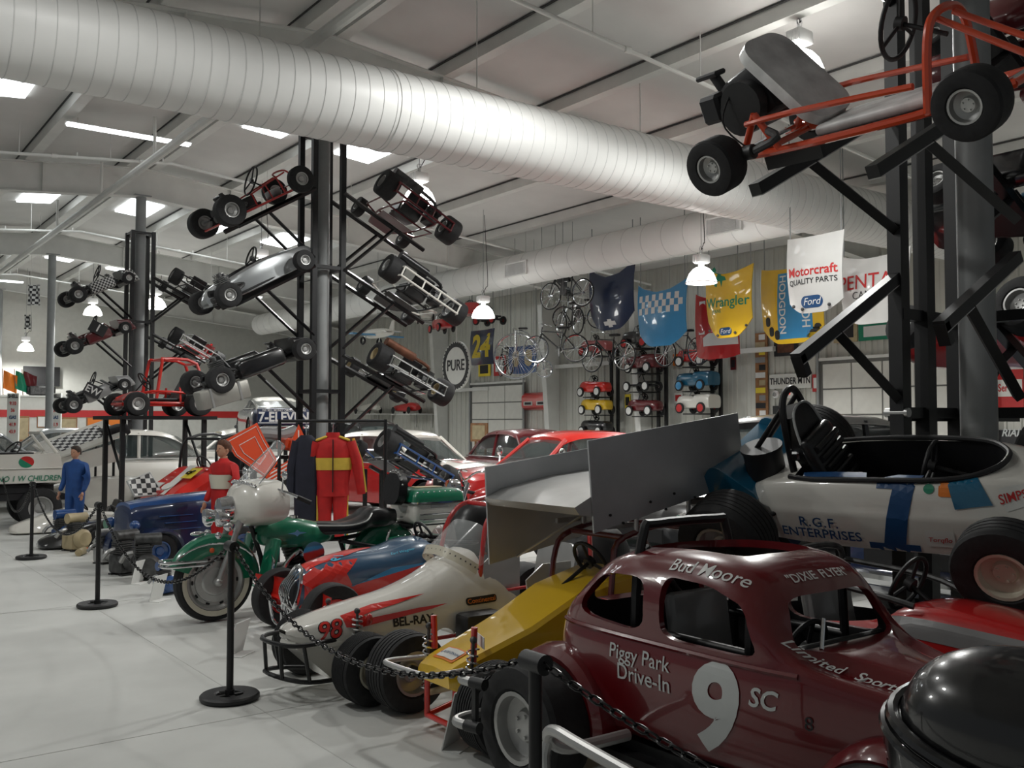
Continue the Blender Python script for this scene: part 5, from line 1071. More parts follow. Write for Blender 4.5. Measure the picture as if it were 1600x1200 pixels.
BS = [('poster', 'dark framed picture beside the hanging red hood numerals', 1210, 530, 1247, 556, 'ink'), ('poster', 'small orange notice left of the red pedal car', 1052, 553, 1067, 571, 'inkorange'), ('poster', 'small pink and white notice between pedal car racks', 975, 558, 985, 579, 'signwhite'),
      ('poster', 'narrow green and yellow notice low between pedal car racks', 977, 616, 985, 638, 'inkyellow'), ('poster', 'small white and red notice right of the maroon pedal cars', 1054, 614, 1067, 630, 'signwhite'), ('poster', 'dark triangular pennant on the tapered white post', 1142, 558, 1150, 578, 'darkred'),
      ('poster', 'green and white oil company banner below the PENTAX hood', 1342, 503, 1398, 531, 'inkgreen'), ('poster', 'faded brown banner left of the green banner', 1303, 500, 1340, 535, 'tan'), ('poster', 'dark framed picture above the right overhead door', 1398, 520, 1440, 548, 'ink'),
      ('poster', 'gold shield emblem under the number 24 hood', 748, 566, 766, 588, 'inkyellow'), ('poster', 'red and white shield emblem right of the gold one', 772, 556, 790, 587, 'inkred'), ('poster', 'dark red notice on the white wall beside the far sign post', 1270, 585, 1282, 612, 'inkred')]
for nm, lb, a, b, c_, d_, m in BS: t, w, h = board(nm, lb, 'poster', a, b, c_, d_, 19.985, m); part('poster_field', prism(rrect(w * .7, h * .6, .01), .004, 'z', .018), {'ink': 'rust', 'signwhite': 'inkred', 'inkgreen': 'inkwhite', 'inkred': 'inkwhite'}.get(m, 'ink'), t, 0)
t, w, h = board('sign_board', 'red and white service sign right of the nearest column', 'sign', 1542, 575, 1600, 638, 19.985, 'inkred'); part('white_field', prism(rrect(w * .95, h * .42, .01), .004, 'z', .018), 'signwhite', t, 0); lettering('ng Service', h * .26, 'inkred', t, (0, 0, .022), (0, 0, 0), bold=.02, xs=.7)
t, w, h = board('sign_board', 'black and teal speedway sign at the right edge', 'sign', 1540, 672, 1640, 700, 19.985, 'ink'); lettering('RIAL H', h * .6, 'inkgrey', t, (0, .12, .02), (0, 0, 0), bold=.02, shear=.3, xs=.9)
t, w, h = board('sign_board', 'white and red notice left of the nearest column', 'sign', 1488, 612, 1505, 640, 19.985, 'signwhite'); lettering('V', h * .6, 'inkred', t, (0, 0, .02), (0, 0, 0), bold=.03)
t, w, h = board('wall_tapestry', 'narrow strip of many small pictures on the wall post', 'pictures', 1182, 520, 1201, 690, 19.98, 'wood')
for i in range(14): part('small_picture', box(w * (.5 + .3 * (i % 2)), h * .05, .01, (((-1) ** i) * .03, h * (.46 - i * .07), .02)), ('paper', 'tan', 'inkyellow', 'grey', 'ink')[i % 5], t, 0)
# red car noses hung on the wall
for lb, a, b, c_, d_, tx in (('red car nose panel hung on the wall above the white car roof', 820, 613, 866, 641, None), ('red panel lettered PETTY standing behind the red sedan', 822, 670, 868, 690, 'PETTY')):
    c, w, h = quad(a, b, c_, d_, 20.0); t = thing('car_panel', lb, 'car panel', c, FACE)
    part('panel', loft([[(x, y, z) for x, y in rrect(w * k, h * k2, .08)] for k, k2, z in ((1, 1, 0), (.98, .9, .12), (.9, .7, .2))]), 'red', t)
    if tx: lettering(tx, h * .5, 'inkwhite', t, (0, 0, .21), (0, 0, 0), bold=.02, xs=1.3)
    else:
        for s in (-1, 1): part('headlight_recess', box(w * .3, h * .22, .03, (s * w * .22, -h * .12, .2)), 'signwhite', t); part('recess_grid', box(w * .22, h * .14, .03, (s * w * .22, -h * .12, .206)), 'ink', t)
# pedal cars
def pedal(label, pxc, pyb, X, bc, wm='inkwhite', kind=0, sc=1., grp='pedal cars on the wall racks', heading=90):
    p = onx(pxc, pyb, X); t = thing('pedal_car', label, 'pedal car', p, R(heading), grp); t.scale = (sc, sc, sc)
    if kind == 2:
        part('frame', join(box(.9, .04, .04, (0, .12, .17)), box(.9, .04, .04, (0, -.12, .17)), tube([(-.1, 0, .17), (.05, 0, .5), (.25, 0, .45)], .015, 6, sub=3)), 'blackmat', t)
        part('seat', box(.2, .2, .04, (-.3, 0, .24), .01), 'blackmat', t)
    else:
        st = [(-.52, .1, .16, .3), (-.45, .18, .13, .38), (-.2, .2, .12, .40), (.05, .2, .12, .40), (.12, .2, .12, .42), (.35, .17, .13, .42), (.5, .12, .15, .36), (.55, .06, .18, .3)]
        if kind == 1: st = [(-.55, .2, .14, .4), (-.5, .22, .12, .46), (-.1, .22, .12, .46), (-.05, .2, .12, .40), (.1, .18, .12, .44), (.45, .16, .14, .42), (.55, .1, .18, .34)]
        boolean(body(st, lambda w, a, b: [(0, a), (w * .8, a), (w, a + .06), (w, b - .09), (w * .75, b - .01), (0, b)], 2, 2), [box(.36, .28, .4, (-.16, 0, .42)) + ('ink',)], bc, 'body_shell', t)
        part('windscreen_frame', tube([(.1, -.14, .4), (.04, -.13, .54), (.04, .13, .54), (.1, .14, .4)], .01, 6), 'chrome', t)
    for x in (-.33, .33):
        for s in (-1, 1):
            wh_ = part('wheel', T(lathe([(.05, -.02), (.11, -.025), (.13, -.015), (.13, .015), (.11, .025), (.05, .02), (.05, -.02)], 18, 'y'), (x, s * .24, .13)), 'rubber', t); part('hubcap', T(lathe([(.0001, s * .032), (.06, s * .03), (.1, s * .022)], 16, 'y'), (x, s * .24, .13)), wm, wh_)
    [part('axle', cyl((x, -.24, .13), (x, .24, .13), .012, n=6), 'castiron', t) for x in (-.33, .33)]
    steering(t, (-.0, 0, .5), (-1, 0, .6), .09, 'blackmat', (.12, 0, .36)); return t
def prack(label, pxa, pxb, pyt, X):
    t = thing('display_rack', label, 'rack', (X, 0, 0), 0, 'black pedal car racks'); a = onx(pxa, 600, X).y; b = onx(pxb, 600, X).y; zt = onx(pxa, pyt, X).z; t.location = (X + .45, (a + b) / 2, 0)
    for y in (a, b): part('post', box(.07, .09, zt, (0, y - (a + b) / 2, zt / 2)), 'tube', t, 0)
    return t
def shelf(r, z, w=.5): part('bracket', box(.5, w, .03, (-.25, 0, z)), 'tube', r, 0)
XP = 19.2
cols = [('left pedal car rack beside the tapered white post', 938, 948, 545, ((932, 548 + 8, 'pink', 'inkred', 0, 'pink'), (930, 620, 'brightred', 'inkwhite', 0, 'orange-red'), (932, 648, 'yellow', 'inkwhite', 0, 'yellow'), (932, 681, 'black', 'inkwhite', 0, 'black'))),
        ('middle pedal car rack under the blue chequered hood', 1011, 1023, 535, ((1000, 544, 'black', 'inkred', 1, 'black tractor-like'), (1006, 583, 'darkred', 'inkwhite', 1, 'maroon and white'), (1004, 612, 'black', 'inkwhite', 2, 'bare-framed'), (1008, 650, 'darkred', 'inkwhite', 0, 'dark maroon'))),
        ('right pedal car rack under the dark red hood', 1095, 1108, 560, ((1088, 573, 'red', 'inkwhite', 0, 'red'), (1088, 611, 'tealblue', 'skyblue', 1, 'blue'), (1089, 646, 'white', 'inkred', 1, 'white ambulance-style')))]
for lb, a, b, pt, items in cols:
    r = prack(lb, a, b, pt, XP)
    for px_, py_, bc, wm, kd, nm in items:
        o = pedal('%s pedal car on the %s' % (nm, ' '.join(lb.split()[:4])), px_, py_, XP, bc, wm, kd, 1.12); z = o.location.z; part('bracket', box(.75, .5, .03, (-.35, o.location.y - r.location.y, z - .016)), 'tube', r, 0)
# penny-farthing and bicycles hung from the roof
def spokewheel(parent, c, r, n=20, tm='rubber', rt=.018):
    w = part('wheel', torus(r, rt, 36, 6, c, 'y'), tm, parent); part('wheel_rim', torus(r - rt, .012, 36, 5, c, 'y'), 'chrome', w)
    part('spokes', join(*[cyl((c[0], c[1] + .03 * (-1) ** i, c[2]), (c[0] + (r - .02) * math.cos(2 * PI * i / n), c[1], c[2] + (r - .02) * math.sin(2 * PI * i / n)), .004, n=4) for i in range(n)], cyl((c[0], c[1] - .05, c[2]), (c[0], c[1] + .05, c[2]), .03, n=10)), 'chrome', w)
def wires(t, X, pts):
    for p in pts:
        w = Vector(t.location); part('hanging_wire', cyl(p, (p[0], p[1], (zc(X) - w.z) / t.scale[2]), .006, n=4), 'steelgrey', t)
p = onx(806, 556, 15.4); t = thing('penny_farthing', 'chrome penny-farthing bicycle hung from the roof', 'bicycle', (p.x, p.y, p.z - .6), R(128))
spokewheel(t, (.0, 0, .6), .6, 36, 'chrome', .022); spokewheel(t, (-.78, 0, .24), .22, 16, 'chrome', .016)
part('backbone', tube([(.02, 0, 1.28), (-.25, 0, 1.24), (-.55, 0, .95), (-.72, 0, .55), (-.78, 0, .24)], .02, 8, sub=4), 'chrome', t); part('fork', join(cyl((0, .07, .6), (0, .05, 1.28), .014), cyl((0, -.07, .6), (0, -.05, 1.28), .014)), 'chrome', t)
part('handlebar', tube([(-.05, .32, 1.15), (.02, .2, 1.32), (.02, -.2, 1.32), (-.05, -.32, 1.15)], .014, 8, sub=3), 'chrome', t); part('saddle', box(.24, .13, .05, (-.2, 0, 1.33), .02, 2), 'leather', t); wires(t, 15.4, [(0, .1, 1.3), (-.5, 0, 1.0)])
def bicycle(label, px_, py_, X, rz, fm, tilt=0, sc=1., tank=False):
    p = onx(px_, py_, X); t = thing('bicycle', label, 'bicycle', (p.x, p.y, p.z - .33), (R(tilt), 0, R(rz)), 'bicycles hung from the roof'); t.scale = (sc,) * 3
    for x in (-.52, .52): spokewheel(t, (x, 0, .33), .33, 18)
    part('frame', join(cyl((-.12, 0, .3), (-.2, 0, .8), .016), cyl((-.12, 0, .3), (.38, 0, .74), .018), cyl((-.18, 0, .72), (.37, 0, .78), .016), *[cyl((-.52, s * .05, .33), q, .01) for s in (-1, 1) for q in ((-.12, s * .03, .3), (-.18, s * .02, .72))], *[tube([(.37, s * .02, .72), (.42, s * .05, .6), (.52, s * .05, .33)], .012, 6) for s in (-1, 1)], cyl((.35, 0, .88), (.4, 0, .66), .018)), fm, t)
    part('handlebar', tube([(.2, .28, .92), (.36, .2, .96), (.36, -.2, .96), (.2, -.28, .92)], .012, 6, sub=3), 'chrome', t); part('saddle', box(.26, .14, .06, (-.22, 0, .84), .02, 2), 'leather', t)
    part('crank', join(cyl((-.12, -.08, .3), (-.12, .08, .3), .03), torus(.09, .008, 20, 5, (-.12, .06, .3), 'y'), box(.03, .02, .18, (-.12, .08, .22))), 'castiron', t)
    if tank: part('tank', box(.4, .1, .14, (.08, 0, .7), .03, 2), fm, t); part('engine', join(cyl((.05, -.08, .42), (.05, .08, .42), .12), box(.14, .12, .2, (.08, 0, .56), .02)), 'castiron', t)
    wires(t, X, [(-.2, 0, .85), (.36, 0, .95)])
bicycle('dark bicycle seen nearly head-on right of the penny-farthing', 868, 545, 15.0, 120, 'black'); bicycle('small bicycle with pale tyres hung beside the navy hood', 890, 505, 16.4, 75, 'castiron'); bicycle('black bicycle hung low behind the navy hood', 950, 560, 17., 95, 'black', 0, 1.1)
bicycle('motorised bicycle hung highest near the skylight', 885, 460, 15.2, 100, 'black', 0, 1., True); bicycle('old bicycle behind the number 24 hood and penny-farthing', 790, 570, 17.8, 70, 'black'); bicycle('black bicycle hung behind the blue chequered hood', 1065, 550, 17.4, 95, 'black'); bicycle('silver-forked bicycle close to the navy hood edge', 908, 495, 17.6, 130, 'chrome', 0, .95, True)
# pedal vehicles hung from the roof at the left of the lamp
def hungpedal(label, px_, py_, X, bc, rz, kind=0):
    o = pedal(label, px_, py_, X, bc, 'inkred', kind, 1., 'pedal cars hung from the roof', rz); part('hanging_wire', cyl((-.4, 0, .3), (-.4, 0, zc(X) - o.location.z), .006, n=4), 'steelgrey', o); part('hanging_wire', cyl((.4, 0, .3), (.4, 0, zc(X) - o.location.z), .006, n=4), 'steelgrey', o)
hungpedal('red pedal wagon hung left of the bay lamp', 735, 500, 15.5, 'red', 60, 1); hungpedal('red pedal racer hung behind the white caged kart', 690, 520, 15.5, 'red', 80); hungpedal('small red pedal wagon hung right under the bay lamp', 765, 508, 16.5, 'red', 100, 2); hungpedal('chrome and red pedal car hung above the PURE sign', 665, 505, 16., 'white', 60)
p = onx(590, 525, 13.5); t = thing('pedal_plane', 'white and blue pedal aeroplane hung behind the kart rack', 'pedal plane', (p.x, p.y, p.z), R(100))
part('fuselage', body([(-.7, .05, .0, .12), (-.3, .16, -.05, .2), (.3, .2, -.06, .22), (.6, .14, 0, .16)], lambda w, a, b: [(0, a), (w, (a + b) / 2), (0, b)], 3, 3), 'white', t); part('wings', box(.35, 1.9, .04, (.1, 0, .02), .015), 'skyblue', t); part('tail_fin', join(box(.2, .6, .03, (-.62, 0, .1)), prism([(-.75, .1), (-.5, .1), (-.65, .4), (-.75, .4)], .03, 'y')), 'white', t)
part('hanging_wire', cyl((0, 0, .1), (0, 0, zc(13.5) - p.z), .006, n=4), 'steelgrey', t)
for y in (-.3, .3): part('wheel', torus(.09, .03, 16, 6, (.3, y, -.14), 'y'), 'rubber', t); part('wheel_strut', cyl((.3, y, -.14), (.2, y * .8, .02), .012, n=6), 'chrome', t)
# soap-box racers on the wall
for lb, px_, py_, m in (('white soap-box racer on a wall shelf', 575, 646, 'white'), ('red soap-box racer on a wall shelf', 635, 646, 'red')):
    p = onx(px_, py_, 19.2); t = thing('soapbox_racer', lb, 'soapbox racer', p, R(90), 'soap-box racers on the wall'); part('body_shell', body([(-.9, .1, .12, .3), (-.6, .18, .08, .42), (0, .2, .06, .38), (.8, .14, .08, .3), (1., .05, .14, .22)], lambda w, a, b: [(0, a), (w, a + .05), (w, b - .08), (w * .6, b), (0, b)], 3, 2), m, t)
    for x in (-.6, .6):
        for s in (-1, 1): part('wheel', T(lathe([(.0001, s * .02), (.1, s * .025), (.14, 0), (.1, -s * .02), (.0001, -s * .02)], 18, 'y'), (x, s * .26, .12)), 'rubber', t)
    [part('axle', cyl((x, -.26, .12), (x, .26, .12), .01, n=6), 'castiron', t) for x in (-.6, .6)]
    sh_ = tag(part('shelf_board', join(box(.98, 1.9, .04, (.0, 0, -.02)), box(.04, .05, .5, (.44, -.6, -.29)), box(.04, .05, .5, (.44, .6, -.29))), 'steelwhite', None, 0), 'white wall shelf under the %s soap-box racer' % lb.split()[0], 'shelf'); sh_.location = (p.x + .35, p.y, p.z - .01)
# ================================================================ full-size cars at the back
def sedan(label, loc, rz, bc, rc=None, kind='sedan', H=1.5, group='full-size cars in the back rows', hoodm=None):
    t = thing('stock_car', label, 'car', loc, R(rz), group); rc = rc or bc
    S = lambda w, a, b: [(0, a), (w * .85, a), (w, a + .1), (w * 1.0, a + (b - a) * .55), (w * .97, b - .16), (w * .82, b - .03), (0, b + .02)]
    st = [(-2.35, .6, .38, .72), (-2.2, .78, .3, .88), (-1.6, .86, .24, .95), (-.6, .88, .22, .96), (.5, .88, .22, .97), (1.2, .86, .22, .99), (1.9, .82, .26, .94), (2.2, .76, .3, .88), (2.35, .62, .38, .74)]
    bo_ = body(st, S, 2, 2)
    o = boolean(bo_, [cyl((x, -1.2, .33), (x, 1.2, .33), .40, n=24) + ('ink',) for x in (-1.4, 1.45)], bc, 'lower_body', t)
    gs = [(-1.75, .62, .95, .97), (-1.2, .70, .93, H - .12), (-.7, .72, .93, H), (.1, .72, .93, H), (.45, .70, .93, H - .06), (1.05, .66, .93, .97)]
    G = lambda w, a, b: [(0, a), (w, a), (w * (1 - .18 * (b - a) / .55), b - .05 if b > 1.1 else b), (w * .6, b), (0, b + .01)]
    if kind != 'open':
        part('glasshouse', body(gs, G, 2, 1), 'wsglass', t)
        rt = [(-1.45, .56, H - .32), (-1.1, .62, H - .10), (-.7, .63, H + .0), (.1, .62, H + .015), (.4, .60, H - .03), (.52, .57, H - .08)]
        part('roof', body(rt, lambda w, z: [(0, z - .06), (w * .98, z - .10), (w, z - .07), (w * .8, z), (0, z + .03)], 3, 2), rc, t)
        for s in (-1, 1):
            for a, b in (((1.02, s * .69, .95), (.48, s * .57, H - .1)), ((-.35, s * .73, .94), (-.38, s * .6, H - .04)), ((-1.75, s * .66, .93), (-1.35, s * .58, H - .25))): part('pillar', cyl(a, b, .035, n=6), rc, t)
    else:
        part('windscreen', loft([[(1.0, -.66, .95), (1.06, 0, .97), (1.0, .66, .95)], [(.55, -.56, H - .1), (.6, 0, H - .08), (.55, .56, H - .1)]], caps=False, closed=False), 'wsglass', t)
        part('windscreen_frame', tube([(1.0, -.68, .95), (.55, -.58, H - .1), (.6, 0, H - .07), (.55, .58, H - .1), (1.0, .68, .95)], .03, 8), rc, t)
        part('cabin_floor', box(1.6, 1.3, .02, (-.2, 0, .98)), 'ink', t)
        steering(t, (.35, -.35, 1.08), (-1, 0, .5), .2, 'blackmat', (.7, -.35, .9))
    for s in (-1, 1):
        for x in (-1.4, 1.45): wheel(t, (x, s * .76, .33), .33, .2, .58, 'alurim')
        part('headlamp', T(lathe([(.0001, .05), (.08, .04), (.1, 0), (.11, -.05)], 18, 'x'), (2.22, s * .6, .74)), 'chrome', t)
        part('window_trim', tube([(1.02, s * .72, .965), (0, s * .79, .955), (-1.7, s * .74, .945)], .015, 6), 'chrome', t)
    part('front_bumper', tube([(2.0, -.84, .45), (2.35, -.7, .45), (2.45, 0, .45), (2.35, .7, .45), (2.0, .84, .45)], .05, 8, sub=3), 'chrome', t); part('rear_bumper', tube([(-2.0, -.84, .45), (-2.35, -.7, .45), (-2.45, 0, .45), (-2.35, .7, .45), (-2.0, .84, .45)], .05, 8, sub=3), 'chrome', t)
    part('grille', box(.06, 1.0, .16, (2.33, 0, .62), .02), 'ink', t); part('axle', cyl((-1.4, -.7, .33), (-1.4, .7, .33), .04), 'castiron', t); part('axle', cyl((1.45, -.7, .33), (1.45, .7, .33), .04), 'castiron', t)
    return t, BVHTree.FromPolygons([Vector(p) for p in bo_[0]], bo_[1])
t, b = sedan('white-roofed red coupe with a red numeral, behind the kart with blue bars', (9.05, 15.6, 0), -75, 'red', 'white')
part('white_bonnet', wrap(grid(lambda u, v: (.8 + 1.35 * u, -.66 + 1.32 * v, 0), 16, 14), b, (0, 0, 2), (1, 0, 0), (0, 1, 0), (0, 0, -1), .006), 'white', t, 0)
part('number', wrap(text_shape('3', 1.2, bold=.05, ext=0), b, (1.4, 0, 2), (0, 1, 0), (-1, 0, 0), (0, 0, -1), .012), 'red', t, 0)
part('mirror', join(cyl((.9, -.8, .97), (.92, -.95, 1.12), .015), ball((.92, -.97, 1.15), .08, 12, 8, (.4, 1, 1))), 'chrome', t)
t, b = sedan('bright red two-door sedan behind the aluminium wing', (10.1, 11.9, 0), 172, 'red', 'brightred')
for s in (-1, 1): part('door_mirror', join(cyl((.9, s * .82, .97), (.8, s * .98, 1.15), .014), ball((.8, s * .99, 1.2), .09, 12, 8, (.4, 1, 1))), 'chrome', t)
sedan('dark maroon sedan between the white coupe and the red sedan', (12.6, 16.2, 0), -100, 'darkred', 'darkred')
sedan('black humped sedan behind the white and red coupe', (11.2, 21.0, 0), -80, 'black', 'black', H=1.72)
oc_ = thing('open_cart', 'white open car lettered NO 1 with a round emblem, at the left edge', 'car', (2.3, 17.2, 0))
part('body_panel', loft([[(x, y, z) for x, z in ((-1.15, .72), (1.12, .72), (1.15, .95), (1.1, 1.18), (-1.15, 1.16), (-1.2, .95))] for y in (-.6, -.52, .52, .6)]), 'white', oc_, 30)
part('body_crease', tube([(-1.15, -.61, .95), (1.14, -.61, .95)], .012, 6), 'white', oc_); part('chassis', join(box(2.1, .9, .12, (0, 0, .62)), box(2.2, .08, .1, (0, -.4, .5)), box(2.2, .08, .1, (0, .4, .5))), 'ink', oc_, 0)
part('cabin_floor', box(1.7, .9, .02, (-.1, 0, 1.185)), 'ink', oc_, 0); steering(oc_, (.5, -.1, 1.22), (-.75, -.3, .6), .17, 'blackmat', (.8, -.1, 1.1))
part('windscreen_frame', tube([(1.08, -.5, 1.18), (.85, -.45, 1.5), (.85, .45, 1.5), (1.08, .5, 1.18)], .025, 8), 'white', oc_); part('windscreen', loft([[(1.07, -.48, 1.19), (1.07, .48, 1.19)], [(.85, -.43, 1.49), (.85, .43, 1.49)]], caps=False, closed=False), 'plexi', oc_)
for s in (-1, 1):
    for x in (-.75, .85): wheel(oc_, (x, s * .45, .32), .32, .2, .55, 'alurim')
for x in (-.75, .85): part('axle', cyl((x, -.42, .32), (x, .42, .32), .04), 'castiron', oc_); part('spring_hanger', box(.1, .7, .3, (x, 0, .45)), 'ink', oc_, 0)
lettering('NO 1 W CHILDREN', .125, 'inkgreen', oc_, (.68, -.606, .79), (PI / 2, 0, 0), shear=.2, xs=.85)
for s_, m in ((0, 'inkgreen'), (PI, 'inkred')): part('emblem', T(prism([(.11 * math.cos(a), .09 * math.sin(a)) for a in [s_ + PI * .78 + PI * i / 10 for i in range(11)]], .008, 'y'), (.62, -.60, 1.05)), m, oc_, 0)
t, b = sedan('white sedan behind the white open car at the left', (3.0, 23.4, 0), 8, 'white', 'silver')
t, b = sedan('white stock car with a small black ring emblem behind the chequered wing', (5.2, 20.6, 0), 178, 'white', 'white')
part('emblem', wrap(text_shape('O', .26, bold=.03, ext=0), b, (.9, 2, .7), (-1, 0, 0), (0, 0, 1), (0, -1, 0), .01), 'ink', t, 0)
sedan('white stock car parked beyond the red coupe and the rack', (9.6, 25.2, 0), 172, 'white', 'white')
sedan('silver sedan far behind the motorcycle fairing', (5.6, 27.5, 0), 178, 'silver', 'silver')
t, b = sedan('dark grey sedan behind the aluminium wing and the blue rear wing', (8.75, 6.55, 0), 176, 'black', 'black', H=1.72)
part('side_band', wrap(dense(grid(lambda u, v: (-1.6 + 3. * u, -.12 + .24 * v, 0), 12, 2), .3, 1), b, (0, 2, .76), (-1, 0, 0), (0, 0, 1), (0, -1, 0), .008), 'silver', t, 0)
sedan('low navy blue car behind the tilted white single-seater', (9.2, 4.0, 0), 180, 'navy', 'navy', H=1.36)
# blue stock car raised on a platform
t, b = sedan('dark blue stock car lettered 7-ELEVEN raised on a platform', (8.6, 20.6, 1.22), 75, 'navy', 'white', H=1.25)
t.scale = (.8, .72, .8)
part('tail_panel', T(box(.1, 1.5, .42, (0, 0, 0), .03, 2), (-2.42, 0, .72)), 'navy', t); part('tail_panel_stripe', box(.02, 1.45, .02, (-2.475, 0, .56)), 'inkwhite', t, 0)
lettering('7-ELEVEN', .34, 'inkwhite', t, (-2.475, 0, .70), (PI / 2, 0, -PI / 2), bold=.03); lettering('WE SELL MONEY ORDERS & MORE', .08, 'inkwhite', t, (-2.475, 0, .88), (PI / 2, 0, -PI / 2), bold=.01)
pf = thing('platform', 'black steel platform under the raised blue stock car', 'platform', (8.6, 20.6, 0), R(75))
part('deck', box(3.9, 1.5, .08, (0, 0, 1.18)), 'tube', pf, 0)
for x in (-1.8, 1.8):
    for y in (-.6, .6): part('leg', box(.09, .09, 1.14, (x, y, .57)), 'tube', pf, 0)
# ================================================================ things between rack and aisle on the left
# blue half-size roadster
bl = thing('small_roadster', 'dark blue half-size roadster bonnet with louvres and rounded fender', 'race car', (3.84, 11.7, 0), R(190))
part('bonnet', body([(.82, .18, .12, .66), (.76, .25, .1, .72), (.4, .28, .1, .76), (-.3, .3, .1, .8), (-.36, .28, .1, .78)], lambda w, a, b: [(0, a), (w * .95, a), (w, a + .1), (w, b - .16), (w * .85, b - .04), (w * .4, b), (0, b + .01)], 3, 2), 'navy', bl)
part('bonnet_top', body([(.8, .2, .66, .74), (.4, .26, .69, .785), (-.36, .29, .72, .825)], lambda w, a, b: [(0, a), (w * .9, a), (w * .8, b - .03), (w * .4, b), (0, b + .005)], 3, 2), 'blue', bl)
for i in range(3): part('louvre', T(box(.42 - .02 * i, .02, .012, (0, 0, 0), .004), (.3 - .06 * i, .295, .58 - .08 * i)), 'blue', bl)
for s in (-1, 1):
    part('front_fender', loft([[(.55 + (.27 + d) * math.cos(R(a)), s * (.3 + e), .18 + (.25 + d) * math.sin(R(a))) for d, e in ((0, -.04), (.03, -.04), (.03, .14), (.0, .17), (-.02, .15))] for a in range(-5, 186, 10)]), 'navy', bl)
    wheel(bl, (.55, s * .38, .2), .2, .12, .55, 'blue'); wheel(bl, (-.5, s * .38, .2), .2, .12, .55, 'blue'); part('headlamp', ball((.8, s * .3, .5), .06, 12, 8), 'blue', bl)
part('cabin', body([(-.36, .3, .12, .62), (-.8, .3, .12, .6), (-.95, .2, .2, .5)], lambda w, a, b: [(0, a), (w, a), (w, b), (0, b + .03)], 2, 2), 'navy', bl)
part('front_crossmember', box(.06, .5, .05, (.75, 0, .12)), 'castiron', bl)
# red caged racer number 8
r8 = thing('caged_racer', 'red caged racer with a yellow number 8 panel on its nose', 'race car', (5.0, 14.5, 0), R(200))
part('nose', loft([[(x, y, z) for y, z in ((-w, zb), (w, zb), (w, zm), (w * .8, zt), (-w * .8, zt), (-w, zm))] for x, w, zb, zm, zt in ((.95, .36, .25, .45, .52), (.7, .42, .2, .6, .72), (.2, .45, .2, .85, .98), (.1, .45, .2, .87, 1.0))]), 'brightred', r8, 20)
part('white_stripe', T(box(.7, .16, .006), (.55, .08, .83), (0, .6, 0)), 'signwhite', r8, 0); part('number_panel', T(box(.26, .22, .006), (.42, .24, .925), (0, .56, 0)), 'inkyellow', r8, 0)
part('number', T(text_shape('8', .22, bold=.03), (.425, .24, .935), (0, .56, -PI / 2)), 'ink', r8, 0); part('nose_roundel', T(cyl((0, 0, 0), (0, 0, .006), .1, n=20), (.68, .05, .745), (0, .5, 0)), 'signwhite', r8)
part('nose_sticker', T(box(.2, .22, .006), (.7, -.22, .735), (0, .5, 0)), 'signwhite', r8, 0)
part('roll_cage', join(*[q for s in (-1, 1) for q in (tube([(.15, s * .42, .3), (.12, s * .42, 1.0), (.02, s * .38, 1.42), (-.7, s * .38, 1.44), (-.8, s * .42, .9), (-.8, s * .42, .2)], .022, 8, sub=3), cyl((-.8, s * .42, .9), (.12, s * .42, .95), .018))], cyl((.02, -.38, 1.42), (.02, .38, 1.42), .022), cyl((-.7, -.38, 1.44), (-.7, .38, 1.44), .022)), 'tube', r8)
part('seat', join(T(box(.08, .42, .62, (0, 0, .31), .03, 2), (-.5, 0, .6), (0, -.15, 0)), box(.4, .42, .1, (-.3, 0, .55), .03, 2)), 'leather', r8); steering(r8, (.0, 0, 1.02), (-1, 0, .5), .15, 'blackmat', (.2, 0, .85))
for s in (-1, 1): wheel(r8, (.7, s * .56, .26), .26, .2, .52, 'alurim'); wheel(r8, (-.75, s * .56, .28), .28, .25, .52, 'alurim')
part('axle', cyl((.7, -.5, .26), (.7, .5, .26), .02), 'castiron', r8); part('axle', cyl((-.75, -.5, .28), (-.75, .5, .28), .025), 'castiron', r8); part('floor_pan', box(1.5, .6, .05, (0, 0, .22)), 'castiron', r8)
# red roll-bar buggy on a black stand
bg = thing('dune_buggy', 'small red tube-frame buggy with a red roll bar, raised on a black stand', 'buggy', (5.0, 17.0, 1.78), R(185))
part('frame', join(*[q for s in (-1, 1) for q in (tube([(.65, s * .26, .2), (.2, s * .36, .22), (-.6, s * .34, .22)], .025, 8, sub=2), tube([(.6, s * .2, .3), (.2, s * .36, .42), (-.4, s * .36, .4)], .02, 8, sub=2), cyl((-.3, s * .34, .22), (-.3, s * .3, .5), .02))], cyl((.65, -.26, .2), (.65, .26, .2), .022)), 'brightred', bg)
part('roll_bar', join(*[tube([(.12, s * .34, .3), (.02, s * .3, .9), (-.05, s * .24, .98), (-.62, s * .24, .92), (-.7, s * .3, .3)], .028, 8, sub=3) for s in (-1, 1)], cyl((-.05, -.24, .98), (-.05, .24, .98), .026), cyl((-.62, -.24, .92), (-.62, .24, .92), .026)), 'brightred', bg)
part('floor_pan', box(1.2, .55, .03, (0, 0, .18)), 'brightred', bg, 0); part('nose_panel', T(box(.3, .4, .02), (.5, 0, .34), (0, .5, 0)), 'brightred', bg, 0)
part('seat', join(T(box(.06, .5, .55, (0, 0, .27), .02), (-.35, 0, .28), (0, -.5, 0)), box(.4, .48, .06, (-.1, 0, .28), .02)), 'leather', bg); steering(bg, (.2, 0, .6), (-1, 0, .7), .16, 'blackmat', (.45, 0, .3)); part('engine', box(.3, .4, .3, (-.55, 0, .36), .05), 'castiron', bg)
for s in (-1, 1): wheel(bg, (.5, s * .48, .2), .2, .16, .52, 'alurim'); wheel(bg, (-.55, s * .5, .22), .22, .24, .52, 'alurim')
part('axle', cyl((.5, -.45, .2), (.5, .45, .2), .02), 'castiron', bg); part('axle', cyl((-.55, -.45, .22), (-.55, .45, .22), .02), 'castiron', bg)
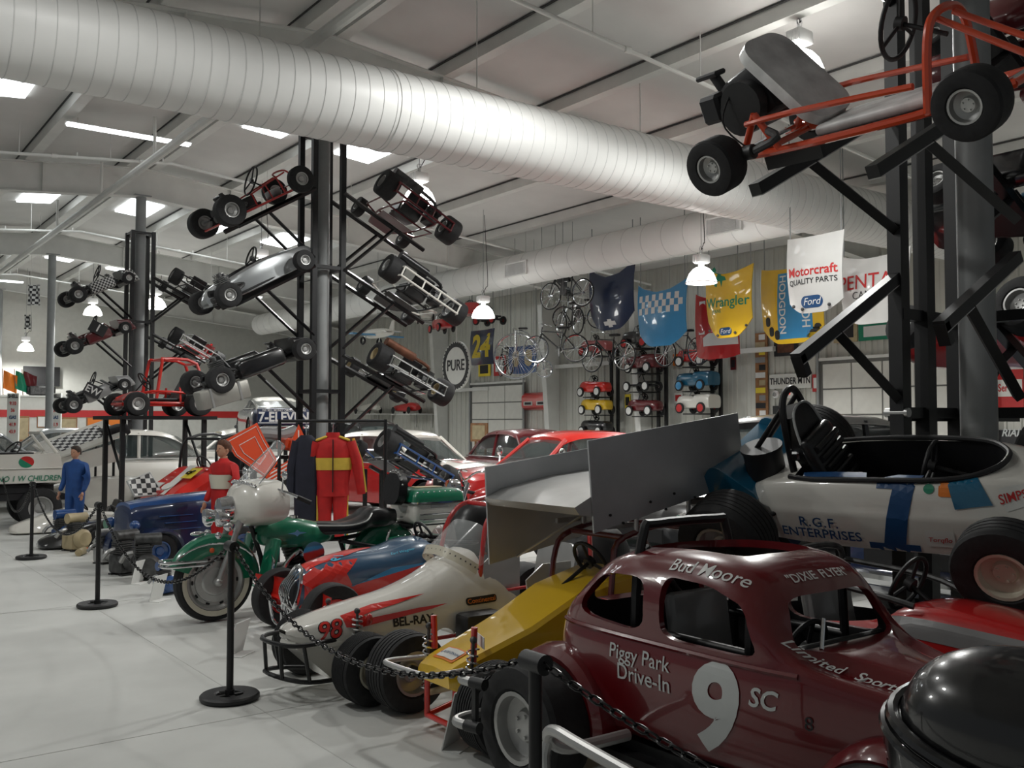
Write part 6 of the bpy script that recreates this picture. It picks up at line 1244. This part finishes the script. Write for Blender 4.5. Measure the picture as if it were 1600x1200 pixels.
bs_ = thing('display_stand', 'black steel stand under the red tube-frame buggy', 'stand', (5.0, 17.0, 0), R(5)); part('deck', box(1.7, 1.2, .06, (0, 0, 1.75)), 'tube', bs_, 0)
for x in (-.7, .7):
    for y in (-.4, .4): part('leg', box(.07, .07, 1.72, (x, y, .86)), 'tube', bs_, 0)
    part('brace', cyl((x, -.4, .8), (x, .4, 1.7), .025, n=6), 'tube', bs_)
# white winged sprint car with chequered panels
wc = thing('winged_racer', 'white racer with a chequered top wing beside the blue child mannequin', 'race car', (4.35, 18.4, 0), R(190))
wc.scale = (1.18, 1.18, 1)
part('wing_top', T(box(1.15, .7, .05, (0, 0, 0), .02), (.25, .05, 1.36), (R(-22), R(22), 0)), 'white', wc); part('wing_check', box(.8, .42, .006), 'checkxy', wc, 0, (.25, .04, 1.395), (R(-22), R(22), 0))
part('wing_lip', T(loft([[(.62, y, z) for y, z in ((-.42, 0), (.42, 0), (.42, .03), (-.42, .03))], [(1.0, y, z) for y, z in ((-.36, -.16), (.36, -.16), (.36, -.13), (-.36, -.13))]]), (-.1, .1, 1.2), (R(-15), R(8), 0)), 'white', wc); part('wing_side_panel', T(prism([(-.5, -.2), (.6, -.16), (.65, .1), (-.45, .12)], .02, 'y'), (.3, .4, 1.05), (0, R(16), 0)), 'white', wc, 0)
part('wing_post', join(*[cyl((x, y, .5), (x, y * .9, 1.32 - (.2 if x > 0 else 0) + .1), .018) for x in (-.1, .35) for y in (-.2, .2)]), 'tube', wc)
part('body_shell', body([(1.0, .1, .2, .4), (.7, .24, .18, .55), (0, .3, .16, .7), (-.7, .28, .16, .66), (-1.0, .14, .25, .5)], secr, 3, 2), 'white', wc); part('tail_pod', T(ball((0, 0, 0), .25, 16, 10, (1.3, .8, .6)), (.75, .3, .78)), 'white', wc); part('helmet_visor', T(box(.4, .34, .22, (0, 0, 0), .06, 2), (-.25, .1, 1.5), (0, R(20), 0)), 'ink', wc); part('visor_post', cyl((-.25, .1, .6), (-.25, .1, 1.42), .02), 'tube', wc)
for s in (-1, 1): wheel(wc, (.7, s * .5, .24), .24, .18, .52, 'alurim'); wheel(wc, (-.7, s * .5, .27), .27, .25, .52, 'alurim')
part('axle', cyl((.7, -.5, .24), (.7, .5, .24), .02), 'castiron', wc); part('axle', cyl((-.7, -.5, .27), (-.7, .5, .27), .02), 'castiron', wc)
# low streamlined karts near the aisle
def lowkart(label, loc, rz, m, m2, num=None):
    t = thing('low_kart', label, 'kart', loc, R(rz), 'low streamlined karts on the floor')
    part('nose_cone', body([(.95, .08, .03, .1), (.85, .2, .02, .16), (.4, .26, .02, .3), (.1, .24, .03, .36), (.0, .2, .05, .34)], lambda w, a, b: [(0, a), (w, a), (w, a + .04), (w * .8, b - .05), (w * .4, b), (0, b)], 3, 2), m, t)
    for s in (-1, 1): part('side_pod', body([(.15, .03, .06, .2), (.05, .09, .04, .3), (-.4, .1, .04, .3), (-.5, .05, .08, .2)], lambda w, a, b: [(0, a), (w, a + .03), (w, b - .04), (0, b)], 2, 2), m2, t, loc=(0, s * .42, 0))
    part('seat', join(T(box(.06, .34, .4, (0, 0, .2), .02), (-.45, 0, .08), (0, -.4, 0)), box(.35, .34, .05, (-.3, 0, .1), .02)), 'leather', t); steering(t, (-.05, 0, .42), (-1, 0, .8), .14, 'blackmat', (.15, 0, .2)); part('floor_pan', box(1.3, .5, .02, (-.1, 0, .05)), 'blackmat', t, 0); part('engine', box(.25, .2, .25, (-.62, -.25, .2), .03), 'castiron', t)
    for s in (-1, 1): wheel(t, (.3, s * .46, .13), .13, .13, .48, 'alurim'); wheel(t, (-.65, s * .5, .14), .14, .2, .48, 'alurim')
    part('axle', cyl((.3, -.46, .13), (.3, .46, .13), .012), 'chrome', t); part('axle', cyl((-.65, -.5, .14), (-.65, .5, .14), .015), 'chrome', t)
    if num: part('number', wrap(text_shape(num, .2, bold=.04, ext=0), [c for c in t.children if c.name.startswith('nose_cone')][0], (.55, 0, 1), (0, -1, 0), (1, 0, 0), (0, 0, -1), .005), 'inkyellow', t, 0)
    return t
lowkart('low white streamlined kart nosing out by the leftmost stanchion', (3.55, 16.0, 0), 180, 'white', 'white'); lowkart('low black kart with a yellow and red 8 on its nose', (3.55, 13.9, 0), 180, 'black', 'white', '8')
f_ = thing('nose_fairing', 'upright white fairing with a small chequered panel among the low karts', 'fairing', (4.0, 14.3, 0), R(190))
part('fairing_shell', T(body([(.45, .06, .0, .12), (.3, .18, 0, .3), (-.1, .22, 0, .42), (-.2, .2, 0, .42)], lambda w, a, b: [(0, a), (w, a), (w * .8, b - .05), (0, b)], 3, 2), (0, 0, .1), (0, -.5, 0)), 'white', f_); part('check_panel', prism([(-.2, 0), (.22, 0), (.3, .22), (-.05, .34)], .03, 'y'), 'checkbw', f_, 0, (-.1, .1, .62), (R(20), 0, 0)); part('panel_rim', T(tube([(-.2, 0, 0), (.22, 0, 0), (.3, 0, .22), (-.05, 0, .34)], .02, 6, closed=True), (-.1, .1, .62), (R(20), 0, 0)), 'inkgrey', f_)
part('red_box', box(.3, .3, .28, (-.35, .05, .55), .02), 'red', f_); part('support', box(.7, .4, .42, (-.25, 0, .21), .02), 'ink', f_)
# orange kart bodywork on the rack
of = thing('kart_fairing', 'orange-red kart fairing panels with white pinstripes behind the motorcycle', 'kart bodywork', (5.15, 12.1, 0), R(180))
op = lambda pts, th=.012: prism(pts, th, 'y')
fp = [(.36, .15), (-.07, .37), (-.17, .14), (-.32, -.15), (-.15, -.36), (.25, -.06)]; ft_ = ((.43, .25, 1.30), (R(12), 0, 0))
part('front_panel', T(op(fp), *ft_), 'orange', of, 0)
for k_ in (.86, .5): part('panel_pinstripe', T(tube([(x * k_ + .01, .012, z * k_) for x, z in fp], .005, 5, closed=True), *ft_), 'inkwhite', of)
sp_ = ((0, .3, 1.17), (0, 0, 0))
part('side_panel', T(op([(-.16, .47), (-.31, .18), (-.18, -.08), (.42, -.40), (.52, -.30), (-.02, .0), (-.06, .25)]), *sp_), 'orange', of, 0)
for k_ in range(3): part('side_stripe', T(op([(-.14 + .03 * k_, -.08 + .035 * k_), (-.13 + .03 * k_, -.065 + .035 * k_), (.44 + .025 * k_, -.365 + .035 * k_), (.43 + .025 * k_, -.38 + .035 * k_)], .016), *sp_), 'inkwhite', of, 0)
for k_ in range(2): part('side_stripe', T(op([(-.15 - .05 * k_, .40 - .09 * k_), (-.165 - .05 * k_, .39 - .09 * k_), (-.17 - .0 * k_, .0), (-.155, .0)], .016), *sp_), 'inkwhite', of, 0)
part('tail_panel', T(box(.4, .34, .16, (0, 0, 0), .03), (-.22, .05, 1.36), (0, R(-8), 0)), 'orange', of); part('lower_panel', T(op([(-.35, 0), (.25, .14), (.45, 0), (.2, -.22), (-.1, -.2)]), (.55, .3, .82), (R(-10), 0, 0)), 'orange', of, 0)
wheel(of, (.62, .3, .72), .14, .14, .5); wheel(of, (-.5, .2, .95), .14, .18, .5); part('exhaust_pipe', tube([(.5, -.1, 1.45), (.2, -.1, 1.52), (-.1, -.1, 1.5), (-.3, -.1, 1.56)], .08, 10, sub=3), 'grey', of)
part('support_frame', join(*[box(.05, .05, h, (x, y, h / 2)) for x, h in ((.4, 1.15), (-.5, 1.3)) for y in (-.1, .2)], box(1., .05, .05, (-.05, .2, 1.1)), box(1., .05, .05, (-.05, -.1, 1.2)), box(.05, .35, .05, (.4, .05, 1.1)), box(.05, .35, .05, (-.5, .05, 1.2)), cyl((.62, .2, .72), (.4, .2, .72), .02), box(.05, .4, .05, (-.1, .1, 1.0))), 'tube', of, 0)
# grey hoses and dark helmeted dummy mass behind
# suit hanging on a rail
su = thing('race_suit', 'red race suit with yellow chest band hung on a rail', 'race suit', (4.97, 10.1, .62), R(-26)); 
H_ = lambda z, w, d, o=0: [(o + w * math.cos(a) * (1 + .04 * math.sin(5 * a)), d * math.sin(a), z) for a in [2 * PI * i / 20 for i in range(20)]]
for s in (-1, 1):
    part('trouser_leg', loft([H_(z, w, .05, s * .09 * (1 + .0 * z)) for z, w in ((-.3, .075), (0, .08), (.12, .09), (.22, .095))]), 'suitred', su); part('trouser_stripe', box(.03, .04, .5, (s * .165, 0, -.04)), 'suityellow', su)
    sl = part('sleeve', tube([(s * .19, 0, .82), (s * .27, 0, .6), (s * .31, .02, .35), (s * .33, .03, .22)], [.07, .065, .055, .05], 12), 'suitred', su); part('sleeve_stripe', tube([(s * .23, .0, .86), (s * .325, 0, .6), (s * .36, .02, .35), (s * .375, .03, .24)], .02, 6), 'suityellow', sl)
part('jacket', loft([H_(z, w, d) for z, w, d in ((.2, .19, .07), (.3, .18, .07), (.45, .2, .085), (.62, .215, .095), (.74, .22, .09), (.82, .2, .08), (.87, .1, .06))]), 'suitred', su); part('chest_band', loft([H_(z, w, d) for z, w, d in ((.5, .212, .093), (.64, .222, .102))], caps=False), 'suityellow', su)
part('collar', loft([H_(z, w, d) for z, w, d in ((.85, .09, .06), (.93, .075, .055))], caps=False), 'suitred', su); part('shoulder_yoke', join(*[T(box(.14, .12, .03, (0, 0, 0), .012), (s * .13, 0, .86), (0, s * .35, 0)) for s in (-1, 1)]), 'suityellow', su); part('zip', box(.012, .01, .6, (0, -.102, .55)), 'ink', su, 0); part('hanger_hook', tube([(0, 0, .9), (0, 0, 1.02), (.03, 0, 1.06), (.0, 0, 1.08)], .006, 5), 'chrome', su)
rl = thing('clothes_rail', 'black rail on posts carrying the race suits', 'rail', (4.97, 10.1, 0), R(-26)); part('rail', cyl((-.6, 0, 1.68), (.6, 0, 1.68), .018), 'tube', rl); part('post', cyl((-.6, 0, 0), (-.6, 0, 1.7), .02), 'tube', rl); part('post', cyl((.6, 0, 0), (.6, 0, 1.7), .02), 'tube', rl)
sk = thing('race_suit', 'dark navy suit hung beside the red suit with the yellow chest band', 'race suit', (4.70, 10.235, .55), R(-26)); part('coat', loft([H_(z, w, d) for z, w, d in ((-.25, .12, .06), (.2, .13, .07), (.6, .14, .08), (.9, .13, .07), (.97, .06, .05))]), 'suitdark', sk); part('sleeve', tube([(-.1, 0, .9), (-.16, 0, .6), (-.17, 0, .3)], [.06, .055, .05], 10), 'suitdark', sk); part('hanger_hook', cyl((0, 0, .95), (0, 0, 1.14), .006, n=5), 'chrome', sk)
# ---------------------------------------------------------------- mannequins
def mannequin(label, loc, rz, H, top, bottom, band, hairm):
    t = thing('mannequin', label, 'mannequin', loc, R(rz)); k = H / 1.75
    J = {'pel': (0, 0, .95), 'waist': (0, 0, 1.1), 'chest': (.0, 0, 1.32), 'neck': (.0, 0, 1.48), 'nk2': (.01, 0, 1.55)}
    names = list(J); V = [Vector(J[n]) * k for n in names]; Rd = [.17, .16, .19, .08, .06]; E = [(0, 1), (1, 2), (2, 3), (3, 4)]
    def add(p, r, par): V.append(Vector(p) * k); Rd.append(r); E.append((par, len(V) - 1)); return len(V) - 1
    for s in (-1, 1):
        h = add((0, s * .1, .88), .12, 0); n = add((.02, s * .12, .5), .085, h); a = add((0, s * .12, .1), .06, n); add((.14, s * .13, .05), .045, a)
        sh = add((0, s * .22, 1.38), .1, 2); el = add((-.02, s * .28, 1.12), .058, sh); add((.1, s * .28, .9), .045, el)
    me = bpy.data.meshes.new('clothed_body'); me.from_pydata(V, E, []); o = link('clothed_body', me, t)
    md = o.modifiers.new('s', 'SKIN'); md.use_smooth_shade = True
    for i, v in enumerate(me.skin_vertices[0].data): v.radius = (Rd[i] * k, Rd[i] * k); v.use_root = (i == 0)
    sb = o.modifiers.new('d', 'SUBSURF'); sb.levels = 2; sb.render_levels = 2
    dg = bpy.context.evaluated_depsgraph_get(); dg.update(); m2 = bpy.data.meshes.new_from_object(o.evaluated_get(dg)); o.modifiers.clear(); o.data = m2; bpy.data.meshes.remove(me)
    m2.materials.clear(); m2.materials.append(M[top]); m2.materials.append(M[bottom])
    for p in m2.polygons: p.material_index = 1 if p.center.z < .98 * k else 0
    m2.shade_smooth()
    if band: part('chest_band', T(loft([[(a * math.cos(u), b_ * math.sin(u), z) for u in [2 * PI * i / 20 for i in range(20)]] for z, a, b_ in ((1.1, .165, .19), (1.2, .18, .205), (1.3, .19, .215))], caps=False), sc=(k, k, k)), band, t)
    for s in (-1, 1):
        hb = T(join(ball((.12, s * .28, .85), .038, 12, 8, (.9, .6, 1.2)), *[tube([(.11 + .018 * f, s * .28, .82), (.115 + .018 * f, s * .285, .775 - .01 * (f in (1, 2))), (.12 + .016 * f, s * .275, .745 - .012 * (f in (1, 2)))], .0095, 6) for f in range(4)], tube([(.15, s * .27, .85), (.17, s * .255, .82), (.172, s * .25, .79)], .01, 6)), sc=(k, k, k)); part('hand', hb, 'skin', t)
        part('shoe', T(box(.26, .09, .09, (.08, s * .125, .045), .035, 2), sc=(k, k, k)), 'ink', t)
    hz = 1.66
    hd = T(join(loft([[(x + a * math.cos(u), b_ * math.sin(u), z) for u in [2 * PI * i / 24 for i in range(24)]] for x, z, a, b_ in ((.035, 1.545, .03, .03), (.03, 1.56, .055, .045), (.022, 1.59, .078, .06), (.012, 1.63, .092, .07), (.005, 1.68, .098, .075), (0, 1.72, .094, .073), (-.005, 1.755, .07, .055), (-.005, 1.77, .03, .025))]), tube([(.0, 0, 1.46), (.0, 0, 1.56)], .052, 14)), sc=(k, k, k))
    hd_ = part('head', hd, 'skin', t)
    part('nose', T(loft([[(.098, y, z) for y, z in ((-.006, 1.665), (.006, 1.665), (0, 1.67))], [(.122, y, z) for y, z in ((-.012, 1.628), (.012, 1.628), (0, 1.645))], [(.095, y, z) for y, z in ((-.013, 1.618), (.013, 1.618), (0, 1.63))]]), sc=(k, k, k)), 'skin', hd_)
    for s in (-1, 1): part('ear', T(ball((-.005, s * .076, 1.65), .028, 10, 8, (.7, .3, 1)), sc=(k, k, k)), 'skin', hd_); part('eye', T(ball((.09, s * .032, 1.665), .012, 8, 6, (.6, 1, .6)), sc=(k, k, k)), 'ink', hd_)
    part('mouth', T(box(.01, .045, .008, (.094, 0, 1.598), .003), sc=(k, k, k)), 'pink', hd_)
    part('hair', T(loft([[(x + a * math.cos(u), b_ * math.sin(u), z - .05 * max(0, -math.cos(u)) * (1 - i / 6)) for u in [2 * PI * j / 24 for j in range(24)]] for i, (x, z, a, b_) in enumerate(((-.018, 1.66, .1, .084), (-.014, 1.7, .104, .086), (-.008, 1.74, .104, .084), (-.005, 1.775, .085, .068), (-.005, 1.79, .05, .04), (-.005, 1.795, .01, .01)))], caps=True), sc=(k, k, k)), hairm, hd_)
    part('base_plate', T(cyl((0, 0, 0), (0, 0, .012), .2, n=24), sc=(k, k, 1)), 'alu', t)
mannequin('mannequin in a red race suit with cream chest band, looking left', (4.02, 11.0, 0), 195, 1.43, 'suitred', 'suitred', 'cream', 'hair')
mannequin('child mannequin in a blue suit beside the white open car', (3.3, 15.05, 0), 215, 1.3, 'suitblue', 'suitblue', None, 'hairdark')
# ---------------------------------------------------------------- second motorcycle, white, seen beyond the roll cage
m2_ = thing('classic_motorcycle', 'white and red motorcycle with a chrome headlamp behind the red roll cage', 'motorcycle', (6.5, 8.9, 0), R(178))
for x in (.75, -.75):
    o = part('tyre', T(torus(.29, .05, 36, 8, axis='y'), (x, 0, .34)), 'rubber', m2_); part('whitewall', T(lathe([(.235, .045), (.285, .055)], 32, 'y'), (x, 0, .34)), 'cream', o); part('whitewall', T(lathe([(.235, -.045), (.285, -.055)], 32, 'y'), (x, 0, .34)), 'cream', o); part('spokes', join(*[cyl((x, .03 * (-1) ** i, .34), (x + .23 * math.cos(i * PI / 10), 0, .34 + .23 * math.sin(i * PI / 10)), .004, n=4) for i in range(20)], cyl((x, -.08, .34), (x, .08, .34), .035)), 'chrome', o)
def mf2(cx, a0, a1): return loft([[(cx + (.36 + d) * math.cos(R(a)), y, .34 + (.36 + d) * math.sin(R(a))) for y, d in ((-.085, -.1), (-.085, 0), (-.04, .03), (.04, .03), (.085, 0), (.085, -.1), (.078, -.1), (.075, 0), (0, .015), (-.075, 0), (-.078, -.1))] for a in range(a0, a1, 9)])
part('front_fender', mf2(.75, 25, 170), 'white', m2_); part('rear_fender', mf2(-.75, 5, 150), 'white', m2_); part('fork', join(*[cyl((.75, s * .1, .34), (.52, s * .1, 1.0), .024) for s in (-1, 1)]), 'chrome', m2_); part('headlamp', T(lathe([(.0001, .08), (.08, .06), (.095, .02), (.08, -.07), (.0001, -.1)], 20, 'x'), (.66, 0, .95)), 'chrome', m2_)
part('handlebar', tube([(.25, .36, 1.1), (.45, .2, 1.12), (.5, 0, 1.02), (.45, -.2, 1.12), (.25, -.36, 1.1)], .013, 8, sub=3), 'chrome', m2_); part('fuel_tank', T(ball((0, 0, 0), .17, 16, 10, (1.7, .75, .8)), (.15, 0, .8)), 'red', m2_); part('saddle', T(box(.55, .28, .1, (0, 0, 0), .04, 2), (-.45, 0, .76)), 'leather', m2_); part('engine', join(box(.45, .2, .3, (.0, 0, .42), .04), cyl((.05, -.15, .6), (.05, .15, .6), .08)), 'castiron', m2_)
part('frame', join(tube([(.52, 0, .95), (.35, 0, .3), (-.4, 0, .3), (-.75, 0, .34)], .02, 8), tube([(.5, 0, .9), (-.4, 0, .7), (-.75, 0, .72)], .02, 8)), 'tube', m2_)
# ================================================================ stanchions, chain, placards and small engines
def stanchion(label, x, y, h=.93):
    t = thing('stanchion', label, 'stanchion', (x, y, 0), 0, 'black barrier stanchions'); part('pole', cyl((0, 0, .02), (0, 0, h - .03), .021, n=14), 'tube', t)
    part('base_ring', T(lathe([(.085, .0), (.165, .0), (.175, .012), (.175, .028), (.165, .038), (.09, .038), (.08, .03), (.08, .008), (.085, 0)], 36)), 'blackmat', t); part('base_spider', join(box(.2, .03, .02, (0, 0, .02)), box(.03, .2, .02, (0, 0, .02)), cyl((0, 0, .01), (0, 0, .06), .028)), 'blackmat', t); part('lock_screw', cyl((-.03, 0, .05), (-.06, 0, .05), .012, n=8), 'castiron', t)
    part('chain_holder', cyl((0, -.05, h - .02), (0, .05, h - .02), .032, n=18), 'blackmat', t); return Vector((x, y, h - .02))
S = [stanchion('nearest black stanchion, before the number 9 coupe, its base out of view', 1.86, 2.37), stanchion('black stanchion in front of the motorcycle front wheel', 2.13, 5.68), stanchion('black stanchion before the floor engines', 2.23, 9.24), stanchion('farthest black stanchion, before the white open car', 2.36, 12.99)]
lk_ = [(.017 * math.cos(a) if abs(math.cos(a)) > .7 else .017 * math.cos(a), 0, .011 * math.sin(a)) for a in [2 * PI * i / 10 for i in range(10)]]
lkm = mesh('chain_link', tube([(x + math.copysign(.008, x), y, z) for x, y, z in lk_], .0042, 6, closed=True), mat('black_chain', (.01, .01, .011), .25, .3, var=.2))
def chain(a, b, sag, label, pitch=.042):
    t = thing('barrier_chain', label, 'chain', a, 0, 'black chains of the barrier'); n0 = 200
    pts = [a.lerp(b, i / n0) - Vector((0, 0, sag * (1 - (2 * i / n0 - 1) ** 2))) for i in range(n0 + 1)]; L = 0; nx = 0; k = 0
    for p, q in zip(pts, pts[1:]):
        d = (q - p).length
        while nx <= L + d and d > 0:
            c = p.lerp(q, (nx - L) / d); e = (q - p).to_track_quat('X', 'Z').to_matrix() @ Matrix.Rotation(PI / 2 * (k % 2) + .4, 3, 'X')
            link('chain_link', lkm, t, c - a, e.to_euler()); nx += pitch; k += 1
        L += d
off = Vector((0, .05, 0))
chain(S[0] + off, S[1] - off, .30, 'black chain between the two nearest stanchions'); chain(S[1] + off, S[2] - off, .42, 'black chain sagging before the motorcycle'); chain(S[2] + off, S[3] - off, .42, 'black chain before the blue half-size roadster')
chain(S[0] - off, Vector((2.33, -.72, .91)), .27, 'black chain crossing the number 9 coupe')
stanchion('black stanchion at the lower right behind the camera', 2.34, -.77)
chain(S[3] + off, Vector((2.6, 16.6, .8)), .42, 'far black chain before the white open car')
def placard(label, px_, py_, rz=-140, h=.24, w=.2):
    p = onz(px_, py_, 0); t = thing('placard', label, 'placard', p, R(rz), 'white information cards on the floor'); part('card', T(box(w, .006, h, (0, 0, h / 2)), (0, 0, .005), (R(-14), 0, 0)), 'paper', t, 0); part('foot', box(w, .1, .006, (0, .05, .003)), 'paper', t, 0)
    for i in range(4): part('text_line', T(box(w * .7, .002, .008, (0, -.004, h * (.7 - .12 * i))), (0, 0, .005), (R(-14), 0, 0)), 'inkgrey', t, 0)
placard('white card before the grey floor engines', 214, 911); placard('white card right of the floor engines', 243, 938); placard('white card on the floor behind the motorcycle stanchion', 368, 1022); placard('white card standing by the red front frame', 704, 1165, -150, .3, .2)
nc = tag(part('name_card', box(.14, .004, .06, (0, 0, .03)), 'paper', None, 0), 'small white name card on the yellow nose', 'card'); nc.location = (2.93, 4.2, .475); nc.rotation_euler = (0, 0, R(-110))
def smallengine(label, px_, py_, m, rz, s=1.):
    p = onz(px_, py_, 0); t = thing('floor_engine', label, 'engine', p, R(rz), 'engines shown on the floor'); t.scale = (s,) * 3
    part('crankcase', box(.28, .26, .22, (0, 0, .13), .04, 2), m, t); part('cylinder', join(*[box(.17, .19, .014, (.03, 0, .25 + .024 * i)) for i in range(6)], box(.12, .14, .16, (.03, 0, .31))), 'castiron', t); part('fan_cowl', T(lathe([(.0001, .07), (.09, .06), (.13, .0), (.13, -.03)], 20, 'y'), (0, .17, .17)), m, t); part('fuel_tank', T(cyl((-.14, 0, 0), (.14, 0, 0), .07, n=16), (-.02, -.02, .44)), m, t); part('exhaust', tube([(.14, 0, .3), (.22, 0, .28), (.26, -.05, .2)], .025, 8, sub=3), 'alurim', t); part('feet', join(box(.26, .05, .02, (0, .1, .01)), box(.26, .05, .02, (0, -.1, .01))), 'castiron', t)
smallengine('grey floor engine with a round flywheel cover, nearest the second stanchion', 195, 897, 'castiron', 200, .95); smallengine('dark grey finned floor engine behind the white card', 228, 905, 'castiron', 170, .95); smallengine('bright blue floor engine beside the motorcycle front wheel', 257, 928, 'blue', 200, .62); smallengine('tall blue floor engine next to the tan one', 99, 852, 'blue', 190, .95); smallengine('tan floor engine with a brown disc', 118, 860, 'tan', 200, .95); smallengine('silver floor engine left of the blue roadster', 165, 880, 'alurim', 200, .8); smallengine('dark green floor engine at the corner of the blue roadster', 178, 868, 'green', 190, .9)
cn = thing('oil_bottle', 'orange and tan plastic bottle lying before the tan engine', 'bottle', onz(128, 867, 0) + Vector((0, 0, .045)), R(60)); part('bottle_body', T(lathe([(.0001, -.14), (.045, -.13), (.045, .08), (.02, .13), (.02, .15), (.0001, .15)], 16, 'x')), 'tan', cn); part('bottle_cap', T(cyl((.15, 0, 0), (.19, 0, 0), .024, n=12)), 'orangeplastic', cn)
# far left: price posts, flags, pictures
for lb, px_ in (('narrow white fuel price post at the left edge', 20), ('narrow white fuel price post left of the chequered kart rack', 86)):
    p = P(px_, 690, 30); t = thing('price_post', lb, 'sign', (p.x, p.y, 0), R(-127 - 0), 'fuel price posts'); t.rotation_euler.z = R(-37 + 0)
    part('post_board', box(.36, .08, 2.6, (0, 0, 1.3)), 'signwhite', t, 0)
    for i, (s, m) in enumerate((('SHELL', 'ink'), ('9.10', 'inkred'), ('36', 'inkred'), ('GAS', 'inkblue'), ('41.9', 'inkred'), ('43.9', 'inkred'))): lettering(s, .15, m, t, (0, -.045, 2.5 - .22 * i), (PI / 2, 0, 0), bold=.03, xs=.8)
def flag(label, px_, py_, d, m, w, h):
    p = P(px_, py_, d); t = thing('flag', label, 'flag', p, (0, 0, R(-37))); part('cloth', T(grid(lambda u, v: (w * (u - .5), .05 * math.sin(u * 9 + v * 3), h * (v - .5)), 12, 8)), m, t); part('pole', cyl((w * .5, 0, -h * .6), (w * .4, 0, zc(p.x) - p.z + .02), .005, n=6), 'steelwhite', t)
flag('hanging chequered flag at the far left', 53, 461, 26, 'checkbw', .35, .55); flag('smaller hanging chequered flag below the first', 43, 503, 30, 'checkbw', .22, .45)
for lb, px_, m in (('orange flag on the low far wall', 5, 'inkorange'), ('green flag on the low far wall', 24, 'inkgreen'), ('dark red flag on the low far wall', 36, 'darkred')):
    p = ony(px_, 612, 38.7); t = thing('flag', lb, 'flag', (p.x, p.y, 2.68), 0); part('cloth', T(grid(lambda u, v: (.45 * u, .06 * math.sin(u * 7 + v * 3), .25 + .65 * v - .2 * u), 8, 6)), m, t); part('pole', cyl((0, 0, 0), (-.05, 0, .95), .015, n=6), 'wood', t)
def fpict(label, px0, py0, px1, py1, m, y=38.5):
    a = ony(px0, py0, y); b = ony(px1, py1, y); t = thing('picture', label, 'picture', ((a.x + b.x) / 2, y, (a.z + b.z) / 2), 0); w = abs(a.x - b.x); h = abs(a.z - b.z)
    part('frame', box(w, .05, h), 'wood', t, 0); part('print', box(w * .85, .01, h * .85, (0, -.027, 0)), m, t, 0)
fpict('pinboard of small prints on the far wall right of the first price post', 27, 650, 45, 690, 'tan'); fpict('pinboard of prints on the far wall beside the second price post', 94, 652, 120, 690, 'tan'); fpict('small framed print between the price posts', 58, 650, 74, 668, 'paper'); fpict('orange cardboard panel behind the chequered wing', 135, 652, 160, 668, 'inkorange'); fpict('orange panel behind the red buggy', 168, 655, 195, 668, 'inkorange')
p = ony(65, 588, 40.9); t = thing('wall_screen', 'wide dark screen on the far wall above the flags', 'screen', (p.x, 40.9, p.z)); part('casing', box(1.3, .1, .75), 'ink', t, 0); part('screen_face', box(1.2, .01, .62, (0, -.052, .02)), 'blackmat', t, 0)
p = ony(65, 622, 38.7); t = thing('model_engine', 'dark engine displayed on top of the low far wall', 'engine', (p.x, 38.7, 2.68)); part('block', box(.9, .3, .35, (0, 0, .175), .05), 'castiron', t); part('fan', cyl((-.5, 0, .2), (-.45, 0, .2), .16, n=16), 'ink', t)
# picture and trophies by the left overhead door
c, w, h = quad(736, 661, 762, 690, 17.5); t = thing('framed_picture', 'wood framed picture leaning behind the white coupe roof', 'picture', (c.x, c.y, 0), FACE); 
part('frame', box(w, h, .05, (0, c.z, 0)), 'wood', t, 0); part('print', box(w * .75, h * .75, .01, (0, c.z, .03)), 'tan', t, 0); part('easel', join(box(.05, c.z, .05, (-w * .3, c.z / 2, -.05)), box(.05, c.z, .05, (w * .3, c.z / 2, -.05))), 'wood', t, 0)
